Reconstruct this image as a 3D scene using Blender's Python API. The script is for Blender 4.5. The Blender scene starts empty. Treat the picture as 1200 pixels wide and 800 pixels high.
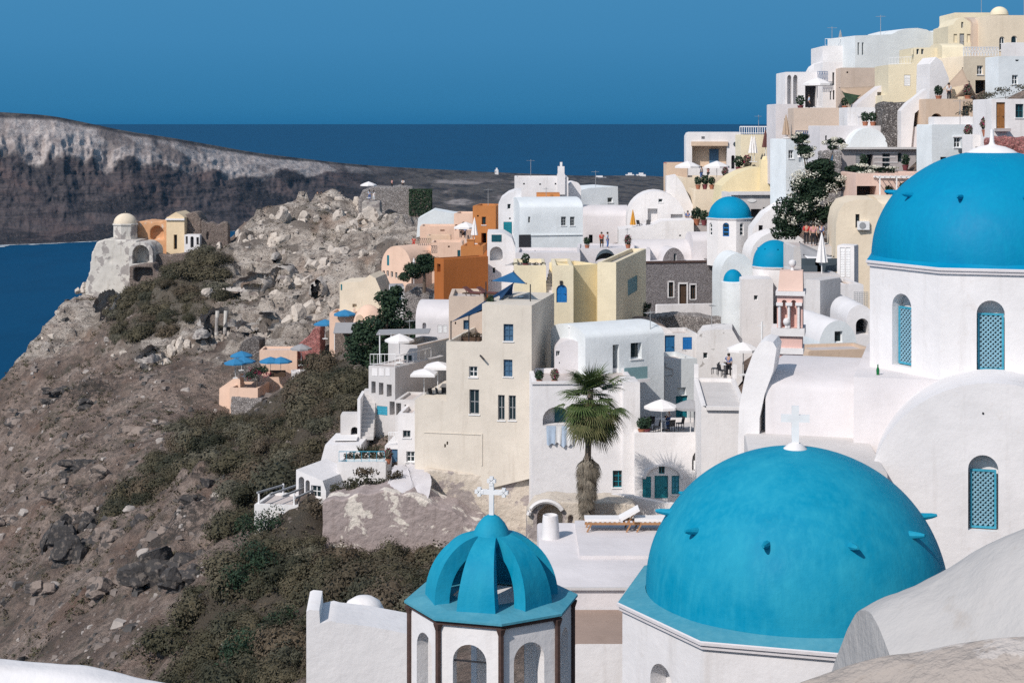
import bpy, bmesh, math, random
import numpy as np
from mathutils import Vector, Matrix
from mathutils.geometry import tessellate_polygon

random.seed(7)
R = math.radians
sc = bpy.context.scene
col = sc.collection
F, HY = 1900.0, 144.5            # focal length and horizon row in photo pixels: used to survey where things stand


def P(px, py, d):
    return Vector(((px - 600) / F * d, d, -(py - HY) / F * d))


# ------------------------------------------------------------------ mesh builder
class MB:
    def __init__(s):
        s.v, s.f, s.m = [], [], []

    def add(s, vs, fs, mi=0):
        b = len(s.v)
        s.v += [tuple(p) for p in vs]
        for f in fs:
            s.f.append([b + i for i in f])
            s.m.append(mi)

    def box(s, x0, x1, y0, y1, z0, z1, mi=0):
        s.add([(x0, y0, z0), (x1, y0, z0), (x1, y1, z0), (x0, y1, z0), (x0, y0, z1), (x1, y0, z1), (x1, y1, z1), (x0, y1, z1)],
              [(0, 3, 2, 1), (4, 5, 6, 7), (0, 1, 5, 4), (1, 2, 6, 5), (2, 3, 7, 6), (3, 0, 4, 7)], mi)

    def obox(s, c, ax, ay, az, mi=0):
        c, ax, ay, az = Vector(c), Vector(ax), Vector(ay), Vector(az)
        vs = [c + ax * i + ay * j + az * k for k in (-1, 1) for i, j in ((-1, -1), (1, -1), (1, 1), (-1, 1))]
        s.add(vs, [(0, 3, 2, 1), (4, 5, 6, 7), (0, 1, 5, 4), (1, 2, 6, 5), (2, 3, 7, 6), (3, 0, 4, 7)], mi)

    def bar(s, a, b, w, h=None, mi=0):
        a, b = Vector(a), Vector(b)
        d = b - a
        if d.length < 1e-6:
            return
        up = Vector((0, 0, 1)) if abs(d.normalized().z) < .95 else Vector((0, 1, 0))
        x = d.cross(up).normalized()
        y = x.cross(d).normalized()
        s.obox((a + b) / 2, x * w / 2, d / 2, y * (h or w) / 2, mi)

    def tube(s, pts, rad, n=8, mi=0, cap=True):
        pts = [Vector(p) for p in pts]
        rad = rad if isinstance(rad, (list, tuple)) else [rad] * len(pts)
        b = len(s.v)
        for i, p in enumerate(pts):
            t = (pts[min(i + 1, len(pts) - 1)] - pts[max(i - 1, 0)]).normalized()
            up = Vector((0, 0, 1)) if abs(t.z) < .9 else Vector((1, 0, 0))
            x = t.cross(up).normalized()
            y = x.cross(t)
            for k in range(n):
                a = 2 * math.pi * k / n
                s.v.append(tuple(p + (x * math.cos(a) + y * math.sin(a)) * rad[i]))
        for i in range(len(pts) - 1):
            for k in range(n):
                s.f.append([b + i * n + k, b + i * n + (k + 1) % n, b + (i + 1) * n + (k + 1) % n, b + (i + 1) * n + k])
                s.m.append(mi)
        if cap:
            s.f.append([b + k for k in range(n)][::-1]); s.m.append(mi)
            s.f.append([b + (len(pts) - 1) * n + k for k in range(n)]); s.m.append(mi)

    def lathe(s, prof, n=24, c=(0, 0), a0=0.0, a1=2 * math.pi, mi=0):
        full = abs(a1 - a0 - 2 * math.pi) < 1e-4
        nn = n if full else n + 1
        b = len(s.v)
        for r, z in prof:
            for k in range(nn):
                a = a0 + (a1 - a0) * k / n
                s.v.append((c[0] + r * math.cos(a), c[1] + r * math.sin(a), z))
        for i in range(len(prof) - 1):
            for k in range(n):
                k2 = (k + 1) % nn
                s.f.append([b + i * nn + k, b + i * nn + k2, b + (i + 1) * nn + k2, b + (i + 1) * nn + k])
                s.m.append(mi)

    def poly(s, pts, mi=0):
        s.add(pts, [tuple(range(len(pts)))], mi)

    def prism(s, outline, w0, w1, fn, mi=0):
        """closed extrusion of a (u,v) outline between depths w0,w1; fn maps (u,w,v) to a point"""
        for w in (w0, w1):
            pts = [Vector((u, v, 0)) for u, v in outline]
            tr = tessellate_polygon([pts])
            s.add([fn(u, w, v) for u, v in outline], tr, mi)
        n = len(outline)
        for i in range(n):
            a, b_ = outline[i], outline[(i + 1) % n]
            s.add([fn(a[0], w0, a[1]), fn(b_[0], w0, b_[1]), fn(b_[0], w1, b_[1]), fn(a[0], w1, a[1])], [(0, 1, 2, 3)], mi)

    def holed(s, outline, holes, fn, mi=0, rec=0.25, back=None, rmi=None):
        """a wall face with openings: holes = [(outline, depth, back material or None)]"""
        loops = [[Vector((u, v, 0)) for u, v in outline]] + [[Vector((u, v, 0)) for u, v in h[0]] for h in holes]
        flat = [p for l in loops for p in l]
        tr = tessellate_polygon(loops)
        s.add([fn(p.x, 0, p.y) for p in flat], tr, mi)
        for h, dep, bk in holes:
            n = len(h)
            for i in range(n):
                a, b_ = h[i], h[(i + 1) % n]
                s.add([fn(a[0], 0, a[1]), fn(b_[0], 0, b_[1]), fn(b_[0], dep, b_[1]), fn(a[0], dep, a[1])], [(0, 1, 2, 3)], mi if rmi is None else rmi)
            if bk is not None:
                s.add([fn(u, dep, v) for u, v in h], [tuple(range(n))], bk)

    def build(s, name, mats, parent=None, loc=None, smooth=40, merge=True, rot=None):
        me = bpy.data.meshes.new(name)
        me.from_pydata(s.v, [], s.f)
        if not isinstance(mats, (list, tuple)):
            mats = [mats]
        for m in mats:
            me.materials.append(m)
        if len(mats) > 1:
            me.polygons.foreach_set('material_index', s.m)
        if merge:
            bm = bmesh.new(); bm.from_mesh(me)
            bmesh.ops.remove_doubles(bm, verts=bm.verts, dist=0.0008)
            bmesh.ops.recalc_face_normals(bm, faces=bm.faces)
            bm.to_mesh(me); bm.free()
        if smooth:
            me.shade_smooth()
            me.set_sharp_from_angle(angle=R(smooth))
        o = bpy.data.objects.new(name, me)
        col.objects.link(o)
        if parent is not None:
            o.parent = parent
        if loc is not None:
            o.location = loc
        if rot is not None:
            o.rotation_euler = rot
        return o


def tag(o, label=None, cat=None, group=None, kind=None):
    if label: o['label'] = label
    if cat: o['category'] = cat
    if group: o['group'] = group
    if kind: o['kind'] = kind
    return o


def empty(name, loc=(0, 0, 0), rz=0.0, label=None, cat=None, group=None):
    o = bpy.data.objects.new(name, None)
    col.objects.link(o)
    o.empty_display_size = .3
    o.location = loc
    o.rotation_euler = (0, 0, rz)
    return tag(o, label, cat, group)


KIDS = {}


def copy_tree(o, loc=None, rz=None, scale=None, label=None, group=None, parent=None):
    c = o.copy(); col.objects.link(c)
    if parent is not None:
        c.parent = parent
    if loc is not None: c.location = loc
    if rz is not None: c.rotation_euler = (0, 0, rz)
    if scale is not None: c.scale = (scale, scale, scale) if not isinstance(scale, (tuple, list)) else scale
    if label: c['label'] = label
    if group: c['group'] = group
    for ch in o.children:
        copy_tree(ch, parent=c)
    return c


# ------------------------------------------------------------------ materials
MATS = {}


def nodes_of(m):
    m.use_nodes = True
    nt = m.node_tree
    b = nt.nodes.get('Principled BSDF')
    return nt, b


def N(nt, typ, **kw):
    n = nt.nodes.new(typ)
    for k, v in kw.items():
        if k in n.inputs.keys():
            n.inputs[k].default_value = v
        else:
            setattr(n, k, v)
    return n


def coords(nt, scale=(1, 1, 1), obj=False):
    if obj:
        src = N(nt, 'ShaderNodeTexCoord').outputs['Object']
    else:
        src = N(nt, 'ShaderNodeNewGeometry').outputs['Position']
    mp = N(nt, 'ShaderNodeMapping')
    mp.inputs['Scale'].default_value = scale
    nt.links.new(src, mp.inputs['Vector'])
    return mp.outputs[0]


def noise_(nt, vec, scale, detail=4, rough=.55, dist=0.0):
    n = N(nt, 'ShaderNodeTexNoise')
    n.inputs['Scale'].default_value = scale
    n.inputs['Detail'].default_value = detail
    n.inputs['Roughness'].default_value = rough
    n.inputs['Distortion'].default_value = dist
    nt.links.new(vec, n.inputs['Vector'])
    return n.outputs['Fac']


def ramp(nt, fac, stops, interp='LINEAR'):
    r = N(nt, 'ShaderNodeValToRGB')
    cr = r.color_ramp
    cr.interpolation = interp
    while len(cr.elements) < len(stops):
        cr.elements.new(.5)
    for e, (p, c) in zip(cr.elements, stops):
        e.position = p
        e.color = (*c, 1) if len(c) == 3 else c
    nt.links.new(fac, r.inputs[0])
    return r.outputs[0]


def g(v):
    return (v, v, v)


def mix(nt, fac, a, b, mode='MIX'):
    n = N(nt, 'ShaderNodeMix', data_type='RGBA', blend_type=mode)
    for idx, val in ((0, fac), (6, a), (7, b)):
        if hasattr(val, 'is_linked') or isinstance(val, bpy.types.NodeSocket):
            nt.links.new(val, n.inputs[idx])
        elif idx == 0:
            n.inputs[0].default_value = val
        else:
            n.inputs[idx].default_value = (*val, 1) if len(val) == 3 else val
    return n.outputs[2]


def bump(nt, b, height, strength=.3, dist=.1):
    n = N(nt, 'ShaderNodeBump')
    n.inputs['Strength'].default_value = strength
    n.inputs['Distance'].default_value = dist
    nt.links.new(height, n.inputs['Height'])
    nt.links.new(n.outputs[0], b.inputs['Normal'])


def sub(c, k):
    return tuple(max(0, min(1, x * k)) for x in c)


def plaster(name, c, dirt=.25, rough=.85, stain=(.42, .38, .34), streak=.5, peel=None, bmp=.16):
    """hand-laid limewash: cloudy tone, thin rain streaks, trowel waves"""
    if name in MATS: return MATS[name]
    m = bpy.data.materials.new(name); MATS[name] = m
    nt, b = nodes_of(m)
    v = coords(nt)
    cloud = noise_(nt, v, .55, 5, .6)
    c1 = mix(nt, ramp(nt, cloud, [(.3, g(0)), (.7, g(1))]), sub(c, .90), sub(c, 1.04))
    vs = coords(nt, (1.6, 1.6, .16))
    st = noise_(nt, vs, 1.3, 5, .65)
    c2 = mix(nt, ramp(nt, st, [(.55, g(0)), (.78, g(streak * .5))]), c1, tuple(a * s / .8 for a, s in zip(c, stain)), 'MIX')
    sp = noise_(nt, v, 2.6, 6, .7)
    c3 = mix(nt, ramp(nt, sp, [(.6, g(0)), (.74, g(dirt))]), c2, tuple(a * .8 * s / .4 * .9 for a, s in zip(c, stain)), 'MIX')
    if peel:
        pn = noise_(nt, v, peel[1], 7, .62, .3)
        c3 = mix(nt, ramp(nt, pn, [(peel[2], g(0)), (peel[2] + .03, g(1))]), c3, peel[0])
    oi = N(nt, 'ShaderNodeObjectInfo')
    c4 = mix(nt, oi.outputs['Random'], c3, (.94, .95, .97), 'MULTIPLY')
    nt.links.new(c4, b.inputs['Base Color'])
    b.inputs['Roughness'].default_value = rough
    b.inputs['Specular IOR Level'].default_value = .25
    w = noise_(nt, v, 3.2, 5, .6)
    bump(nt, b, w, bmp, .12)
    return m


def plain(name, c, rough=.6, metal=0.0, var=.12, spec=.4, scale=3.0):
    if name in MATS: return MATS[name]
    m = bpy.data.materials.new(name); MATS[name] = m
    nt, b = nodes_of(m)
    v = coords(nt)
    n = noise_(nt, v, scale, 5, .65)
    cc = mix(nt, n, sub(c, 1 - var * 1.6), sub(c, 1 + var))
    nt.links.new(cc, b.inputs['Base Color'])
    b.inputs['Roughness'].default_value = rough
    b.inputs['Metallic'].default_value = metal
    b.inputs['Specular IOR Level'].default_value = spec
    return m


def stonework(name, cs, mortar, scale=2.2, bmp=.8, mort=.06, zs=1.4):
    if name in MATS: return MATS[name]
    m = bpy.data.materials.new(name); MATS[name] = m
    nt, b = nodes_of(m)
    v = coords(nt, (1, 1, zs))
    wob = N(nt, 'ShaderNodeTexNoise'); wob.inputs['Scale'].default_value = scale * .8
    nt.links.new(v, wob.inputs['Vector'])
    vm = N(nt, 'ShaderNodeVectorMath', operation='MULTIPLY_ADD')
    nt.links.new(wob.outputs['Color'], vm.inputs[0]); vm.inputs[1].default_value = (.35, .35, .35); nt.links.new(v, vm.inputs[2])
    vo = N(nt, 'ShaderNodeTexVoronoi', feature='F1'); vo.inputs['Scale'].default_value = scale
    ve = N(nt, 'ShaderNodeTexVoronoi', feature='DISTANCE_TO_EDGE'); ve.inputs['Scale'].default_value = scale
    for t in (vo, ve): nt.links.new(vm.outputs[0], t.inputs['Vector'])
    sep = N(nt, 'ShaderNodeSeparateColor'); nt.links.new(vo.outputs['Color'], sep.inputs[0])
    k = len(cs)
    base = ramp(nt, sep.outputs[0], [(i / max(1, k - 1) * .9, c) for i, c in enumerate(cs)])
    fine = noise_(nt, v, 9, 5, .7)
    base = mix(nt, .35, base, ramp(nt, fine, [(.3, g(.25)), (.7, g(.95))]), 'MULTIPLY')
    c2 = mix(nt, ramp(nt, ve.outputs['Distance'], [(mort * .4, g(1)), (mort, g(0))]), base, mortar)
    nt.links.new(c2, b.inputs['Base Color'])
    b.inputs['Roughness'].default_value = .95
    hh = ramp(nt, ve.outputs['Distance'], [(0, g(0)), (mort * 2.2, g(1))])
    bump(nt, b, hh, bmp, .15)
    return m


def paint_blue(name, c, chalk, fade=.35):
    """sun-bleached dome paint: brushed vertical drag marks, chalky clouds, pale chips"""
    m = bpy.data.materials.new(name); MATS[name] = m
    nt, b = nodes_of(m)
    v = coords(nt)
    a = noise_(nt, v, .8, 6, .65, .4)
    c1 = mix(nt, ramp(nt, a, [(.35, g(0)), (.75, g(fade))]), c, chalk)
    vs = coords(nt, (6, 6, .5))
    s_ = noise_(nt, vs, 1.2, 4, .6)
    c2 = mix(nt, ramp(nt, s_, [(.45, g(0)), (.78, g(.45))]), c1, chalk)
    ch = noise_(nt, v, 7.5, 5, .72)
    c3 = mix(nt, ramp(nt, ch, [(.70, g(0)), (.76, g(.5))]), c2, sub(chalk, 1.5))
    dk = noise_(nt, v, 2.1, 6, .7)
    c4 = mix(nt, ramp(nt, dk, [(.58, g(0)), (.8, g(.35))]), c3, sub(c, .7))
    nt.links.new(c4, b.inputs['Base Color'])
    rr = ramp(nt, a, [(.3, g(.5)), (.7, g(.78))])
    nt.links.new(rr, b.inputs['Roughness'])
    b.inputs['Specular IOR Level'].default_value = .12
    bump(nt, b, noise_(nt, v, 4, 6, .6), .3, .06)
    return m


def leafmat(name, c1, c2, c3, scale=1.1, trans=.25):
    if name in MATS: return MATS[name]
    m = bpy.data.materials.new(name); MATS[name] = m
    nt, b = nodes_of(m)
    v = coords(nt)
    n1 = noise_(nt, v, scale, 4, .6)
    n2 = noise_(nt, v, scale * 9, 3, .6)
    c = mix(nt, ramp(nt, n1, [(.35, g(0)), (.65, g(1))]), c1, c2)
    c = mix(nt, ramp(nt, n2, [(.5, g(0)), (.7, g(.8))]), c, c3)
    oi = N(nt, 'ShaderNodeObjectInfo')
    c = mix(nt, 1.0, c, ramp(nt, oi.outputs['Random'], [(0, (.62, .66, .60)), (.5, (1, .97, .9)), (1, (1.0, 1.0, 1.0))]), 'MULTIPLY')
    nt.links.new(c, b.inputs['Base Color'])
    b.inputs['Roughness'].default_value = .7
    b.inputs['Specular IOR Level'].default_value = .2
    return m


M = {}
M['W'] = plaster('limewash_white', (.78, .755, .745), dirt=.35, streak=.6)
M['WP'] = plaster('limewash_fresh', (.68, .645, .645), dirt=.15, streak=.25)
M['WD'] = plaster('limewash_weathered', (.76, .74, .725), dirt=.7, streak=1.0, peel=((.40, .38, .36), 1.1, .63))
M['WC'] = plaster('limewash_shade_tint', (.74, .775, .78), dirt=.15, streak=.3)  # same white wall, with the bluish tone of shaded facades put into its colour
M['CR'] = plaster('plaster_cream', (.76, .65, .50), dirt=.2)
M['TW'] = plaster('plaster_tower_cream', (.69, .625, .535), dirt=.35, streak=.7)
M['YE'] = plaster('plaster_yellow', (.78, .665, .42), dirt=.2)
M['YL'] = plaster('plaster_pale_yellow', (.80, .705, .51), dirt=.15)
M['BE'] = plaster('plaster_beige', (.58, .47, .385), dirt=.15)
M['BG'] = plaster('plaster_warm_beige', (.66, .50, .37), dirt=.15)
M['PE'] = plaster('plaster_peach', (.78, .55, .42), dirt=.15)
M['PK'] = plaster('plaster_pink', (.72, .475, .42), dirt=.3)
M['PT'] = plaster('plaster_pink_tan', (.70, .51, .43), dirt=.35)
M['OR'] = plaster('plaster_orange', (.42, .135, .035), dirt=.15, streak=.4)
M['OL'] = plaster('plaster_orange_light', (.50, .20, .065), dirt=.15, streak=.4)
M['GR'] = plaster('plaster_grey', (.46, .42, .41), dirt=.2)
M['GL'] = plaster('plaster_light_grey', (.60, .575, .56), dirt=.2)
M['TI'] = plaster('plaster_ruin', (.62, .585, .53), dirt=.8, streak=1, peel=((.34, .31, .29), .55, .52))
M['RO'] = plaster('ruin_orange', (.66, .36, .19), dirt=.5, peel=((.62, .50, .40), .8, .6))
M['RC'] = plaster('ruin_cream', (.76, .60, .40), dirt=.3)
M['MUD'] = plaster('plaster_crumbling', (.63, .555, .465), dirt=.7, streak=.9, peel=((.37, .32, .30), .34, .53), bmp=.8)
M['MUV'] = plaster('plaster_mauve_crumbling', (.36, .30, .285), dirt=.7, streak=1, peel=((.68, .62, .55), .45, .535), bmp=.9)
M['FGP'] = plaster('foreground_plaster', (.50, .48, .46), dirt=.45, streak=.2, bmp=.35)
M['FGB'] = plaster('foreground_lip', (.40, .35, .31), dirt=.9, streak=.6, peel=((.50, .455, .42), 2.2, .58), bmp=.9)
M['RKD'] = plaster('cave_rock', (.36, .325, .295), dirt=.9, streak=1, bmp=1.0)
M['FLOOR'] = plaster('terrace_screed', (.56, .50, .47), dirt=.3)
M['DIRT'] = plaster('roof_clay', (.33, .245, .20), dirt=.6, stain=(.3, .26, .22))
M['ST'] = stonework('grey_stone', [(.17, .15, .155), (.30, .275, .28), (.23, .21, .22)], (.30, .285, .285), 4.5, .7)
M['SB'] = stonework('brown_rubble', [(.16, .12, .10), (.34, .27, .23), (.22, .16, .14)], (.34, .285, .25), 4.2, .9)
M['SR'] = stonework('dark_rubble', [(.10, .085, .08), (.42, .39, .37), (.20, .18, .17)], (.13, .115, .11), 5.0, 1.0, .09)
M['SW'] = stonework('pale_rubble', [(.30, .27, .26), (.52, .48, .46), (.24, .21, .2)], (.45, .42, .40), 4.2, 1.0)
M['SP'] = stonework('red_rock', [(.42, .14, .13), (.55, .24, .22), (.30, .09, .09)], (.45, .25, .22), 4.0, .8, .05)
M['RK'] = plaster('cliff_ruin_rock', (.44, .40, .36), dirt=.9, streak=1, peel=((.27, .235, .22), .6, .55), bmp=1.0)
M['BL1'] = paint_blue('dome_blue_faded', (.0, .225, .375), (.03, .33, .455), .75)
M['BL2'] = paint_blue('dome_blue_bright', (.0, .215, .40), (.0, .28, .45), .35)
M['BLS'] = paint_blue('dome_ledge_blue', (.05, .26, .36), (.13, .37, .45), .6)
M['blue'] = plain('blue_paint', (.01, .16, .45), .45)
M['dblue'] = plain('navy_canvas', (.008, .045, .12), .8)
M['cblue'] = plain('blue_canvas', (.015, .13, .30), .8)
M['ublue'] = plain('umbrella_blue', (.03, .20, .40), .8)
M['teal'] = plain('teal_paint', (.01, .20, .25), .45)
M['dteal'] = plain('dark_teal_paint', (.01, .085, .11), .45)
M['tealL'] = plain('turquoise_paint', (.05, .34, .48), .5, var=.3, scale=8)
M['tealP'] = plain('turquoise_lattice', (.22, .41, .51), .55, var=.2, scale=8)
M['wblue'] = plain('weathered_blue_shutter', (.06, .14, .24), .6, var=.3)
M['white'] = plain('white_paint', (.80, .80, .80), .5)
M['canvas'] = plain('white_canvas', (.78, .76, .75), .85, var=.06)
M['bcanvas'] = plain('beige_canvas', (.45, .34, .25), .85)
M['gcanvas'] = plain('grey_canvas', (.32, .32, .33), .85)
M['brcanvas'] = plain('maroon_canvas', (.13, .05, .045), .85)
M['orcanvas'] = plain('amber_canvas', (.62, .30, .04), .8)
M['gld'] = plain('dark_awning', (.055, .075, .09), .7)
M['wood'] = plain('wood_brown', (.30, .13, .04), .55, var=.35, scale=7)
M['dwood'] = plain('wood_dark', (.085, .05, .03), .6, var=.3)
M['twood'] = plain('wood_teak', (.40, .21, .10), .6, var=.25)
M['brown'] = plain('brown_trim', (.085, .05, .042), .8, var=.5, scale=12)
M['iron'] = plain('iron_dark', (.03, .03, .035), .5)
M['grey'] = plain('grey_paint', (.32, .33, .34), .6)
M['rail'] = plain('railing_blue', (.02, .09, .22), .5)
M['terra'] = plain('terracotta', (.42, .16, .09), .8)
M['maroon'] = plain('maroon_pot', (.20, .05, .06), .7)
M['dark'] = plain('interior_painted_shade', (.035, .035, .04), .8)  # near-black backing: paints the shade of deep doorways, openings and the flue
M['tile'] = plain('red_tile', (.45, .13, .09), .8, var=.3)
gm = plain('window_glass', (.02, .035, .04), .12, var=.3, spec=.5); M['glass'] = gm
M['glassT'] = plain('tinted_glass', (.20, .33, .35), .15, spec=.5)
M['skin'] = plain('skin', (.45, .27, .19), .6)
M['hair'] = plain('hair', (.03, .02, .015), .6)
for k_, c_ in dict(cl_white=(.75, .75, .75), cl_black=(.02, .02, .025), cl_red=(.5, .05, .04), cl_blue=(.08, .16, .38), cl_pale=(.45, .55, .68), cl_pink=(.62, .30, .30)).items():
    M[k_] = plain('cloth_' + k_[3:], c_, .9)
M['lf_dark'] = leafmat('leaf_dark_green', (.014, .034, .022), (.030, .058, .030), (.052, .08, .045), 1.2)
M['lf_scrub'] = leafmat('leaf_scrub', (.064, .058, .038), (.094, .083, .054), (.14, .122, .083), .35)
M['lf_brown'] = leafmat('leaf_dry_brown', (.078, .062, .044), (.105, .083, .058), (.15, .12, .088), .4)
M['lf_green'] = leafmat('leaf_bush_green', (.040, .042, .028), (.06, .058, .038), (.09, .085, .056), .5)
M['lf_grey'] = leafmat('leaf_grey_green', (.08, .078, .058), (.12, .112, .082), (.17, .155, .12), .6)
M['lf_palm'] = leafmat('leaf_palm', (.04, .075, .02), (.08, .12, .04), (.16, .17, .08), .8)
M['lf_dead'] = leafmat('leaf_palm_dead', (.22, .165, .10), (.32, .26, .18), (.14, .10, .06), 1.5)
M['fl_white'] = leafmat('flower_white', (.62, .60, .52), (.7, .68, .6), (.5, .5, .4), 2)
M['fl_pink'] = leafmat('flower_magenta', (.30, .02, .08), (.4, .04, .12), (.2, .02, .05), 2)
M['bark'] = plain('bark', (.14, .105, .08), .95, var=.4, scale=9)
M['barkp'] = plain('bark_palm', (.20, .16, .13), .95, var=.4, scale=14)

# ------------------------------------------------------------------ camera, world, sun
cam = bpy.data.cameras.new('camera')
cam.sensor_width = 36
cam.lens = 36 * F / 1200
cam.shift_y = -(400 - HY) / 1200
cam.clip_start = .5
cam.clip_end = 200000
co = bpy.data.objects.new('camera', cam)
co.rotation_euler = (math.pi / 2, 0, 0)
col.objects.link(co)
sc.camera = co

SUN_AZ, SUN_EL = 38.0, 41.0      # degrees left of straight behind the camera, height
sv = Vector((-math.sin(R(SUN_AZ)) * math.cos(R(SUN_EL)), -math.cos(R(SUN_AZ)) * math.cos(R(SUN_EL)), math.sin(R(SUN_EL))))
sl = bpy.data.lights.new('sun', 'SUN')
sl.energy = 3.5
sl.angle = R(.53)
sl.color = (1.0, .93, .87)
so = bpy.data.objects.new('sun', sl)
so.rotation_euler = sv.to_track_quat('Z', 'Y').to_euler()
so.location = (-30, -30, 60)
col.objects.link(so)

w = bpy.data.worlds.new('World'); sc.world = w
w.use_nodes = True
nt = w.node_tree
bg = nt.nodes['Background']
sky = N(nt, 'ShaderNodeTexSky', sky_type='NISHITA')
sky.sun_disc = False
sky.sun_elevation = R(SUN_EL)
sky.sun_rotation = math.atan2(sv.x, sv.y)
sky.altitude = 100
sky.air_density = 1.0
sky.dust_density = .4
sky.ozone_density = 2.0
# summer haze band: the low sky over the open sea is a deep, dull blue
tc = N(nt, 'ShaderNodeTexCoord')
sx = N(nt, 'ShaderNodeSeparateXYZ'); nt.links.new(tc.outputs['Generated'], sx.inputs[0])
low = ramp(nt, sx.outputs[2], [(0.0, (.018, .140, .335)), (.010, (.027, .165, .370)), (.05, (.045, .205, .440)), (.10, (.058, .228, .47))])
lowm = N(nt, 'ShaderNodeVectorMath', operation='SCALE'); nt.links.new(low, lowm.inputs[0]); lowm.inputs['Scale'].default_value = 1.05 / .15
fac = ramp(nt, sx.outputs[2], [(.09, g(1)), (.30, g(0))])
lowt = mix(nt, 1.0, lowm.outputs[0], (1.0, .99, .90), 'MULTIPLY')
skyt = mix(nt, 1.0, sky.outputs[0], (1.04, .95, .80), 'MULTIPLY')
mx = mix(nt, fac, skyt, lowt)
nt.links.new(mx, bg.inputs['Color'])
bg.inputs['Strength'].default_value = .15

sc.view_settings.view_transform = 'Standard'
sc.view_settings.look = 'None'
sc.view_settings.exposure = .12
sc.view_settings.gamma = 1
sc.cycles.use_denoising = False
sc.cycles.use_adaptive_sampling = False
sc.cycles.max_bounces = 6
sc.cycles.diffuse_bounces = 3
sc.cycles.glossy_bounces = 2
sc.cycles.transparent_max_bounces = 6
# ------------------------------------------------------------------ noise in numpy
_rng = np.random.default_rng(3)
_perm = _rng.permutation(256)
_val = _rng.random(256)


def vnoise(x, y, seed=0):
    xi, yi = np.floor(x).astype(np.int64), np.floor(y).astype(np.int64)
    fx, fy = x - xi, y - yi
    fx, fy = fx * fx * fx * (fx * (fx * 6 - 15) + 10), fy * fy * fy * (fy * (fy * 6 - 15) + 10)
    h = lambda a, b: _val[_perm[(_perm[(a + seed * 37) & 255] + b) & 255]]
    return (h(xi, yi) * (1 - fx) + h(xi + 1, yi) * fx) * (1 - fy) + (h(xi, yi + 1) * (1 - fx) + h(xi + 1, yi + 1) * fx) * fy


def fbm(x, y, oct=5, seed=0, gain=.5):
    s, a, t = 0, 1, 0
    for i in range(oct):
        s = s + a * vnoise(x + 17.3 * i, y - 9.1 * i, seed + i); t += a
        x, y, a = x * 2.03 + .31 * y, y * 2.03 - .31 * x, a * gain
    return s / t


def ridged(x, y, oct=5, seed=0):
    s, a, t = 0, 1, 0
    for i in range(oct):
        s = s + a * (1 - np.abs(2 * vnoise(x + 5.7 * i, y + 3.1 * i, seed + i) - 1)); t += a
        x, y, a = x * 2.1 + .4 * y, y * 2.1 - .4 * x, a * .5
    return s / t


def grid_object(name, X, Y, Z, mat, attrs=None, smooth=True, drop=None):
    ny, nx = X.shape
    me = bpy.data.meshes.new(name)
    co_ = np.stack([X, Y, Z], -1).reshape(-1, 3).astype(np.float32)
    idx = np.arange(nx * ny).reshape(ny, nx)
    q = np.stack([idx[:-1, :-1], idx[:-1, 1:], idx[1:, 1:], idx[1:, :-1]], -1).reshape(-1, 4)
    if drop is not None: q = q[~drop.reshape(-1)[q].all(1)]
    me.vertices.add(len(co_)); me.vertices.foreach_set('co', co_.ravel())
    me.loops.add(q.size); me.loops.foreach_set('vertex_index', q.ravel().astype(np.int32))
    me.polygons.add(len(q)); me.polygons.foreach_set('loop_start', np.arange(0, q.size, 4, dtype=np.int32))
    me.update(calc_edges=True)
    me.validate()
    for k, a in (attrs or {}).items():
        at = me.attributes.new(k, 'FLOAT', 'POINT')
        at.data.foreach_set('value', a.reshape(-1).astype(np.float32))
    me.materials.append(mat)
    if smooth: me.shade_smooth()
    o = bpy.data.objects.new(name, me); col.objects.link(o)
    return o


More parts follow.
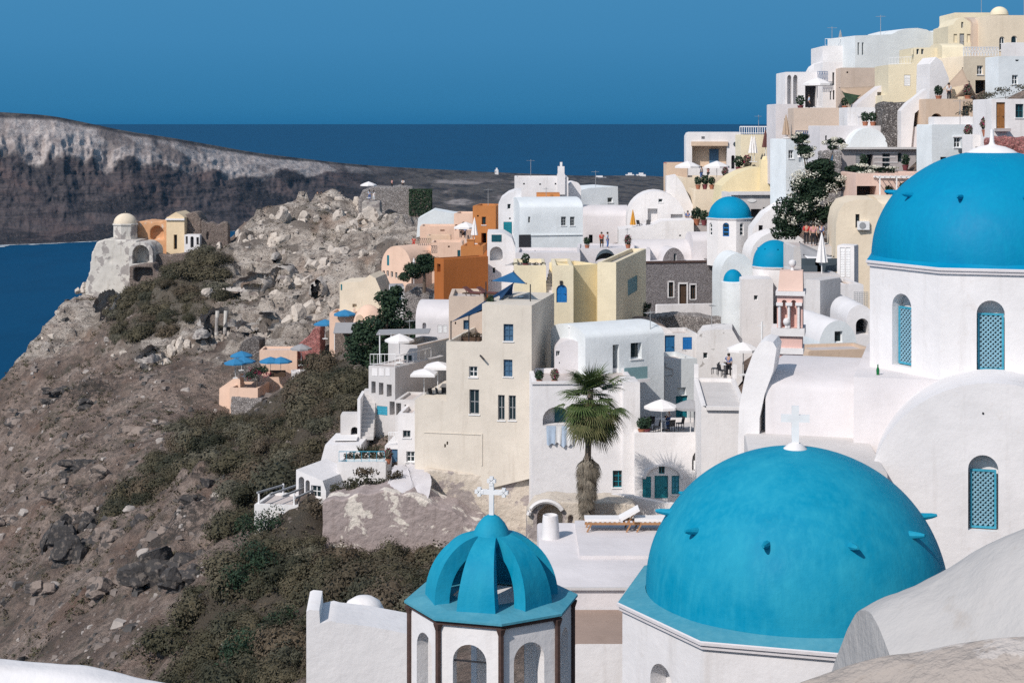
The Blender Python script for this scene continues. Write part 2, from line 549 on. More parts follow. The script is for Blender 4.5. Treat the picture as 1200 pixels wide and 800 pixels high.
# ------------------------------------------------------------------ near terrain: spot heights
SPOTS = [  # photo pixel, distance
    (0, 445, 250), (0, 520, 215), (0, 600, 185), (0, 700, 155), (0, 800, 130), (150, 790, 115), (150, 700, 133), (150, 600, 160),
    (150, 520, 190), (150, 450, 218), (300, 790, 100), (300, 700, 114), (300, 600, 135), (300, 500, 168), (300, 455, 195),
    (230, 560, 163), (60, 480, 232), (80, 640, 165), (220, 680, 127), (230, 760, 110), (400, 700, 103),
    (400, 450, 162), (400, 500, 145), (430, 420, 176), (400, 560, 130), (340, 560, 140), (350, 640, 118), (440, 640, 113), (450, 700, 100), (500, 660, 112), (420, 760, 92),
    (240, 405, 232), (200, 380, 245), (180, 340, 262), (150, 360, 262), (90, 400, 258), (45, 392, 266), (100, 330, 276), (137, 300, 280), (220, 290, 290), (250, 292, 285),
    (300, 330, 256), (260, 330, 258), (300, 270, 274), (300, 300, 263), (285, 256, 283), (268, 266, 286), (300, 248, 284), (330, 242, 283), (380, 229, 284), (430, 226, 280), (400, 280, 260), (360, 300, 255), (250, 380, 240),
    (300, 390, 236), (350, 385, 226), (390, 398, 214), (430, 330, 238), (470, 296, 240), (490, 250, 268), (450, 372, 212), (520, 262, 252), (350, 420, 212), (280, 440, 208),
    (480, 430, 152), (520, 600, 122), (470, 590, 125), (400, 610, 121), (640, 650, 112), (700, 640, 112), (560, 650, 114), (800, 640, 110), (850, 620, 106), (700, 620, 118), (800, 600, 120), (850, 560, 122), (480, 655, 114), (430, 640, 116),
    (640, 690, 104), (700, 720, 98), (560, 720, 96), (800, 700, 96),
    (560, 420, 160), (540, 365, 170), (600, 330, 178), (650, 300, 188), (740, 296, 188), (800, 385, 163), (770, 400, 150), (880, 395, 146), (840, 430, 138), (760, 440, 140), (700, 400, 143),
    (860, 285, 180), (930, 230, 172), (900, 300, 155), (950, 340, 140), (980, 310, 125), (960, 415, 98), (1000, 200, 150), (1100, 200, 128), (1050, 150, 152), (1150, 120, 142), (1180, 65, 150),
    (1100, 60, 172), (1000, 85, 178), (930, 150, 190), (830, 205, 208), (870, 165, 222), (700, 245, 214), (620, 255, 205), (560, 285, 200), (500, 318, 214), (460, 350, 214), (520, 285, 225),
]
CP = [P(*s) for s in SPOTS]
CP += [Vector(v) for v in [
    # sea cliff on the caldera side
    (-92, 270, -62), (-100, 285, -80), (-88, 240, -62), (-84, 215, -64), (-76, 190, -66), (-70, 165, -68), (-64, 135, -66), (-58, 110, -64), (-48, 85, -58), (-40, 60, -52), (-34, 40, -46), (-30, 15, -40),
    (-130, 300, -118), (-130, 250, -118), (-125, 200, -118), (-118, 150, -118), (-110, 100, -118), (-100, 50, -118), (-90, 10, -118), (-75, 310, -60), (-60, 318, -50), (-110, 320, -112),
    # far side of the headland and village ridge
    (-40, 310, -36), (-20, 305, -36), (0, 300, -40), (0, 260, -22), (10, 240, -20), (22, 250, -13), (40, 260, -24), (60, 260, -22), (80, 240, -14), (110, 220, -8), (110, 260, -26), (60, 310, -48), (110, 310, -50),
    (70, 190, 2), (60, 160, 8), (80, 150, 12), (110, 150, 14), (110, 100, 9), (70, 110, 4), (50, 110, -1), (60, 80, -2), (90, 60, 2), (110, 20, 4), (60, 40, -4), (40, 70, -7), (40, 95, -5.5),
    # village foot under the near churches
    (14, 52, -13.5), (20, 45, -12.5), (22, 60, -11.5), (30, 52, -9), (9, 45, -16), (6.5, 36, -16), (0, 40, -19), (3, 55, -19.5), (-3, 27, -14), (-8, 34, -18), (0, 15, -9), (8, 12, -6), (0, 4, -6), (-8, 10, -10), (-14, 20, -18), (-16, 50, -30),
    (-14, 75, -32), (-6, 70, -29), (-30, 85, -40), (6, 75, -25), (16, 75, -19), (12, 90, -21), (22, 90, -14), (30, 80, -9), (30, 20, -4), (25, 5, -3), (-25, 60, -42), (6, 60, -21),
]]
cx = np.array([[p.x, p.y] for p in CP]); cz = np.array([p.z for p in CP])


def rbf_fit(pts, vals, lam=.6):
    n = len(pts)
    D = np.sqrt(((pts[:, None] - pts[None]) ** 2).sum(-1) + 4.0)
    A = np.zeros((n + 3, n + 3))
    A[:n, :n] = -D + lam * np.eye(n)
    A[:n, n:] = np.c_[np.ones(n), pts]; A[n:, :n] = A[:n, n:].T
    return np.linalg.solve(A, np.r_[vals, 0, 0, 0])


RB = rbf_fit(cx, cz)


def rbf_eval(x, y):
    out = np.zeros(x.size)
    xf, yf = x.ravel(), y.ravel()
    for a in range(0, x.size, 20000):
        q = np.c_[xf[a:a + 20000], yf[a:a + 20000]]
        D = np.sqrt(((q[:, None] - cx[None]) ** 2).sum(-1) + 4.0)
        out[a:a + 20000] = -D @ RB[:-3] + RB[-3] + q @ RB[-2:]
    return out.reshape(x.shape)


def blobs(x, y, lst):
    s = np.zeros(x.shape)
    for px, py, d, r in lst:
        p = P(px, py, d)
        s = np.maximum(s, np.exp(-((x - p.x) ** 2 + (y - p.y) ** 2) / (r * r)))
    return s


ROCKY = [(300, 330, 250, 20), (260, 310, 262, 14), (380, 280, 262, 20), (420, 250, 270, 14), (330, 260, 276, 14), (140, 330, 272, 10), (60, 390, 262, 9), (270, 385, 240, 12), (340, 400, 226, 12), (440, 310, 238, 14),
         (480, 265, 258, 12), (230, 410, 236, 10), (100, 325, 275, 8), (350, 350, 232, 14)]
DARKR = [(90, 555, 178, 6), (100, 640, 158, 8), (200, 670, 138, 8), (180, 590, 165, 6), (250, 590, 152, 7), (80, 460, 232, 9), (110, 470, 215, 8)]
SCRUB = [(330, 480, 170, 11), (400, 445, 165, 10), (360, 455, 170, 9), (350, 520, 152, 8), (300, 500, 168, 8), (260, 500, 176, 7), (230, 520, 175, 6), (205, 550, 168, 6), (190, 580, 160, 5), (170, 600, 158, 4), (430, 425, 168, 7),
         (440, 640, 111, 7), (400, 680, 106, 8), (480, 650, 112, 7), (350, 690, 110, 6), (370, 650, 113, 5), (450, 700, 100, 7), (500, 690, 102, 5), (420, 740, 94, 6), (340, 740, 104, 5), (490, 640, 114, 5), (410, 645, 112, 6),
         (270, 740, 106, 6), (310, 780, 98, 6), (280, 690, 116, 5), (310, 660, 118, 4), (250, 790, 104, 5), (360, 620, 122, 3), (200, 395, 250, 9), (185, 345, 264, 8), (215, 360, 258, 7), (240, 480, 192, 4), (300, 600, 134, 3), (330, 570, 140, 4)]


PADS = [(185, 304, 277, 9), (215, 304, 277, 8), (245, 304, 277, 5), (130, 348, 274, 8), (165, 342, 270, 6), (450, 252, 273, 8), (425, 246, 270, 5), (490, 250, 274, 5), (285, 494, 198, 9), (320, 448, 203, 6), (350, 442, 202, 6), (400, 404, 195, 7), (420, 396, 200, 7), (460, 338, 218, 8), (480, 335, 214, 7), (465, 358, 198, 6), (440, 372, 203, 6), (500, 380, 186, 6)]


def height(x, y):
    z = rbf_eval(x, y)
    ro = blobs(x, y, ROCKY); dk = blobs(x, y, DARKR); sb = blobs(x, y, SCRUB)
    far = np.clip((y - 60) / 60, 0, 1)
    z = z - 2.6 * np.clip((x + 2 + .11 * (y - 115)) / 7, 0, 1) * np.clip((y - 66) / 20, 0, 1)      # cut back under the houses
    open_ = np.clip((-x + .02 * y + 4) / 12, 0, 1) * far          # the wild slope, not the built ground
    n1 = fbm(x / 11, y / 11, 5, 1) - .5
    n2 = ridged(x / 13, y / 13, 6, 5) - .6
    n3 = ridged(x / 4.2, y / 4.2, 4, 9) - .6
    ac, dn = (-.3 * x + .955 * y) + 5 * (fbm(x / 18, y / 18, 3, 31) - .5), .955 * x + .3 * y
    z = z + open_ * 2.0 * (ridged(ac / 11, dn / 60, 4, 17) - .6)
    z = z + open_ * (2.6 * n1 + .9 * n3 + 1.0 * (fbm(x / 2.1, y / 2.1, 3, 12) - .5))
    z = z + ro * (6.0 * n2 + 2.4 * n3 + 1.3 * (ridged(x / 1.7, y / 1.7, 3, 15) - .6))
    st = np.floor((z + 3 * n1) / 2.6) * 2.6 - 3 * n1               # bedding ledges in the pumice cliff
    z = z + ro * .55 * (st + 1.3 - z)
    z = z + dk * open_ * (3.6 * n2 + 2.6 * n3 + .8)
    w1 = np.clip((x + 15.5) / 2.5, 0, 1) * np.clip((9 - x) / 3, 0, 1) * np.clip((y - 104) / 5, 0, 1) * np.clip((131 - y) / 4, 0, 1)
    z = z - w1 * np.maximum(0, z + 31.6 - np.clip((x - 1) * .25, 0, 1.5))      # the bank below the tower is a wall, not a slope
    for px, py, d, r_ in PADS:                                        # ground levelled for ruins and terraces
        p = P(px, py, d); q = np.hypot(x - p.x, (y - p.y) * .8) / r_
        w_ = np.clip(1.6 - q, 0, 1)
        z = z - w_ * np.maximum(0, z - p.z + .4)
    return z, ro, dk, sb


# caves: mouths are real holes in the slope
CAVES = [(313, 318, 341, 337, 'upper cave mouth in the pale headland'), (270, 330, 312, 354, 'widest cave mouth in the pale headland'), (364, 336, 382, 358, 'tall cave mouth in the headland near the cream wall'), (236, 370, 273, 397, 'square cave opening with plastered pillars low on the headland'), (282, 376, 322, 399, 'wide low cave above the blue parasols'), (110, 350, 133, 378, 'cave under the ruined domed chapel'), (160, 414, 181, 436, 'slot cave on the slope below the ruined chapel'), (226, 392, 240, 402, 'small dark hollow left of the cave with the pillars'), (318, 300, 326, 309, 'small round hole in the upper headland face')]
xs = np.arange(-136, 112, .5); ys = np.arange(4, 326, .5)
GX, GY = np.meshgrid(xs, ys)
GZ, RO, DK, SBm = height(GX, GY)


def ground(x, y):
    i = min(max((x - xs[0]) / .5, 0), len(xs) - 1.001); j = min(max((y - ys[0]) / .5, 0), len(ys) - 1.001)
    a, b = int(i), int(j); fa, fb = i - a, j - b
    return float((GZ[b, a] * (1 - fa) + GZ[b, a + 1] * fa) * (1 - fb) + (GZ[b + 1, a] * (1 - fa) + GZ[b + 1, a + 1] * fa) * fb)


def terrain_mat():
    m = bpy.data.materials.new('hillside_ground')
    nt, b = nodes_of(m)
    v = coords(nt)
    att = lambda n_: [setattr(n := N(nt, 'ShaderNodeAttribute'), 'attribute_name', n_), n.outputs['Fac']][1]
    n1 = noise_(nt, v, .22, 7, .62, .4)
    n2 = noise_(nt, v, 1.7, 6, .7)
    n3 = noise_(nt, v, 6.0, 5, .75)
    soil = ramp(nt, n1, [(.30, (.14, .105, .088)), (.45, (.28, .213, .178)), (.58, (.41, .322, .272)), (.72, (.54, .445, .39))])
    soil = mix(nt, ramp(nt, n2, [(.42, g(0)), (.62, g(.75))]), soil, (.115, .098, .09))
    soil = mix(nt, ramp(nt, n3, [(.60, g(0)), (.68, g(.8))]), soil, (.40, .35, .32))
    rust = noise_(nt, v, .12, 4, .6)
    soil = mix(nt, ramp(nt, rust, [(.56, g(0)), (.72, g(.5))]), soil, (.24, .135, .095))
    grs = noise_(nt, v, .35, 6, .7)
    soil = mix(nt, ramp(nt, grs, [(.52, g(0)), (.66, g(.6))]), soil, (.095, .095, .075))
    # pale pumice rock with pits and beds
    vz = coords(nt, (1, 1, 2.6))
    r1 = noise_(nt, vz, .35, 8, .66, .5)
    r2 = noise_(nt, vz, 2.1, 6, .72)
    rock = ramp(nt, r1, [(.30, (.22, .185, .16)), (.42, (.44, .38, .33)), (.55, (.63, .56, .49)), (.75, (.72, .65, .58))])
    rock = mix(nt, ramp(nt, r2, [(.52, g(0)), (.64, g(.9))]), rock, (.12, .105, .10))
    r3 = noise_(nt, v, .9, 6, .7)
    rock = mix(nt, ramp(nt, r3, [(.55, g(0)), (.66, g(.75))]), rock, (.20, .17, .155))
    r4 = noise_(nt, v, .14, 5, .6, .6)
    rock = mix(nt, ramp(nt, r4, [(.49, g(0)), (.58, g(.85))]), rock, mix(nt, r2, (.10, .085, .07), (.26, .22, .195)))
    rb = noise_(nt, v, .16, 4, .6)
    rock = mix(nt, ramp(nt, rb, [(.55, g(0)), (.7, g(.5))]), rock, (.40, .27, .20))
    ro = N(nt, 'ShaderNodeMath', operation='ADD'); nt.links.new(att('rocky'), ro.inputs[0])
    sc_ = N(nt, 'ShaderNodeMath', operation='MULTIPLY_ADD'); nt.links.new(n1, sc_.inputs[0]); sc_.inputs[1].default_value = .9; sc_.inputs[2].default_value = -.45
    nt.links.new(sc_.outputs[0], ro.inputs[1])
    c = mix(nt, ramp(nt, ro.outputs[0], [(.30, g(0)), (.5, g(1))]), soil, rock)
    # dark lava outcrops
    lav = ramp(nt, n2, [(.35, (.03, .03, .03)), (.6, (.075, .07, .066)), (.75, (.15, .135, .125))])
    lf_ = N(nt, 'ShaderNodeMath', operation='MULTIPLY'); nt.links.new(att('lava'), lf_.inputs[0]); nt.links.new(n2, lf_.inputs[1])
    c = mix(nt, ramp(nt, lf_.outputs[0], [(.38, g(0)), (.52, g(.8))]), c, lav)
    c = mix(nt, ramp(nt, att('scrub'), [(.2, g(0)), (.6, g(.8))]), c, (.10, .088, .066))
    nt.links.new(c, b.inputs['Base Color'])
    b.inputs['Roughness'].default_value = 1
    b.inputs['Specular IOR Level'].default_value = .1
    hh = mix(nt, .5, n2, n3)
    bump(nt, b, hh, 1.0, .9)
    return m


def hit(px, py, d0=60, d1=330):
    d = d0
    while d < d1:
        p = P(px, py, d)
        if p.z < ground(p.x, p.y): return p
        d += .4
    return P(px, py, d1)


DROP = np.zeros(GX.shape, bool); CAVE_AT = []
GU, GV = 600 + F * GX / GY, HY - F * GZ / GY
for x0, y0, x1, y1, lb in CAVES:
    p = hit((x0 + x1) / 2, y1 - 1, 190); CAVE_AT.append(p)
    ex, ey = (GU - (x0 + x1) / 2) / ((x1 - x0) / 2), (GV - (y0 + y1) / 2) / ((y1 - y0) / 2)
    wob = 1 + .5 * (fbm(GX / 1.5, GY / 1.5, 3, 77) - .5)
    DROP |= ((np.abs(ex) ** 2.6 + np.abs(ey) ** 2.6) < wob) & (np.abs(GY - p.y) < 9)
to = grid_object('terrain', GX, GY, GZ, terrain_mat(), dict(rocky=RO, lava=DK, scrub=SBm), drop=DROP)
tag(to, 'dry rocky caldera hillside falling to the sea below the village', kind='structure')

# ------------------------------------------------------------------ sea
SEA = -115.0
m = bpy.data.materials.new('sea_water')
nt, b = nodes_of(m)
v = coords(nt)
n1 = noise_(nt, v, .004, 5, .6)
cc = mix(nt, n1, (.0, .046, .115), (.0, .063, .155))
wv = noise_(nt, coords(nt, (1, .6, 1)), .35, 6, .6)
wm = noise_(nt, coords(nt, (1, .35, 1)), .03, 6, .65)
cc = mix(nt, ramp(nt, wm, [(.45, g(0)), (.7, g(.35))]), cc, (.0, .035, .09))
nt.nodes.remove(b)
df = N(nt, 'ShaderNodeBsdfDiffuse'); gl_ = N(nt, 'ShaderNodeBsdfGlossy'); gl_.inputs['Roughness'].default_value = .35
nt.links.new(cc, df.inputs['Color']); ms = N(nt, 'ShaderNodeMixShader'); lw = N(nt, 'ShaderNodeLayerWeight'); lw.inputs['Blend'].default_value = .5; nt.links.new(ramp(nt, lw.outputs['Facing'], [(.82, g(.03)), (1.0, g(.07))]), ms.inputs[0])
bn = N(nt, 'ShaderNodeBump'); bn.inputs['Strength'].default_value = .7; bn.inputs['Distance'].default_value = .4; nt.links.new(wv, bn.inputs['Height'])
for q in (df, gl_): nt.links.new(bn.outputs[0], q.inputs['Normal'])
nt.links.new(df.outputs[0], ms.inputs[1]); nt.links.new(gl_.outputs[0], ms.inputs[2]); nt.links.new(ms.outputs[0], nt.nodes['Material Output'].inputs['Surface'])
mb = MB()
NS = 96
rr = [300, 900, 2500, 7000, 20000, 60000, 180000]
cen = (0, 0)
vs = [(-0, 0, SEA)]
for r_ in rr:
    for k in range(NS):
        a = 2 * math.pi * k / NS
        vs.append((r_ * math.cos(a), r_ * math.sin(a), SEA))
fs = [(0, 1 + k, 1 + (k + 1) % NS) for k in range(NS)]
for i in range(len(rr) - 1):
    for k in range(NS):
        fs.append((1 + i * NS + k, 1 + (i + 1) * NS + k, 1 + (i + 1) * NS + (k + 1) % NS, 1 + i * NS + (k + 1) % NS))
mb.add(vs, fs)
tag(mb.build('sea', m, smooth=None, merge=False), 'deep blue sea reaching to the horizon', kind='structure')

# ------------------------------------------------------------------ far caldera cliffs and the low island beyond
FAR = np.array([(-250, 1400, 1560, 122), (0, 1528, 1700, 131), (60, 1550, 1730, 135), (150, 1600, 1800, 154), (200, 1640, 1850, 161), (300, 1760, 2000, 179), (400, 1880, 2200, 191),
                (450, 1850, 2400, 195), (560, 1850, 2700, 201), (680, 1900, 2950, 206), (760, 2000, 3100, 205.5), (830, 2200, 3300, 212), (1000, 2500, 3500, 215)], float)
nu, nv = 900, 150
U = np.linspace(-250, 1000, nu)
Ds, Dr, py = (np.interp(U, FAR[:, 0], FAR[:, i]) for i in (1, 2, 3))
k9 = np.ones(31) / 31
sm = lambda a: np.convolve(np.pad(a, 15, 'edge'), k9, 'valid')
Ds, Dr, py = sm(Ds), sm(Dr), sm(py)
T = np.linspace(0, 1.35, nv)[:, None]
zr = -(py - HY) / F * Dr
D = Ds + (Dr - Ds) * T
kx = (U - 600) / F
X0 = kx * D
al = np.arange(nu)[None] * 1.0 * (Ds / F * 1250 / nu) * np.ones_like(T)       # metres along the shore
h = np.clip(T, 0, 1)
prof = np.where(h < .30, h / .30 * .30, np.where(h < .55, .30 + (h - .30) / .25 * .22, .52 + (h - .55) / .45 * .48))
gul = ridged(al / 75, T * 1.2 + al / 900, 5, 21) - .6
gul2 = ridged(al / 26, T * 3.0, 5, 27) - .6
amp = np.sin(np.pi * np.clip(T, 0, 1)) ** .7
Z = SEA - 1 + (zr - SEA) * (prof + amp * (.10 * gul + .06 * gul2) + .05 * amp * (fbm(al / 20, T * 22, 5, 33) - .5))
D2 = D - amp * (.25 + .75 * np.clip((T - .4) / .25, 0, 1)) * (34 * gul + 15 * gul2) - amp * 8 * (ridged(al / 9, T * 9, 4, 41) - .6)
Z = np.where(T > 1, zr - (T - 1) * 60 + (T - 1) * 6 * (fbm(al / 40, T * 6, 4, 8) - .5), Z)
Z = np.where((T > .93) & (T <= 1), Z + (fbm(al / 30, T * 0, 4, 61) - .5) * 3, Z)


def far_mat():
    m = bpy.data.materials.new('far_cliff_rock')
    nt, b = nodes_of(m)
    v = coords(nt)
    att = lambda n_: [setattr(n := N(nt, 'ShaderNodeAttribute'), 'attribute_name', n_), n.outputs['Fac']][1]
    n1 = noise_(nt, v, .012, 7, .62, .5)
    n2 = noise_(nt, v, .085, 8, .74)
    vz = coords(nt, (.35, .35, 2.4))
    beds = noise_(nt, vz, .03, 5, .6)
    low = ramp(nt, n1, [(.3, (.050, .048, .054)), (.5, (.088, .076, .079)), (.62, (.120, .088, .085)), (.75, (.10, .09, .092))])  # lower cliff rock, its colours cooled to paint in distance haze
    low = mix(nt, ramp(nt, beds, [(.48, g(0)), (.56, g(.85))]), low, (.026, .027, .032))
    n3 = noise_(nt, v, .30, 8, .75)
    st2 = noise_(nt, coords(nt, (.06, .06, 1.6)), .16, 6, .65)
    low = mix(nt, ramp(nt, n2, [(.55, g(0)), (.7, g(.6))]), low, (.15, .12, .112))
    low = mix(nt, ramp(nt, st2, [(.50, g(0)), (.60, g(.6))]), low, (.035, .034, .038))
    low = mix(nt, ramp(nt, n3, [(.52, g(0)), (.64, g(.7))]), low, (.13, .105, .10))
    ash = ramp(nt, n2, [(.3, (.20, .165, .155)), (.48, (.42, .37, .35)), (.65, (.56, .51, .48))])
    ash = mix(nt, ramp(nt, n1, [(.50, g(0)), (.60, g(.9))]), ash, (.15, .125, .12))
    ash = mix(nt, ramp(nt, n3, [(.50, g(0)), (.62, g(.75))]), ash, (.22, .185, .175))
    c = mix(nt, att('ash'), low, ash)
    top = mix(nt, ramp(nt, n2, [(.4, g(0)), (.6, g(1))]), (.075, .068, .066), (.13, .115, .105))
    vt = coords(nt, (.6, .25, 3.2))
    terr = noise_(nt, vt, .05, 4, .6)
    top = mix(nt, ramp(nt, terr, [(.5, g(0)), (.58, g(.9))]), top, (.045, .042, .045))
    c = mix(nt, att('cap'), c, top)
    nt.links.new(c, b.inputs['Base Color'])
    b.inputs['Roughness'].default_value = 1
    b.inputs['Specular IOR Level'].default_value = .05
    bump(nt, b, mix(nt, .4, n2, beds), 1.0, 5)
    return m


edge = .68 + .16 * (fbm(al / 60, T * 0 + 1, 5, 51) - .5) + .20 * gul2 + .22 * gul + np.clip((U - 330) / 500, 0, .2)
pinch = np.clip((470 - U) / 90, 0, 1)
sst = lambda a, lo, hi: np.clip((a - lo) / (hi - lo), 0, 1)
ash = sst(T, edge - .03, edge + .03) * (1 - sst(T, .955, .985)) * pinch
ash = np.maximum(ash, .8 * sst(fbm(al / 70, T * 5, 5, 71), .60, .68) * sst(U, 420, 440) * (1 - sst(U, 640, 720)) * sst(T, .1, .3) * (1 - sst(T, .75, .9)))
cap = np.maximum(sst(T, .955, .985), sst(U, 420, 500) * np.ones_like(T) * (1 - ash))
fo = grid_object('far_hills', X0 / D * D2, D2, Z, far_mat(), dict(ash=ash, cap=cap))
tag(fo, 'far caldera cliffs banded with white ash and the low land behind', kind='structure')
# surf line along the far shore
mb = MB()
for j in range(0, nu - 1, 1):
    if U[j] > 330: break
    for wd in (0,):
        n_ = vnoise(np.array([j * .11]), np.array([2.0]), 3)[0]
        n2_ = vnoise(np.array([(j + 1) * .11]), np.array([2.0]), 3)[0]
        a, c_ = Ds[j] + 6, Ds[j + 1] + 6
        w0, w1 = 10 + 40 * max(0, n_ - .45), 10 + 40 * max(0, n2_ - .45)
        mb.add([(kx[j] * (a - w0), a - w0, SEA + .25), (kx[j + 1] * (c_ - w1), c_ - w1, SEA + .25), (kx[j + 1] * c_, c_, SEA + .25), (kx[j] * a, a, SEA + .25)], [(0, 1, 2, 3)])
fm = bpy.data.materials.new('sea_foam'); nt, b = nodes_of(fm)
fn_ = noise_(nt, coords(nt), .05, 6, .7)
nt.links.new(mix(nt, ramp(nt, fn_, [(.42, g(0)), (.55, g(1))]), (.0, .05, .12), (.55, .6, .62)), b.inputs['Base Color'])
b.inputs['Roughness'].default_value = .9
tag(mb.build('surf', fm, smooth=None, merge=False), 'thin line of white surf under the far cliffs', kind='structure')

HAZE = 1
if HAZE:
    hz = bpy.data.materials.new('haze_air'); hz.use_nodes = True; nt = hz.node_tree; nt.nodes.clear()
    ou = N(nt, 'ShaderNodeOutputMaterial'); vol = N(nt, 'ShaderNodeVolumePrincipled')
    vol.inputs['Color'].default_value = (.12, .55, .95, 1); vol.inputs['Density'].default_value = 2.2e-5; vol.inputs['Anisotropy'].default_value = .2
    nt.links.new(vol.outputs[0], ou.inputs['Volume'])
    mb = MB(); mb.box(-3600, 3600, -300, 4200, -123, 60)
    ho = mb.build('haze', hz, smooth=None); tag(ho, 'thin summer haze over the caldera', kind='stuff')
# ------------------------------------------------------------------ kit: houses and their openings
def rect(u0, u1, v0, v1):
    return [(u0, v0), (u1, v0), (u1, v1), (u0, v1)]


def arch(u0, u1, v0, v1, n=10, k=1.0):
    r = (u1 - u0) / 2; c = (u0 + u1) / 2
    rise = min(r * k, (v1 - v0) * .9)
    return [(u0, v0), (u1, v0)] + [(c + r * math.cos(math.pi * i / n), v1 - rise + rise * math.sin(math.pi * i / n)) for i in range(n + 1)]


def inset(o, d):
    us = [p[0] for p in o]; vs = [p[1] for p in o]
    cu, cv = (min(us) + max(us)) / 2, (min(vs) + max(vs)) / 2
    fu = max(.1, 1 - 2 * d / (max(us) - min(us))); fv = max(.1, 1 - 2 * d / (max(vs) - min(vs)))
    return [(cu + (u - cu) * fu, cv + (v - cv) * fv) for u, v in o]


def opening(parent, fn, o, kind, rec, cfrm='white', cpane='glass', cdoor='teal', bars=1, name=None):
    """window or door set into a hole of outline o on the face fn"""
    us = [p[0] for p in o]; vs = [p[1] for p in o]
    u0, u1, v0, v1 = min(us), max(us), min(vs), max(vs)
    wu, wv = u1 - u0, v1 - v0
    fw = min(.07, wu * .12)
    if kind == 'win':
        mb = MB(); i_ = inset(o, fw); n = len(o)
        for k in range(n):
            a, b_, c_, d_ = o[k], o[(k + 1) % n], i_[(k + 1) % n], i_[k]
            mb.add([fn(a[0], rec - .06, a[1]), fn(b_[0], rec - .06, b_[1]), fn(c_[0], rec - .06, c_[1]), fn(d_[0], rec - .06, d_[1])], [(0, 1, 2, 3)])
            mb.add([fn(d_[0], rec - .06, d_[1]), fn(c_[0], rec - .06, c_[1]), fn(c_[0], rec, c_[1]), fn(d_[0], rec, d_[1])], [(0, 1, 2, 3)])
        cu = (u0 + u1) / 2
        def bx(a0, a1, b0, b1):
            mb.prism(rect(a0, a1, b0, b1), rec - .05, rec - .005, fn)
        if bars >= 1: bx(cu - fw * .45, cu + fw * .45, v0 + fw, v1 - fw)
        for q in range(1, bars + 1):
            vv = v0 + wv * q / (bars + 1)
            if wv > .7: bx(u0 + fw, cu - fw * .45, vv - fw * .35, vv + fw * .35); bx(cu + fw * .45, u1 - fw, vv - fw * .35, vv + fw * .35)
        f = mb.build(name or 'window', M[cfrm], parent, smooth=None, merge=False)
        if wu > .5:
            ms = MB(); ms.prism(rect(u0 - .07, u1 + .07, v0 - .08, v0 - .003), -.07, .06, fn); ms.build('sill', M['white'], f, smooth=None, merge=False)
        mp = MB(); mp.add([fn(u, rec, v) for u, v in i_], [tuple(range(n))])
        mp.build('pane', M[cpane], f, smooth=None, merge=False)
        return f
    if kind in ('door', 'shut'):
        mb = MB(); mb.prism(inset(o, .015), rec - .06, rec, fn)
        cu = (u0 + u1) / 2
        e = rec - .085
        for a0, a1 in ((u0 + .03, cu - .02), (cu + .02, u1 - .03)):
            if kind == 'door':
                for b0, b1 in ((v0 + wv * .08, v0 + wv * .40), (v0 + wv * .48, v0 + wv * .82)):
                    mb.prism(rect(a0 + wu * .06, a1 - wu * .06, b0, b1), e, rec - .055, fn)
            else:
                ns = max(3, int(wv / .16))
                for q in range(ns):
                    b0 = v0 + wv * (q + .15) / ns
                    if b0 + wv * .6 / ns < v1 - wv * .05: mb.prism(rect(a0, a1, b0, b0 + wv * .6 / ns), e, rec - .055, fn)
        f = mb.build(name or ('door' if kind == 'door' else 'shutter'), M[cdoor], parent, smooth=None, merge=False)
        if kind == 'door':
            mh = MB(); mh.prism(rect(cu + wu * .28, cu + wu * .36, v0 + wv * .44, v0 + wv * .47), rec - .14, rec - .06, fn)
            mh.build('handle', M['iron'], f, smooth=None, merge=False)
        return f


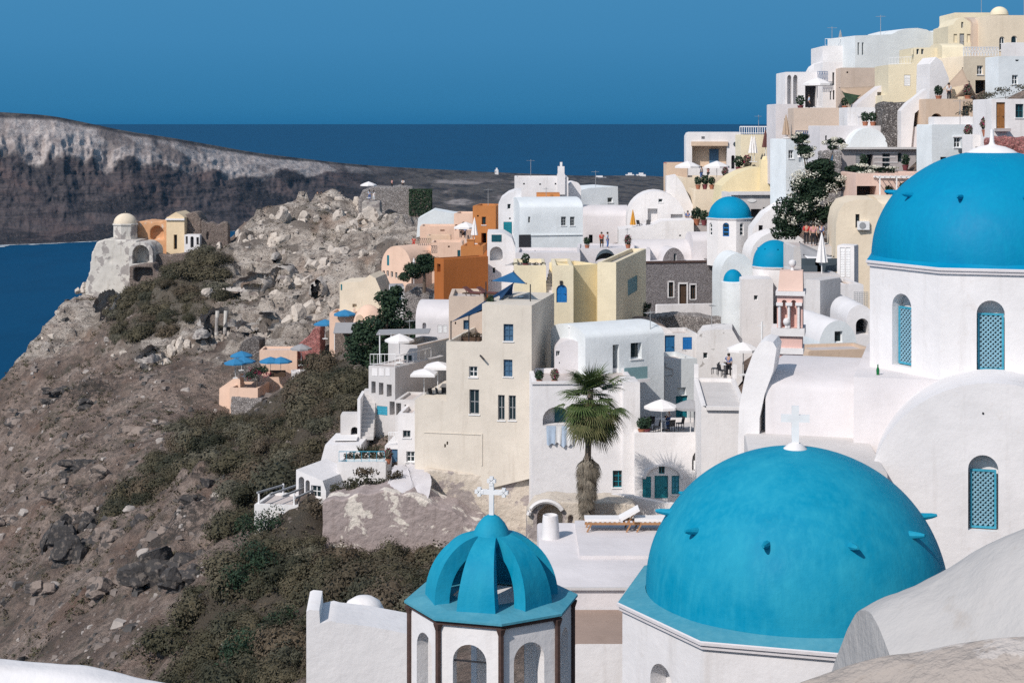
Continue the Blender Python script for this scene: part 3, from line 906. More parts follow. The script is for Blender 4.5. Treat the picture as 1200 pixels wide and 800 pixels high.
class House:
    """a block whose front stands on a surveyed line; features are surveyed on the front, right (R:) or left (L:) wall"""
    def __init__(s, name, label, px0, px1, pt, pb, d, L, yaw=0, m='W', roof='flat', feats=(), down=5, out=None, par=.35, cat='house', group=None, pr=None, ps=None, rise=None, rm=None, floor='FLOOR', back=True, dref=None):
        s.yaw = R(yaw); c, n = math.cos(s.yaw), math.sin(s.yaw)
        s.A = Vector(((px0 - 600) / F * d, d)); s.c, s.n = c, n
        s.W = s.u(px1)
        s.zb = -(pb - HY) / F * d
        s.L = L
        if pr is not None:          # far end of the right wall seen at this column
            s.L = s.solve(px1, pr, +1)
        H = -(pt - HY) / F * d - s.zb
        s.H = H
        s.root = empty(name, (s.A.x, s.A.y, s.zb), s.yaw, label, cat, group)
        fF = lambda u, w, v: (u, w, v)
        fR = lambda u, w, v: (s.W - w, u, v)
        fL = lambda u, w, v: (w, u, v)
        s.fn = dict(F=fF, R=fR, L=fL)
        Wd = s.W
        mi = M[m]
        base = -down
        # outlines
        side = None
        if out is not None:
            o = [(s.u(px), s.v(px, py)) for px, py in out]
            lo = min(p[1] for p in o)
            o = [(u, base if v < lo + .05 else v) for u, v in o]
            if sum(o[i][0] * o[(i + 1) % len(o)][1] - o[(i + 1) % len(o)][0] * o[i][1] for i in range(len(o))) < 0: o = o[::-1]
        elif roof == 'vault':
            sp = -((ps if ps else pt + 10) - HY) / F * d - s.zb
            nseg = 16
            o = [(0, base), (Wd, base)] + [(Wd / 2 + Wd / 2 * math.cos(math.pi * i / nseg), sp + (H - sp) * math.sin(math.pi * i / nseg)) for i in range(nseg + 1)]
        else:
            if roof == 'xvault':
                sp = H
                rise = rise or s.L * .4
                nseg = 14
                side = [(0, base), (s.L, base)] + [(s.L / 2 + s.L / 2 * math.cos(math.pi * i / nseg), sp + rise * math.sin(math.pi * i / nseg)) for i in range(nseg + 1)]
            r = .10
            o = [(0, base), (Wd, base), (Wd, H - r), (Wd - r * .3, H - r * .3), (Wd - r, H), (r, H), (r * .3, H - r * .3), (0, H - r)] if roof != 'xvault' else [(0, base), (Wd, base), (Wd, H), (0, H)]
        s.o = o
        holes = dict(F=[], R=[], L=[])
        todo = []
        for ft in feats:
            kind, a0, b0, a1, b1 = ft[:5]
            op = ft[5] if len(ft) > 5 else {}
            face = 'F'
            if ':' in kind: face, kind = kind.split(':')
            if face == 'F':
                u0, u1 = s.u(a0), s.u(a1); v1, v0 = s.v(a0, b0), s.v(a0, b1)
            else:
                base_x = px1 if face == 'R' else px0
                u0, u1 = s.solve(base_x, a0, 1), s.solve(base_x, a1, 1)
                yy = s.A.y + (s.W * n if face == 'R' else 0) + u0 * c
                v1, v0 = (-(b0 - HY) / F * yy - s.zb, -(b1 - HY) / F * yy - s.zb)
            if u1 < u0: u0, u1 = u1, u0
            if face != 'F': u1 = min(u1, s.L - .15); 
            arched = kind[0] == 'a' and kind != 'ac'
            k2 = kind[1:] if arched else kind
            ho = arch(u0, u1, v0, v1, k=op.get('k', 1.0)) if arched else rect(u0, u1, v0, v1)
            rec = op.get('rec', {'win': .22, 'door': .2, 'shut': .1, 'niche': .8, 'hole': 2.2, 'vent': .5}[k2])
            holes[face].append((ho, rec, 0 if k2 in ('niche', 'vent') else (1 if k2 == 'hole' else None)))
            if k2 in ('win', 'door', 'shut'): todo.append((s.fn[face], ho, k2, rec, op))
        mb = MB()
        mats = [mi, M['dark'], M[rm] if rm else mi, M[floor]]
        mb.holed(o, holes['F'], fF, 0)
        # back
        if back: mb.add([(u, s.L, v) for u, v in o], tessellate_polygon([[Vector((u, v, 0)) for u, v in o]]), 0)
        if side:
            for face, xx in (('L', 0), ('R', Wd)):
                mb.holed(side, holes[face], s.fn[face], 0)
            top = side[2:]
            for i in range(len(top) - 1):
                a, b_ = top[i], top[i + 1]
                mb.add([(0, a[0], a[1]), (Wd, a[0], a[1]), (Wd, b_[0], b_[1]), (0, b_[0], b_[1])], [(0, 1, 2, 3)], 2)
        else:
            nn = len(o)
            for i in range(nn):
                a, b_ = o[i], o[(i + 1) % nn]
                if abs(a[1] - base) < .02 and abs(b_[1] - base) < .02: continue
                if abs(a[0] - b_[0]) < .01 and abs(a[0] - Wd) < .05 and holes['R'] and abs(a[1] - b_[1]) > 1:
                    mb.holed(rect(0, s.L, min(a[1], b_[1]), max(a[1], b_[1])), holes['R'], fR, 0); continue
                if abs(a[0] - b_[0]) < .01 and abs(a[0]) < .05 and holes['L'] and abs(a[1] - b_[1]) > 1:
                    mb.holed(rect(0, s.L, min(a[1], b_[1]), max(a[1], b_[1])), holes['L'], fL, 0); continue
                wide = abs(a[1] - b_[1]) < .02 and abs(a[0] - b_[0]) > 1.2
                if roof == 'flat' and wide and par > 0:
                    x0, x1 = sorted((a[0], b_[0])); z = a[1]; t = .22
                    mb.add([(x0, 0, z), (x1, 0, z), (x1, s.L, z), (x0, s.L, z), (x0 + t, t, z), (x1 - t, t, z), (x1 - t, s.L - t, z), (x0 + t, s.L - t, z)],
                           [(0, 1, 5, 4), (1, 2, 6, 5), (2, 3, 7, 6), (3, 0, 4, 7)], 0)
                    q = [(x0 + t, t), (x1 - t, t), (x1 - t, s.L - t), (x0 + t, s.L - t)]
                    for j in range(4):
                        mb.add([(*q[j], z), (*q[(j + 1) % 4], z), (*q[(j + 1) % 4], z - par), (*q[j], z - par)], [(0, 1, 2, 3)], 0)
                    mb.add([(*p, z - par) for p in q], [(0, 1, 2, 3)], 3 if rm is None else 2)
                else:
                    top = abs(a[0] - b_[0]) > abs(a[1] - b_[1]) * .2
                    mb.add([(a[0], 0, a[1]), (b_[0], 0, b_[1]), (b_[0], s.L, b_[1]), (a[0], s.L, a[1])], [(0, 1, 2, 3)], 2 if top else 0)
        rough = m in ('MUD', 'MUV', 'RK', 'SW', 'SB', 'SR', 'SP', 'TI', 'RO') and roof != 'vault'
        if rough:
            xs_ = [p[0] for p in o if abs(p[1] - base) < .02]
            mb.add([(min(xs_), 0, base), (max(xs_), 0, base), (max(xs_), s.L, base), (min(xs_), s.L, base)], [(0, 1, 2, 3)], 0)
        s.wall = mb.build('wall', mats, s.root, smooth=35)
        if rough:
            md = s.wall.modifiers.new('grain', 'REMESH'); md.mode = 'VOXEL'; md.voxel_size = max(.11, s.A.y / 1000); md.use_smooth_shade = True
            for nm, sz, st in (('big', 1.3, .30), ('small', .30, .26)):
                tx = bpy.data.textures.get('rough_' + nm) or bpy.data.textures.new('rough_' + nm, 'CLOUDS'); tx.noise_scale = sz; tx.noise_depth = 3
                md = s.wall.modifiers.new('rough_' + nm, 'DISPLACE'); md.texture = tx; md.strength = st * (.35 if m in ('MUD', 'MUV') else 1) * (.6 if m in ('TI', 'RO', 'SB') else 1); md.mid_level = .5; md.texture_coords = 'LOCAL'
        for fn, ho, k2, rec, op in todo:
            opening(s.root, fn, ho, k2, rec, op.get('f', 'white'), op.get('p', 'glass'), op.get('c', 'teal'), op.get('b', 1))

    def u(s, px):
        k = (px - 600) / F
        return (k * s.A.y - s.A.x) / (s.c - k * s.n)

    def v(s, px, py):
        return -(py - HY) / F * (s.A.y + s.u(px) * s.n) - s.zb

    def solve(s, pxc, px, sg):
        u = s.u(pxc) if pxc is not None else 0
        X, Y = s.A.x + u * s.c, s.A.y + u * s.n
        dx, dy = -s.n, s.c
        k = (px - 600) / F
        return (k * Y - X) / (dx - k * dy)

    # extras: local coordinates from the front line
    def part(s, mb, name, mat, smooth=None, label=None):
        o = mb.build(name, M[mat] if isinstance(mat, str) else [M[q] for q in mat], s.root, smooth=smooth)
        if label: o['label'] = label
        return o

    def ledge(s, px0, px1, py, py2, dep=.3, mat='white', name='cornice'):
        u0, u1 = s.u(px0), s.u(px1); v1, v0 = s.v(px0, py), s.v(px0, py2)
        mb = MB(); mb.box(u0, u1, -dep, -.003, v0, v1); return s.part(mb, name, mat)

    def chimney(s, px, py0, py1, w, y=1.0, mat='W', name='chimney'):
        u = s.u(px); z1 = s.v(px, py0) * (1 + 0); z0 = min(s.v(px, py1), s.H) - .3
        mb = MB(); mb.box(u - w / 2, u + w / 2, y, y + w, z0, z1); mb.box(u - w / 2 - .06, u + w / 2 + .06, y - .06, y + w + .06, z1, z1 + .1)
        return s.part(mb, name, mat)

    def pt(s, px, py, y=0.0):
        """world point on the front wall"""
        u = s.u(px)
        return s.root.matrix_basis @ Vector((u, y, s.v(px, py)))


H = House


def thing(name, label, cat, loc, rz=0, group=None):
    return empty(name, loc, rz, label, cat, group)


# ------------------------------------------------------------------ props
PROTO = {}


def placed(key, maker, loc, rz, label, group=None, scale=None):
    """first one is built, later ones are copies with their own label"""
    if key not in PROTO:
        o = maker(); PROTO[key] = o
        o.location = loc; o.rotation_euler = (0, 0, rz)
        if scale: o.scale = (scale,) * 3 if not isinstance(scale, (tuple, list)) else scale
        if label: o['label'] = label
        if group: o['group'] = group
        return o
    return copy_tree(PROTO[key], loc, rz, scale or 1.0, label, group)


def mk_umbrella(color, sides=8, rad=1.5, drop=.5, valance=True):
    def f():
        r = empty('parasol', cat='parasol')
        mb = MB(); mb.tube([(0, 0, 0), (0, 0, 2.35)], .03, 6); mb.box(-.3, .3, -.3, .3, 0, .07); mb.build('pole', M['white'], r)
        mb = MB()
        prof = [(0.02, 2.5), (rad * .5, 2.5 - drop * .42), (rad, 2.5 - drop)]
        if valance: prof.append((rad * 1.005, 2.5 - drop - .18))
        mb.lathe(prof, sides)
        mb.build('canopy', M[color], r, smooth=None)
        mb = MB()
        for k in range(sides):
            a = 2 * math.pi * k / sides
            mb.bar((.03, 0, 1.9) if False else (.03 * math.cos(a), .03 * math.sin(a), 1.85), (rad * .55 * math.cos(a), rad * .55 * math.sin(a), 2.5 - drop * .50), .025)
        mb.build('rib', M['white'], r)
        return r
    return f


def mk_closed(color, h=2.6):
    def f():
        r = empty('closed_parasol', cat='parasol')
        mb = MB(); mb.tube([(0, 0, 0), (0, 0, h)], .03, 6); mb.box(-.25, .25, -.25, .25, 0, .07); mb.build('pole', M['white'], r)
        mb = MB(); n = 16
        prof = [(.02, h + .05), (.09, h - .25), (.17, h - .8), (.26, h - 1.45), (.30, h - 1.7), (.22, h - 1.72)]
        b = len(mb.v)
        for i, (rr_, z) in enumerate(prof):
            for k in range(n):
                a = 2 * math.pi * k / n
                q = rr_ * (1 + (.22 if k % 2 else -.18) * min(1, i * .5))
                mb.v.append((q * math.cos(a), q * math.sin(a), z))
        for i in range(len(prof) - 1):
            for k in range(n):
                mb.f.append([i * n + k, i * n + (k + 1) % n, (i + 1) * n + (k + 1) % n, (i + 1) * n + k]); mb.m.append(0)
        mb.build('canopy', M[color], r, smooth=None)
        return r
    return f


def mk_lounger(fr='twood', cu='canvas'):
    def f():
        r = empty('sun_lounger', cat='sun lounger')
        mb = MB()
        for y in (-.32, .32): mb.box(-1.0, 1.0, y - .03, y + .03, .26, .33)
        for x in np.linspace(-.95, .95, 12): mb.box(x - .04, x + .04, -.29, .29, .33, .35)
        mb.build('frame', M[fr], r)
        for x in (-.8, .62):
            for y in (-.32, .32):
                mb = MB(); mb.bar((x - .12, y * 1.08, 0), (x + .05, y * 1.08, .30), .05); mb.build('leg', M[fr], r)
        mb = MB(); mb.obox((-.35, 0, .41), (.64, 0, 0), (0, .3, 0), (0, 0, .05)); mb.obox((.62, 0, .60), (.36, 0, .20), (0, .3, 0), (-.025, 0, .045)); mb.build('cushion', M[cu], r)
        mb = MB(); mb.bar((.55, -.2, .3), (.78, -.2, .62), .04); mb.bar((.55, .2, .3), (.78, .2, .62), .04); mb.build('backrest_prop', M[fr], r)
        return r
    return f


def mk_chair(c='grey'):
    def f():
        r = empty('terrace_chair', cat='chair')
        mb = MB(); mb.box(-.24, .24, -.24, .24, .42, .47); mb.build('seat', M[c], r)
        mb = MB(); mb.obox((0, .25, .70), (.24, 0, 0), (0, .02, 0), (0, .05, .22)); mb.build('backrest', M[c], r)
        for x in (-.21, .21):
            for y in (-.2, .2):
                mb = MB(); mb.bar((x, y, 0), (x, y, .43), .04); mb.build('leg', M[c], r)
        return r
    return f


def mk_table(c='white'):
    def f():
        r = empty('terrace_table', cat='table')
        mb = MB(); mb.lathe([(0, .72), (.42, .72), (.42, .75), (0, .75)], 16); mb.build('table_top', M[c], r)
        mb = MB(); mb.tube([(0, 0, .02), (0, 0, .72)], .035, 6); mb.lathe([(0, 0), (.26, 0), (.24, .03), (0, .04)], 12); mb.build('pedestal', M['iron'], r)
        return r
    return f


def mk_ac():
    r = empty('air_conditioner', cat='air conditioner')
    mb = MB(); mb.box(-.42, .42, -.32, 0, 0, .62); mb.build('casing', M['white'], r)
    mb = MB(); mb.lathe([(.0, .0), (.24, .0), (.24, .02), (0, .02)], 18); o = mb.build('fan_grille', M['grey'], r); o.location = (-.08, -.322, .31); o.rotation_euler = (R(90), 0, 0)
    mb = MB(); mb.bar((-.3, -.3, -.03), (-.3, 0, -.03), .04); mb.bar((.3, -.3, -.03), (.3, 0, -.03), .04); mb.build('bracket', M['grey'], r)
    return r


def mk_pot(potm, leaf, h=.9, flower=None):
    def f():
        r = empty('potted_plant', cat='potted plant')
        mb = MB(); mb.lathe([(.0, 0), (.17, 0), (.25, .38), (.28, .40), (.28, .46), (.22, .46), (.2, .4), (0, .4)], 14); mb.build('pot', M[potm], r)
        rg = random.Random(hash(potm + leaf) & 255)
        mb = MB(); leaf_cloud(mb, (0, 0, .46 + h * .45), (.36, .36, h * .5), 160, .13, rg); mb.build('foliage', M[leaf], r, smooth=None, merge=False)
        if flower:
            mb = MB(); leaf_cloud(mb, (0, 0, .5 + h * .5), (.38, .38, h * .5), 60, .08, rg); mb.build('blossom', M[flower], r, smooth=None, merge=False)
        return r
    return f


def leaf_cloud(mb, c, rad, n, size, rg, shell=.55, mi=0, jit=.5):
    """small leaf faces scattered through an ellipsoid, thicker near its skin"""
    for _ in range(n):
        while True:
            x, y, z = rg.uniform(-1, 1), rg.uniform(-1, 1), rg.uniform(-1, 1)
            q = x * x + y * y + z * z
            if q < 1 and (q > shell * rg.random()): break
        p = Vector((c[0] + x * rad[0], c[1] + y * rad[1], c[2] + z * rad[2]))
        out = Vector((x, y, z + .35)) + Vector((rg.gauss(0, jit), rg.gauss(0, jit), rg.gauss(0, jit)))
        out.normalize()
        t = out.cross(Vector((rg.gauss(0, 1), rg.gauss(0, 1), rg.gauss(0, 1)))).normalized()
        s_ = size * rg.uniform(.6, 1.35)
        bt = out.cross(t)
        mb.add([p - t * s_, p + bt * s_ * .5 - out * s_ * .15, p + t * s_, p - bt * s_ * .5 - out * s_ * .15], [(0, 1, 2, 3)], mi)


def tree(name, label, cat, loc, clumps, leaf, size, trunk_h, n_per=420, bark='bark', tr=.16, flower=None, seed=1, nfl=0, group=None):
    """clumps: (x,y,z,rx,ry,rz) relative to the base"""
    rg = random.Random(seed)
    r = empty(name, loc, rg.uniform(0, .3), label, cat, group)
    mb = MB()
    top = Vector((0, 0, trunk_h))
    mb.tube([(0, 0, -1.0), (.05, .02, trunk_h * .5), (0, 0, trunk_h)], [tr * 1.3, tr, tr * .8], 8)
    for c in clumps:
        e = Vector(c[:3]); mid = top.lerp(e, .5) + Vector((0, 0, -.1 * e.length))
        mb.tube([top * .9, mid, e], [tr * .6, tr * .4, tr * .12], 6)
    mb.build('trunk', M[bark], r)
    mb = MB()
    for c in clumps:
        k = (c[3] * c[4] * c[5]) ** (2 / 3)
        n = int(n_per * k)
        sub_ = [(c[0] + c[3] * rg.uniform(-.5, .5), c[1] + c[4] * rg.uniform(-.5, .5), c[2] + c[5] * rg.uniform(-.5, .5)) for _ in range(7)]
        for s_ in sub_:
            f_ = rg.uniform(.38, .62)
            leaf_cloud(mb, s_, (c[3] * f_, c[4] * f_, c[5] * f_), n // 7, size, rg)
    mb.build('crown', M[leaf], r, smooth=None, merge=False)
    if flower:
        mb = MB()
        for c in clumps:
            for _ in range(5):
                q = Vector((rg.gauss(0, 1), rg.gauss(0, 1) - .5, rg.gauss(0, 1))).normalized()
                p = (c[0] + q.x * c[3] * .9, c[1] + q.y * c[4] * .9, c[2] + q.z * c[5] * .9)
                leaf_cloud(mb, p, (c[3] * .35, c[4] * .35, c[5] * .35), nfl // 5, size * .6, rg)
        mb.build('blossom', M[flower], r, smooth=None, merge=False)
    return r


def railing(name, label, a, b, h=1.0, n=12, mat='white', lattice=False, post=.05):
    a, b = Vector(a), Vector(b)
    r = empty(name, a, 0, label, 'railing')
    d = b - a; up = Vector((0, 0, h))
    mb = MB(); mb.bar(up, d + up, post, post); mb.bar(up * .1, d + up * .1, post * .7); mb.build('rail', M[mat], r)
    mb = MB()
    for i in range(n + 1):
        p = d * i / n
        mb.bar(p, p + up, post * .6)
        if lattice and i < n:
            q = d * (i + 1) / n
            mb.bar(p + up * .1, q + up, post * .5); mb.bar(q + up * .1, p + up, post * .5)
    mb.build('baluster', M[mat], r)
    return r


def person(label, loc, rz, top='cl_white', leg='cl_black', pose=0, h=1.7, group=None):
    """one skinned figure with clothes; pose 0 standing, 1 leaning arm raised, 2 seated"""
    r = empty('person', loc, rz, label, 'person', group)
    k = h / 1.7
    J = dict(pel=(0, 0, .92), che=(0, .01, 1.28), nec=(0, 0, 1.46), hea=(0, -.02, 1.58), top=(0, 0, 1.66), lh=(-.1, 0, .88), lk=(-.11, -.02, .48), la=(-.11, .02, .08), lt=(-.12, -.16, .04),
             rh=(.1, 0, .88), rk=(.12, -.05, .48), ra=(.12, .03, .08), rt=(.13, -.15, .04), ls=(-.19, 0, 1.38), le=(-.24, .03, 1.10), lw=(-.22, -.06, .86), lf=(-.22, -.1, .76), rs=(.19, 0, 1.38), re=(.25, .03, 1.10), rw=(.23, -.08, .87), rf=(.23, -.12, .77))
    if pose == 1: J.update(re=(.28, -.2, 1.22), rw=(.14, -.38, 1.38), rf=(.10, -.44, 1.44), rk=(.13, -.18, .52), ra=(.13, -.1, .1), rt=(.13, -.27, .06))
    if pose == 2:
        J.update(lk=(-.12, -.44, .90), la=(-.12, -.46, .50), lt=(-.12, -.62, .46), rk=(.12, -.44, .90), ra=(.13, -.44, .50), rt=(.13, -.6, .46), lw=(-.2, -.26, .98), rw=(.2, -.26, .98), lf=(-.18, -.35, .96), rf=(.18, -.35, .96))
    E = [('pel', 'che'), ('che', 'nec'), ('nec', 'hea'), ('hea', 'top'), ('pel', 'lh'), ('lh', 'lk'), ('lk', 'la'), ('la', 'lt'), ('pel', 'rh'), ('rh', 'rk'), ('rk', 'ra'), ('ra', 'rt'), ('che', 'ls'), ('ls', 'le'), ('le', 'lw'), ('lw', 'lf'), ('che', 'rs'), ('rs', 're'), ('re', 'rw'), ('rw', 'rf')]
    RAD = dict(pel=.13, che=.145, nec=.055, hea=.105, top=.07, lh=.095, lk=.06, la=.042, lt=.035, rh=.095, rk=.06, ra=.042, rt=.035, ls=.06, le=.045, lw=.032, lf=.03, rs=.06, re=.045, rw=.032, rf=.03)

    def skin_mesh(name, names, grow, mat, par, sub=1):
        me = bpy.data.meshes.new(name); ix = {n: i for i, n in enumerate(names)}
        me.from_pydata([tuple(c * k for c in J[n]) for n in names], [(ix[a], ix[b]) for a, b in E if a in ix and b in ix], [])
        o = bpy.data.objects.new(name, me); col.objects.link(o); o.parent = par
        md = o.modifiers.new('skin', 'SKIN')
        for i, n in enumerate(names):
            q = RAD[n] * k + grow
            me.skin_vertices[0].data[i].radius = (q, q * (.8 if n in ('pel', 'che') else 1))
        me.skin_vertices[0].data[0].use_root = True
        o.modifiers.new('sub', 'SUBSURF').levels = sub; o.modifiers['sub'].render_levels = sub
        me.materials.append(M[mat])
        return o
    body = skin_mesh('body', list(J), 0, 'skin', r, 2)
    skin_mesh('shirt', ['pel', 'che', 'ls', 'le', 'rs', 're'], .014, top, r)
    skin_mesh('trousers', ['pel', 'lh', 'lk', 'la', 'rh', 'rk', 'ra'], .015, leg, r)
    mb = MB(); hx, hy, hz = (c * k for c in J['hea'])
    mb.lathe([(.0, .145 * k), (.075 * k, .125 * k), (.116 * k, .06 * k), (.12 * k, .0), (.10 * k, -.05 * k)], 12)
    o = mb.build('hair', M['hair'], r); o.location = (hx, hy + .022, hz + .01)
    return r


def wall_strip(name, label, pts, h, t, mat, cat='wall', down=1.0, cap=None):
    """free-standing wall through world points (top line given)"""
    r = empty(name, pts[0], 0, label, cat)
    o = Vector(pts[0])
    mb = MB()
    for a, b in zip(pts[:-1], pts[1:]):
        a, b = Vector(a) - o, Vector(b) - o
        d = Vector((b.x - a.x, b.y - a.y, 0)).normalized(); nx = Vector((-d.y, d.x, 0)) * t / 2
        e = d * t * .3
        vs = []
        for p in (a - e, b + e):
            for sgn in (-1, 1):
                vs += [p + nx * sgn - Vector((0, 0, h + down)), p + nx * sgn]
        mb.add(vs, [(0, 1, 3, 2), (4, 6, 7, 5), (0, 4, 5, 1), (2, 3, 7, 6), (1, 5, 7, 3), (0, 2, 6, 4)])
    mb.build('wall_body', M[mat], r, smooth=None, merge=False)
    return r
# ------------------------------------------------------------------ near churches and roofs
class Face:
    """vertical wall plane through two plan points; openings surveyed on it"""
    def __init__(s, a, b, o):
        s.a, s.b, s.o = Vector(a), Vector(b), Vector(o)
        d = s.b - s.a; s.W = d.length; s.t = d / s.W; s.n = Vector((-s.t.y, s.t.x))

    def u(s, px):
        k = (px - 600) / F
        return (k * s.a.y - s.a.x) / (s.t.x - k * s.t.y)

    def v(s, px, py):
        return -(py - HY) / F * (s.a.y + s.u(px) * s.t.y)

    def fn(s, sh=0.0):
        return lambda u, w, v: (s.a.x + s.t.x * u + s.n.x * (w + sh) - s.o.x, s.a.y + s.t.y * u + s.n.y * (w + sh) - s.o.y, v - s.o.z)


def octo(c, r, a0=187, n=8):
    return [Vector((c[0] + r * math.cos(R(a0 + 45 * k)), c[1] + r * math.sin(R(a0 + 45 * k)))) for k in range(n)]


def cross_mesh(h, w, t, d, lobes=False):
    mb = MB()
    mb.box(-t / 2, t / 2, -d / 2, d / 2, 0, h)
    z = h * .68
    mb.box(-w / 2, -t / 2, -d / 2, d / 2, z - t / 2, z + t / 2); mb.box(t / 2, w / 2, -d / 2, d / 2, z - t / 2, z + t / 2)
    if lobes:
        for x, zz in ((-w / 2, z), (w / 2, z), (0, h)):
            for dx, dz in ((-1, 0), (1, 0), (0, 1), (0, -1)):
                mb.box(x + dx * t * .55 - t * .38, x + dx * t * .55 + t * .38, -d * .6, d * .6, zz + dz * t * .55 - t * .38, zz + dz * t * .55 + t * .38)
    return mb


# ---- bell tower in front -------------------------------------------------
TC = (-.328, 26.0); TZ = -7.63
bt = thing('bell_tower', 'octagonal white bell tower with brown trim under an open blue ribbed cupola', 'bell tower', (TC[0], TC[1], -12.0))
O = Vector((TC[0], TC[1], -12.0))
cs = octo(TC, 1.30)
mb = MB()
for k in range(8):
    f = Face(cs[k], cs[(k + 1) % 8], O); f.n = Vector((-f.t.y, f.t.x))
    um = f.W / 2
    ho = arch(um - .27, um + .27, -10.2, -7.98, 12)
    mb.holed(rect(0, f.W, -14, TZ - .06), [(ho, .20, None)], f.fn(), 0)
    mb.holed(rect(.08, f.W - .08, -10.4, TZ - .06), [(inset(ho, -.004), .0005, None)], f.fn(.20), 0)
mb.add([(c.x - O.x, c.y - O.y, -10.4 - O.z) for c in cs], [tuple(range(8))])
mb.build('tower_wall', M['W'], bt, smooth=None, merge=False)
for k in range(8):
    c = cs[k]; mb = MB()
    dx = Vector((c.x - TC[0], c.y - TC[1])).normalized() * .015
    mb.tube([(c.x + dx.x - O.x, c.y + dx.y - O.y, -14 - O.z), (c.x + dx.x - O.x, c.y + dx.y - O.y, TZ - .16 - O.z)], .048, 6)
    mb.build('corner_column', M['brown'], bt)
    mb = MB(); mb.tube([(c.x + dx.x - O.x, c.y + dx.y - O.y, TZ - .16 - O.z), (c.x + dx.x - O.x, c.y + dx.y - O.y, TZ - .06 - O.z)], [.05, .085], 6); mb.build('capital', M['brown'], bt)
mb = MB(); cc = [octo((0, 0), r_) for r_ in (1.28, 1.345)]
for k in range(8):
    j = (k + 1) % 8
    mb.add([(*cc[1][k], TZ - .07 - O.z), (*cc[1][j], TZ - .07 - O.z), (*cc[1][j], TZ - .002 - O.z), (*cc[1][k], TZ - .002 - O.z)], [(0, 1, 2, 3)])
    mb.add([(*cc[0][k], TZ - .07 - O.z), (*cc[0][j], TZ - .07 - O.z), (*cc[1][j], TZ - .07 - O.z), (*cc[1][k], TZ - .07 - O.z)], [(0, 1, 2, 3)])
mb.build('cornice', M['brown'], bt, smooth=None)
mb = MB(); oc = octo((0, 0), 1.40); oi = octo((0, 0), 1.1); oh = octo((0, 0), .62)
z0, z1 = TZ - O.z, TZ + .05 - O.z
for k in range(8):
    j = (k + 1) % 8
    mb.add([(*oc[k], z0), (*oc[j], z0), (*oc[j], z0 + .035), (*oc[k], z0 + .035)], [(0, 1, 2, 3)])
    mb.add([(*oc[k], z0 + .035), (*oc[j], z0 + .035), (*oi[j], z1 + .04), (*oi[k], z1 + .04)], [(0, 1, 2, 3)])
    mb.add([(*oi[k], z1 + .04), (*oi[j], z1 + .04), (*oh[j], z1 + .045), (*oh[k], z1 + .045)], [(0, 1, 2, 3)])
mb.build('roof_slab', M['BLS'], bt, smooth=None)
mb = MB(); mb.add([(*p * .999, z1 + .02) for p in oh], [tuple(range(8))]); mb.build('cupola_floor', M['W'], bt, smooth=None)
for k in range(6):
    a = R(257 + 60 * k); ca, sa = math.cos(a), math.sin(a)
    mb = MB(); n = 16; ring = []
    for i in range(n + 1):
        th = math.pi / 2 * i / n
        ro_, zo = .12 + .90 * math.cos(th) ** .92, 1.00 * math.sin(th)
        ri, zi = .12 + .66 * math.cos(th) ** .92, .74 * math.sin(th)
        hw = .31 * (1 - .62 * (i / n) ** 1.2)
        zb_ = z1 + .03
        for r_, z_, s_ in ((ro_, zo, -1), (ro_, zo, 1), (ri, zi, 1), (ri, zi, -1)):
            ring.append((ca * r_ - sa * hw * s_, sa * r_ + ca * hw * s_, zb_ + z_))
    fs = []
    for i in range(n):
        for q in range(4):
            fs.append((i * 4 + q, i * 4 + (q + 1) % 4, (i + 1) * 4 + (q + 1) % 4, (i + 1) * 4 + q))
    fs += [(3, 2, 1, 0), (n * 4, n * 4 + 1, n * 4 + 2, n * 4 + 3)]
    mb.add(ring, fs); mb.build('rib', M['BL1'], bt, smooth=50)
mb = MB(); zz = z1
mb.lathe([(0, zz + .70), (.16, zz + .70), (.27, zz + .78), (.315, zz + .90), (.30, zz + 1.02), (.22, zz + 1.17), (.13, zz + 1.27), (.06, zz + 1.31), (0, zz + 1.31)], 20)
mb.build('lantern_cap', M['BL1'], bt, smooth=50)
o = cross_mesh(.56, .40, .075, .06, True).build('cross', M['white'], bt, smooth=None, merge=False); o.location = (0, 0, zz + 1.29); o.rotation_euler = (0, 0, R(-10))
f = Face(cs[1], cs[2], O); mb = MB(); mb.prism(rect(f.W / 2 - .27, f.W / 2 + .27, -8.27, -8.25), .06, .09, f.fn()); mb.build('tie_bar', M['iron'], bt, smooth=None, merge=False)


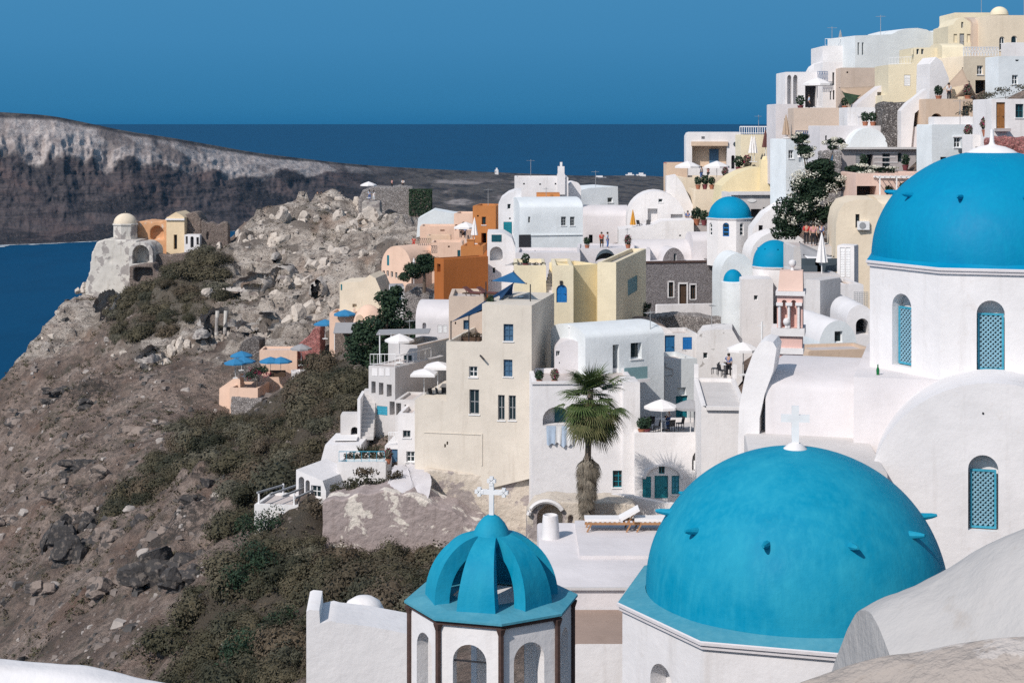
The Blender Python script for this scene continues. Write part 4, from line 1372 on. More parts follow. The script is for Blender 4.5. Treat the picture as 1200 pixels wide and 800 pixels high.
# ---- the big blue dome ---------------------------------------------------
def domed_drum(root, O, C, zbase, rd, ro, zs, paint, ledge, npeg, peg0, pegel, wins, ztop_lens, corn=.16, wall='W', depth=6.0, peglen=.34):
    cs = octo(C, ro - .10); mb = MB(); glazed = []
    for k in range(8):
        f = Face(cs[k], cs[(k + 1) % 8], O); hs = []
        for wk, px0, py0, px1, py1 in wins:
            if wk == k:
                u0, u1 = f.u(px0), f.u(px1); v1, v0 = f.v((px0 + px1) / 2, py0), f.v((px0 + px1) / 2, py1)
                hs.append((arch(u0, u1, v0, v1, 14), .42, 0)); glazed.append((f, u0, u1, v0, v1))
        mb.holed(rect(0, f.W, zbase - depth, zbase - .2), hs, f.fn(), 0)
    mb.build('drum_wall', M[wall], root, smooth=None, merge=False)
    mb = MB()
    prof = [(ro - .10, -.24), (ro - .02, -.22), (ro - .02, -.15), (ro + .03, -.13), (ro + .03, -.07), (ro, -.05)]
    rings = [octo((C[0] - O.x, C[1] - O.y), r_) for r_, _ in prof]
    for i in range(len(prof) - 1):
        for k in range(8):
            j = (k + 1) % 8
            mb.add([(*rings[i][k], zbase + prof[i][1] - O.z), (*rings[i][j], zbase + prof[i][1] - O.z), (*rings[i + 1][j], zbase + prof[i + 1][1] - O.z), (*rings[i + 1][k], zbase + prof[i + 1][1] - O.z)], [(0, 1, 2, 3)])
    mb.build('cornice', M['WP'], root, smooth=None)
    mb = MB(); n = 64
    oc = octo((0, 0), ro)
    ang = [R(187 + 360 * i / n) for i in range(n)]
    for i in range(n):
        j = (i + 1) % n
        def oct_pt(q):
            k, f_ = divmod(q * 8 / n, 1); p = oc[int(k) % 8].lerp(oc[(int(k) + 1) % 8], f_); return p
        a, b_ = oct_pt(i), oct_pt(j if j else n)
        ra, rb = Vector((math.cos(ang[i]), math.sin(ang[i]))) * rd, Vector((math.cos(ang[j]), math.sin(ang[j]))) * rd
        rel = Vector((C[0] - O.x, C[1] - O.y))
        mb.add([(*(a + rel), zbase - .052 - O.z), (*(b_ + rel), zbase - .052 - O.z), (*(rb + rel), zbase + .06 - O.z), (*(ra + rel), zbase + .06 - O.z)], [(0, 1, 2, 3)])
    mb.build('ledge', M[ledge], root, smooth=20)
    mb = MB(); prof = []
    for i in range(33):
        th = math.pi / 2 * i / 32
        prof.append((max(.001, rd * math.cos(th)), zbase + .02 + rd * zs * math.sin(th) - O.z))
    mb.lathe(prof, 72, (C[0] - O.x, C[1] - O.y))
    # hand-built unevenness
    for i, (x, y, z) in enumerate(mb.v):
        k = 1 + .006 * math.sin(3.1 * x + 1.7 * z) * math.sin(2.3 * y + 1.1)
        mb.v[i] = ((x - C[0] + O.x) * k + C[0] - O.x, (y - C[1] + O.y) * k + C[1] - O.y, z)
    mb.build('dome', M[paint], root, smooth=60)
    for k in range(npeg):
        a = R(peg0 + 360 / npeg * k); e = R(pegel)
        rh, zz = rd * math.cos(e), zbase + .02 + rd * zs * math.sin(e) - O.z
        d = Vector((math.cos(a), math.sin(a), .12)).normalized()
        p = Vector((C[0] - O.x + math.cos(a) * (rh - .08), C[1] - O.y + math.sin(a) * (rh - .08), zz))
        mb = MB(); mb.tube([p, p + d * .14, p + d * (peglen * .8), p + d * (peglen + .04)], [.095, .075, .06, .03], 8); mb.build('peg', M[paint], root)
    return glazed


def lattice(root, f, u0, u1, v0, v1, w, mat='tealL', nm='window'):
    """wooden lattice screen"""
    fn = f.fn() if isinstance(f, Face) else f
    mb = MB(); fw = .055
    for r_ in (rect(u0, u0 + fw, v0, v1), rect(u1 - fw, u1, v0, v1), rect(u0 + fw, u1 - fw, v0, v0 + fw), rect(u0 + fw, u1 - fw, v1 - fw, v1)):
        mb.prism(r_, w - .05, w + .01, fn)
    fr = mb.build(nm, M[mat], root, smooth=None, merge=False)
    mb = MB(); a0, a1, b0, b1 = u0 + fw, u1 - fw, v0 + fw, v1 - fw
    W_, H_ = a1 - a0, b1 - b0; sp = .135; t = .022
    for sg in (1, -1):
        s_ = -H_ + (sp / 2)
        while s_ < W_ + H_:
            pts = []
            x0, y0, x1, y1 = s_, 0.0, s_ + H_ * 1.0, H_
            if x0 < 0: y0 += -x0; x0 = 0
            if x1 > W_: y1 -= x1 - W_; x1 = W_
            if x1 > x0 + .01:
                A_ = (a0 + x0, b0 + y0) if sg > 0 else (a1 - x0, b0 + y0); B_ = (a0 + x1, b0 + y1) if sg > 0 else (a1 - x1, b0 + y1)
                dx, dy = B_[0] - A_[0], B_[1] - A_[1]; L_ = math.hypot(dx, dy); nx, ny = -dy / L_ * t, dx / L_ * t
                ww = w - .035 if sg > 0 else w - .018
                mb.prism([(A_[0] + nx, A_[1] + ny), (A_[0] - nx, A_[1] - ny), (B_[0] - nx, B_[1] - ny), (B_[0] + nx, B_[1] + ny)], ww, ww + .015, fn)
            s_ += sp
    mb.build('lattice', M['tealP'], fr, smooth=None, merge=False)
    mb = MB(); mb.add([fn(a0, w + .008, b0), fn(a1, w + .008, b0), fn(a1, w + .008, b1), fn(a0, w + .008, b1)], [(0, 1, 2, 3)]); mb.build('pane', M['glass'], fr, smooth=None, merge=False)


BC = (6.29, 36.0); BZ = -10.43
O = Vector((BC[0], BC[1], -16))
bd = thing('domed_church', 'large faded blue dome ringed with pegs on a low white octagon, white cross on top', 'church', O)
domed_drum(bd, O, BC, BZ, 3.32, 4.0, .965, 'BL1', 'BLS', 10, 248, 32.5, [(0, 762, 778, 788, 830)], 0)
o = cross_mesh(.86, .62, .16, .10).build('cross', M['white'], bd, smooth=None, merge=False); o.location = (0, 0, BZ + 3.3 - O.z); o.rotation_euler = (0, 0, R(-8))
mb = MB(); mb.lathe([(.30, -.12), (.26, .02), (.17, .10), (.13, .13), (0, .14)], 20); q = mb.build('cross_base', M['W'], bd); q.location = (0, 0, BZ + 3.2 - O.z)

# ---- the bright blue dome with its cross-shaped church -------------------------
CC = (14.8, 50.0); CZ = -4.12; CY = R(-15.5)
O = Vector((CC[0], CC[1], -12))
ch = thing('domed_church', 'tall white church under the brightest blue dome, with turquoise lattice windows and a round gable', 'church', O)
gz = domed_drum(ch, O, CC, CZ, 3.63, 4.0, .90, 'BL2', 'BL2', 10, 236, 36, [(0, 1045.5, 344, 1068, 429), (1, 1144.5, 352, 1177.5, 436)], 0, depth=5)
for f, u0, u1, v0, v1 in gz:
    lattice(ch, f, u0 + .03, u1 - .02, v0 + .03, v0 + (v1 - v0) * .81, .27)
mb = MB(); mb.lathe([(.80, -.14), (.62, -.02), (.40, .07), (.16, .12), (.10, .14), (.07, .22), (.055, .6), (0, .62)], 24); q = mb.build('finial', M['W'], ch); q.location = (0, 0, CZ + 3.63 * .90 - O.z + .06)
lx, ly = Vector((math.cos(CY), math.sin(CY))), Vector((-math.sin(CY), math.cos(CY)))
loc2 = lambda a, b_, z: (lx.x * a + ly.x * b_, lx.y * a + ly.y * b_, z - O.z)
mb = MB()
vs = [loc2(x, y, z) for z in (-12.5, -7.42) for x, y in ((-3.95, -3.7), (3.95, -3.7), (3.95, 3.7), (-3.95, 3.7))]
mb.add(vs, [(4, 5, 6, 7), (0, 1, 5, 4), (1, 2, 6, 5), (2, 3, 7, 6), (3, 0, 4, 7)])
# left arm: a low barrel vault running left
side = [(-3.0, -12.5)] + [(-3.0, -8.05)] + [(-3.0 * math.cos(math.pi * i / 16), -8.05 + .45 * math.sin(math.pi * i / 16) ** .6) for i in range(1, 16)] + [(3.0, -8.05), (3.0, -12.5)]
for i in range(len(side) - 1):
    a, b_ = side[i], side[i + 1]
    mb.add([loc2(-6.6, a[0], a[1]), loc2(-3.95, a[0], a[1]), loc2(-3.95, b_[0], b_[1]), loc2(-6.6, b_[0], b_[1])], [(0, 1, 2, 3)])
mb.add([loc2(-6.6, a[0], a[1]) for a in side], [tuple(range(len(side)))])
mb.build('nave', M['WP'], ch, smooth=35)
# front arm with the round gable
ga = Vector((CC[0], CC[1])) - lx * 3.42 - ly * 6.2; gb = ga + lx * 6.84
f = Face(ga, gb, O)
gsp = -10.45
out = [(0, -17), (f.W, -17)] + [(f.W / 2 + f.W / 2 * math.cos(math.pi * i / 40), gsp + 3.40 * math.sin(math.pi * i / 40)) for i in range(41)]
u0, u1 = f.u(1134.5), f.u(1170); v1, v0 = f.v(1152, 533), f.v(1152, 622)
mb = MB()
mb.holed(out, [(arch(u0, u1, v0, v1, 14), .42, 0)], f.fn())
fn = f.fn()
for i in range(len(out)):
    a, b_ = out[i], out[(i + 1) % len(out)]
    if i == 0: continue
    mb.add([fn(a[0], 0, a[1]), fn(b_[0], 0, b_[1]), fn(b_[0], 2.6, b_[1]), fn(a[0], 2.6, a[1])], [(0, 1, 2, 3)])
mb.build('gable_arm', M['W'], ch, smooth=35)
lattice(ch, f, u0 + .05, u1 - .05, v0 + .03, v0 + (v1 - v0) * .79, .27)
mb = MB(); uu, vv = f.u(1152), f.v(1152, 484); mb.tube([fn(uu, .02, vv), fn(uu, -.02, vv)], .03, 8); mb.build('wall_ring', M['iron'], ch)
# lower roof and buttress
h_ = House('roof_terrace', 'plain grey flat roof at the foot of the tall church wall', 880, 1040, 548, 640, 44, 5.6, -6, 'GL', par=0, cat='roof')
wb = House('buttress', 'tall leaning white buttress with a rounded top beside the pink belfry', 865, 917, 400, 508, 49.0, 1.6, -15, 'W', roof='none', out=[(860, 512), (866, 478), (873, 440), (882, 415), (890, 402), (897, 399), (906, 401), (910, 408), (906, 435), (896, 462), (890, 490), (888, 512)], cat='buttress')
bo = thing('bottle', 'small green glass bottle standing on the church ledge', 'bottle', P(1031, 436, 47.6) + Vector((0, .25, 0)))
bo.location.z = -7.42
mb = MB(); mb.lathe([(0, 0), (.045, 0), (.048, .16), (.02, .24), (.018, .31), (0, .31)], 12); mb.build('glass_body', plain('green_glass', (.01, .14, .04), .15), bo)
mb = MB(); mb.lathe([(0, .312), (.021, .312), (.021, .33), (0, .33)], 10); mb.build('cap', M['white'], bo)

# ---- foreground plaster masses ----------------------------------------------
def ridge_mass(name, label, cat, ridge, mat, front, back, fdrop, bdrop, n=22, pw=2.0, seed=1):
    r = empty(name, ridge[0], 0, label, cat); o = Vector(ridge[0])
    L = len(ridge); seg = 10
    pts = []
    for i in range(L - 1):
        for j in range(seg): pts.append(Vector(ridge[i]).lerp(Vector(ridge[i + 1]), j / seg))
    pts.append(Vector(ridge[-1]))
    # smooth
    for _ in range(12): pts = [pts[0]] + [(pts[i - 1] + pts[i] * 2 + pts[i + 1]) / 4 for i in range(1, len(pts) - 1)] + [pts[-1]]
    X = np.zeros((len(pts), n * 2 + 1)); Y = X.copy(); Z = X.copy()
    for i, p in enumerate(pts):
        for k in range(-n, n + 1):
            t = k / n
            if t < 0: dy, dz = front * abs(t), fdrop * abs(t) ** pw
            else: dy, dz = back * t, bdrop * abs(t) ** pw
            X[i, k + n], Y[i, k + n], Z[i, k + n] = p.x, p.y + (dy if t > 0 else -dy), p.z - dz
    Z += .05 * (fbm(X * 1.1, Y * 1.1, 4, seed) - .5) * 2
    ob = grid_object('plaster_body', X - o.x, Y - o.y, Z - o.z, M[mat])
    ob.parent = r
    if name.endswith('vault'):
        mb = MB(); cap_ = [(X[0, k] - o.x, Y[0, k] - o.y, Z[0, k] - o.z) for k in range(n * 2 + 1)]
        mb.add(cap_ + [(cap_[-1][0], cap_[-1][1], cap_[-1][2] - 2), (cap_[0][0], cap_[0][1], cap_[0][2] - 2)], [tuple(range(n * 2 + 3))]); mb.build('end_wall', M[mat], r, smooth=None, merge=False)
    return r


ridge_mass('roof_vault', 'weathered grey plaster vault swelling up at the lower right', 'roof vault', [P(1021, 722, 12.4), P(1042, 708, 12.4), P(1086, 691, 12.3), P(1130, 662, 12.2), P(1165, 642, 12.1), P(1200, 627, 12.0), P(1290, 600, 11.8), P(1400, 590, 11.6)], 'FGP', 2.6, 1.6, 1.25, 1.0, pw=1.7, seed=4)
ridge_mass('parapet', 'rough brown plaster parapet rim nearest the viewer at lower right', 'parapet', [P(860, 830, 8.2), P(930, 800, 8.2), P(1000, 776, 8.2), P(1060, 762, 8.1), P(1130, 750, 8.0), P(1200, 742, 7.9), P(1320, 730, 7.8)], 'FGB', 1.1, .5, .75, .7, pw=1.9, seed=9)
ridge_mass('parapet_wall', 'white parapet top cutting the lower left corner', 'parapet', [P(-220, 752, 9.5), P(0, 776, 9.4), P(90, 787, 9.35), P(175, 799, 9.3), P(260, 815, 9.2)], 'W', .35, .25, .9, .7, pw=3.5, seed=2)

# ---- white roofs below ----------------------------------------------------------
lh = House('white_house', 'blank white house wall at the lower edge with a stubby corner pier', 359, 480, 716, 800, 30.5, 1.3, 4, 'W', roof='none', out=[(359, 800), (359, 716), (363, 714), (374, 715), (375, 730), (388, 727), (395, 729), (430, 733), (478, 742), (480, 800)])
mb = MB(); a = lh.pt(431, 737, 1.6) - lh.root.location
mb.lathe([(.42, -.4), (.40, -.1), (.33, .03), (.18, .12), (0, .14)], 20, (a.x, a.y)); mb.v = [(x, y, z + a.z) for x, y, z in mb.v]; lh.part(mb, 'vent_dome', 'W', 40)
tr_ = House('roof_terrace', 'bright white flat roof with sun loungers behind the ribbed cupola', 634, 800, 688, 712, 52, 8.4, 0, 'WP', par=0, floor='WP', cat='roof')
tr_.ledge(634, 800, 687, 690, .12, 'GL')
mb = MB(); mb.box(1.4, 6, 3.4, 8.3, tr_.H + .003, tr_.H + .12); tr_.part(mb, 'step', 'WP')
House('roof_terrace', 'small brown cracked clay roof below the white sun terrace', 672, 800, 754, 800, 48.5, 3.4, 0, 'W', par=0, floor='DIRT', rm='DIRT', cat='roof')
cy = thing('chimney', 'squat white cylindrical chimney on the sun terrace', 'chimney', P(645, 627, 58.2)); cy.location.z = tr_.zb + tr_.H
mb = MB(); mb.lathe([(0, -.05), (.33, -.05), (.31, .4), (.27, .82), (.24, .84), (.21, .80), (.20, .5)], 20); mb.build('stack', M['W'], cy)
mb = MB(); mb.lathe([(0, .6), (.2, .6)], 14); mb.build('flue', M['dark'], cy, smooth=None)
zt = tr_.zb + tr_.H + .12
for px, lb in ((717, 'wooden sun lounger with a white cushion at the edge of the sun terrace'), (775, 'second wooden sun lounger, half hidden by the big faded dome')):
    p = P(px, 628, 58.9); placed('lounger', mk_lounger(), (p.x, p.y, zt), 0, lb, 'sun loungers on the terrace')
# ------------------------------------------------------------------ village: front row, tower and the houses round the palm
W_ = lambda *a, **k: ('win', *a, k)
tw = H('tower_house', 'tall stepped cream tower house with weathered blue windows, standing on a crumbling bank', 486, 623, 357, 548, 125, 9.4, -12, 'TW', par=.5, down=3,
       out=[(486, 560), (486, 468), (523, 470), (523, 400), (565, 401), (565, 356), (623, 358), (623, 560)],
       feats=[W_(590, 379.5, 601.5, 399.5, f='wblue', p='wblue', b=2), W_(590, 421, 600.5, 441, f='wblue', p='wblue', b=2), W_(549.5, 429, 559.5, 441.5), W_(550, 456, 561.5, 485, f='grey'),
              W_(583.5, 462.5, 591.5, 492, f='grey'), W_(596, 463, 604.5, 492, f='grey'), ('vent', 520.5, 520, 522.5, 524), ('vent', 523.2, 517, 525.2, 521)])
mb = MB(); mb.box(tw.u(497), tw.u(565), -.05, -.004, tw.v(530, 508), tw.v(530, 507)); mb.box(tw.u(564), tw.u(565.5), -.06, -.004, tw.v(565, 545), tw.v(565, 508)); tw.part(mb, 'drain_ledge', 'TW')
mb = MB(); mb.bar((tw.u(563), -.1, tw.v(563, 416)), (tw.u(569), -.5, tw.v(569, 420)), .1); tw.part(mb, 'spout', 'iron')
H('retaining_wall', 'crumbling cream and mauve plaster bank under the tall tower house', 480, 652, 545, 640, 124.2, 4, -3, 'MUD', roof='none',
  out=[(476, 645), (478, 600), (484, 560), (500, 549), (560, 556), (620, 556), (634, 566), (645, 585), (652, 600), (652, 645)], cat='retaining wall')
H('retaining_wall', 'mauve crumbling plaster wall above the brown scrub, left of the cream bank', 378, 590, 575, 640, 119, 4, -4, 'MUV', roof='none',
  out=[(377, 656), (378, 588), (390, 584), (402, 586), (420, 577), (432, 579), (450, 574), (470, 580), (480, 578), (500, 586), (512, 594), (530, 598), (548, 612), (560, 614), (580, 632), (596, 656)], cat='retaining wall')
lr = thing('limewashed_rock', 'rock painted white below the small white house left of the tower', 'rock', P(480, 600, 118.2)); mb = MB(); n_ = 12; rg = random.Random(8)
lo_, hi_ = [P(446, 580, 118.9), P(462, 579, 118.9), P(482, 584, 118.8), P(503, 588, 118.7)], [P(466, 546, 128), P(474, 545, 127.8), P(486, 544, 127.5), P(500, 546, 127)]
at_ = lambda L_, t: L_[min(2, int(t * 3))].lerp(L_[min(2, int(t * 3)) + 1], t * 3 - min(2, int(t * 3)))
for r_ in range(n_ + 1):
    for c_ in range(n_ + 1):
        t = r_ / n_; p = at_(lo_, c_ / n_).lerp(at_(hi_, c_ / n_), t); p.z += .5 * math.sin(math.pi * t) + rg.uniform(-.12, .12); p.x += .25 * math.sin(5 * t + c_); mb.v.append(tuple(p - lr.location))
for r_ in range(n_):
    for c_ in range(n_): mb.f.append([r_ * 13 + c_, r_ * 13 + c_ + 1, r_ * 13 + c_ + 14, r_ * 13 + c_ + 13]); mb.m.append(0)
b0 = [i for i in range(13)]; k0 = len(mb.v); mb.v += [(mb.v[i][0], mb.v[i][1] + .5, mb.v[i][2] - .6) for i in b0]
for i in range(12): mb.f.append([k0 + i, k0 + i + 1, i + 1, i]); mb.m.append(0)
mb.build('rock_body', M['WP'], lr, smooth=60, merge=False)
# laundry house
lh = H('white_house', 'white house with washing hung below its arched loggia, behind the palm', 624, 744, 447, 585, 118, 6.5, 2, 'W', feats=[('aniche', 636, 476.5, 669, 498, dict(rec=1.2, k=.9)), W_(718, 551, 732, 571, f='teal', b=2), ('vent', 734, 480, 737, 490)])
mb = MB(); mb.box(lh.u(651), lh.u(664), 1.1, 1.18, lh.v(655, 498), lh.v(655, 480)); lh.part(mb, 'loggia_window', 'dteal')
mb = MB(); mb.box(lh.u(622), lh.u(746), -.12, 0 - .003, lh.v(690, 449.5), lh.v(690, 446.5)); lh.part(mb, 'cornice', 'W')
for i, (a, b_, c_, lab) in enumerate(((640, 651, 520, 'pale shirt pegged at the left end of the washing line'), (649, 658, 519, 'pale sheet pegged second on the washing line'), (655, 664, 522, 'pale sheet pegged third on the washing line'), (663, 671, 521, 'pale towel pegged at the right end of the washing line'))):
    p = lh.pt(a, 498, -.25); q = lh.pt(b_, 498, -.25); n_ = 8
    mb = MB(); vs = []
    hgt = (c_ - 498) / F * 118
    for k in range(n_ + 1):
        for j in range(6):
            t = k / n_; vs.append((lh.u(a) * 0 + (q.x - p.x) * t * (1 - .12 * j / 5) + .04 * j / 5, -.05 * math.sin(9 * t + i) * (j / 5) - .02 + .1 * j / 5, -hgt * j / 5 * (1 + .06 * math.sin(7 * t + 2 * i))))
    mb.add(vs, [(k * 6 + j, k * 6 + j + 1, (k + 1) * 6 + j + 1, (k + 1) * 6 + j) for k in range(n_) for j in range(5)])
    o = mb.build('hanging_laundry', M['cl_pale' if i % 2 == 0 else 'cl_white'], None, loc=(p.x, p.y, p.z)); tag(o, lab, 'laundry', 'washing on the line')
rl = thing('washing_line', 'thin line strung along the arched loggia carrying washing', 'washing line', lh.pt(636, 497.5, -.25))
p = lh.pt(672, 497.5, -.25) - rl.location
mb = MB(); mb.tube([(0, 0, 0), p], .012, 5); mb.build('cord', M['iron'], rl)
th = H('white_house', 'white house with turquoise shutters and door under a shallow arch, half behind the faded dome', 744, 866, 507, 588, 116.5, 6, 1, 'W', floor='GL', par=.3,
       feats=[('door', 767, 557, 783, 584, dict(c='teal')), ('win', 772, 545, 779, 555, dict(f='teal')), ('shut', 753, 558, 763, 583, dict(c='teal')), ('win', 787, 557, 796, 579, dict(f='teal', p='tealL', b=2)),
              ('aniche', 811, 525, 839, 551, dict(rec=.7))])
mb = MB()
for i in range(14):
    t0, t1 = math.pi * i / 14, math.pi * (i + 1) / 14
    c0 = lambda t, r_: (th.u(777) + math.cos(t) * r_, th.v(777, 560) + math.sin(t) * r_ * .72)
    a, b_, c_, d_ = c0(t0, 1.45), c0(t1, 1.45), c0(t1, 1.25), c0(t0, 1.25)
    mb.prism([a, b_, c_, d_], -.22, -.004, lambda u, w, v: (u, w, v))
th.part(mb, 'arch_moulding', 'W')
placed('ac', mk_ac, th.pt(820, 550, .35), 0, 'air conditioner in an arched niche beside the big faded dome')
placed('ac', mk_ac, th.pt(853, 547, -.02), 0, 'air conditioner on the wall just above the edge of the big faded dome')
ww = wall_strip('garden_wall', 'low rounded white wall behind the palm trunk', [P(640, 583, 114), P(665, 581, 113.5), P(700, 577, 113), P(740, 580, 112.5), P(775, 588, 112), P(800, 590, 112)], 1.0, .5, 'W', 'wall')
H('cave_wall', 'broken plaster wall with a dark arched cave mouth beside the palm foot', 616, 690, 586, 625, 110.5, 3, 0, 'MUD', roof='none', out=[(614, 628), (618, 603), (628, 591), (645, 586), (668, 588), (690, 590), (690, 628)], feats=[('ahole', 630, 592, 660, 620, dict(rec=1.6)), ('niche', 666, 604, 672, 622, dict(rec=.5))], cat='wall')
mb = MB(); r_ = thing('cave_arch', 'thick white plaster rim arching over the cave mouth', 'arch', P(645, 618, 110.3))
pts = [Vector(((640 + 21 * math.cos(t) - 645) / F * 110.3, 0, (-(606 - 19 * math.sin(t)) + 618) / F * 110.3)) for t in [math.pi * (.15 + .8 * i / 12) for i in range(13)]]
mb.tube(pts, [.16] * 13, 6); mb.build('rim', M['W'], r_)
H('cave_wall', 'pitted pale bank with black holes right of the palm trunk', 690, 745, 590, 622, 110, 3, 3, 'MUD', roof='none', out=[(690, 625), (690, 589), (715, 588), (745, 592), (745, 625)], feats=[('vent', 694, 598, 697, 600), ('vent', 700, 592, 705, 595), ('vent', 708, 602, 716, 606), ('vent', 697, 609, 700, 612)], cat='wall')
st = thing('roof_tile_heap', 'heap of pale clay slabs with a rounded stone oven mouth behind the loungers', 'rubble heap', P(757, 612, 106))
mb = MB(); rg = random.Random(5)
for i in range(26): mb.obox((rg.uniform(-1.7, 2.2), rg.uniform(-.6, .6), rg.uniform(-.6, .35)), (rg.uniform(.2, .5), 0, rg.uniform(-.1, .1)), (0, .25, .05), (.02, -.03, rg.uniform(.05, .2)))
mb.build('slab', M['TI'], st, smooth=None, merge=False)
mb = MB(); mb.lathe([(.95, 0), (.8, .0), (.8, 1.2), (.95, 1.2)], 20, a0=0, a1=math.pi); o = mb.build('oven_mouth', M['BE'], st); o.rotation_euler = (R(90), 0, 0); o.location = (1.6, .2, -.5)
# mid row right of the tower
H('white_house', 'small rounded white block with a square chimney beside the tower house', 650, 687, 399, 448, 124, 5, 0, 'WP', roof='vault', ps=412, feats=[W_(651.5, 411, 656, 417), ('vent', 655, 424, 656, 426), ('vent', 655, 440, 656, 442)]).chimney(673, 386, 397, .75, 1.2)
hh = H('white_house', 'pale house with a dark doorway and glass balcony, left of the blue door', 686, 778, 397, 448, 123, 5.5, 27, 'WC', roof='xvault', rise=.8, feats=[('niche', 718, 404, 725.5, 441, dict(rec=1.6)), ('win', 739, 402, 752, 421, dict(b=0, rec=.5))])
mb = MB(); a = hh.u(719); mb.box(a, hh.u(746), -1.6, -1.57, hh.v(730, 441), hh.v(730, 427)); hh.part(mb, 'glass_balustrade', 'glassT')
mb = MB(); mb.box(hh.u(712), hh.u(748), -1.7, -.002, hh.v(730, 441) - .25, hh.v(730, 441)); hh.part(mb, 'balcony_slab', 'W')
H('white_block', 'square white stair block in front of the pale house, beside the parasols', 725, 744, 441, 520, 120, 2.2, 4, 'W', par=.2, pr=750)
sh = H('white_house', 'shaded pale house wall with a teal door and zigzag drainpipe behind two parasols', 746, 817, 423, 506, 127, 4, 18, 'WC', feats=[('door', 792, 464, 806, 498, dict(c='teal')), ('niche', 794, 454, 804, 463, dict(rec=.4)), ('shut', 750, 473, 756, 502, dict(c='teal')), ('shut', 764, 484, 771, 504, dict(c='dteal')), ('niche', 774, 487, 784, 504, dict(rec=.7))])
mb = MB(); pl_ = [(779, 425), (780, 430), (788, 432), (788, 439), (777.5, 440), (777.5, 468)]
mb.tube([(sh.u(x), -.08, sh.v(x, y)) for x, y in pl_], .05, 6); sh.part(mb, 'drainpipe', 'GL')
wc = H('white_house', 'small white two-storey house with a dark glazed door and roof terrace, nearest the buttress', 813, 862, 443, 507, 119, 5.5, -4, 'W', par=.25, pr=876, floor='GL', feats=[W_(834.5, 458, 841, 475), ('win', 836, 481, 844, 503, dict(b=1)), ('win', 849.5, 483, 856, 497, dict(b=2)), ('niche', 822, 481, 829, 491, dict(rec=.3))])
for px in (816, 861):
    mb = MB(); u = wc.u(px); mb.box(u - .16, u + .16, .05, .37, wc.H - .02, wc.H + 1.0); wc.part(mb, 'pier', 'W')
H('ruined_house', 'ruined white cottage with a bright blue shutter and navy door', 777, 818, 391, 426, 139, 4, 8, 'WD', roof='flat', feats=[('door', 779, 393, 791, 419, dict(c='cblue')), ('shut', 800, 395, 811, 409.5, dict(c='blue'))])
H('ruined_house', 'ruined grey and white gable with bare stone patches, right of the blue shutter', 816, 870, 386, 446, 137, 4, -8, 'WD', roof='none', out=[(815, 446), (816, 396), (822, 388), (838, 386), (858, 386), (866, 400), (870, 404), (870, 446)], feats=[('win', 824, 413, 829, 420, dict(b=0)), ('niche', 848, 424, 856, 446, dict(rec=.5))])
H('dry_stone_wall', 'long rubble bank below the grey stone chapel', 758, 908, 370, 405, 152, 3, -3, 'SW', roof='none', out=[(756, 410), (760, 372), (790, 369), (820, 371), (850, 376), (880, 380), (908, 384), (908, 410)], cat='wall')
H('vaulted_house', 'old barrel vault with a white end wall and bare clay roof below the stone chapel', 730, 790, 380, 400, 141, 6, 4, 'W', roof='vault', ps=396, rm='DIRT')
for q, (x, y, d, lb) in enumerate(((775, 507, 117.5, 'white parasol left of a pair on the small terrace'), (809, 507, 117.5, 'greyish parasol right of a pair on the small terrace'), (874, 443, 128, 'white parasol above the small two-storey house, beside the buttress'))):
    p = P(x, y, d); p.z = (-(507 - HY) / F * 116.5 - .25) if y == 507 else wc.zb + wc.H - .2
    if y != 507: p = Vector((P(871, 440, 122).x, 122, wc.zb + wc.H - .25))
    placed('um_white' if q != 1 else 'um_grey', mk_umbrella('canvas' if q != 1 else 'gcanvas', 8, 1.25), p, .2 * q, lb, 'parasols by the small terraces')
tz = -(507 - HY) / F * 116.5 - .3
for x, y, lb in ((762, 119.5, 'dark chair at the left of the small parasol terrace'), (770, 118.2, 'dark chair under the left parasol of the pair'), (786, 118.5, 'dark chair between the two parasols'), (797, 119.5, 'dark chair under the greyish parasol')):
    placed('chair_d', mk_chair('iron'), (P(x, 500, y).x, y, tz), x * .7, lb, 'chairs on the parasol terrace')
placed('table', mk_table(), (P(778, 500, 119.2).x, 119.2, tz), 0, 'round table under the white parasol on the small terrace')
for x, y, lb in ((838, 122.5, 'dark chair left on the roof terrace of the two-storey house'), (846, 121.5, 'dark chair middle on the roof terrace of the two-storey house'), (856, 122.3, 'dark chair right on the roof terrace of the two-storey house')):
    placed('chair_d', mk_chair('iron'), (P(x, 500, y).x, y, wc.zb + wc.H - .25), x * .5, lb, 'chairs on the roof terrace')
placed('table', mk_table(), (P(851, 500, 122.6).x, 122.6, wc.zb + wc.H - .25), 0, 'round table on the roof terrace of the two-storey house')
# yellow house and terrace behind the tower
H('yellow_house', 'pale yellow block with a garden roof above the blue sail', 602, 640, 311, 360, 139.5, 7, 0, 'YL')
yb = H('yellow_house', 'pale yellow block with an arched cobalt blue door', 648, 672, 311, 402, 137.5, 7, 0, 'YL', feats=[('adoor', 652, 333.5, 664.5, 354.5, dict(c='blue'))])
mb = MB(); mb.lathe([(0, 0), (.13, .0), (.13, .3), (0, .3)], 10, (yb.u(657.5), -.05)); mb.v = [(x, y, z + yb.v(657, 333)) for x, y, z in mb.v]; yb.part(mb, 'lantern', 'iron')
H('yellow_house', 'shaded yellow block between the blue door and the teal shutter', 672, 704, 311, 402, 139, 4, 30, 'YE')
y2 = H('yellow_house', 'yellow house whose shaded side wall has one teal shuttered window', 700, 722, 307, 390, 138.5, 6, -14, 'YL', pr=757, feats=[('R:shut', 735.6, 328, 747, 347, dict(c='teal', rec=.12))])
sx_ = thing('stair', 'narrow white outdoor stair climbing between the yellow blocks', 'stair', P(640, 356, 139))
mb = MB()
for i in range(9): mb.box(-.4 + .09 * i, 1.0, .28 * i, .28 * i + 2.5, -.3 * 0 + 0, .27 * (i + 1))
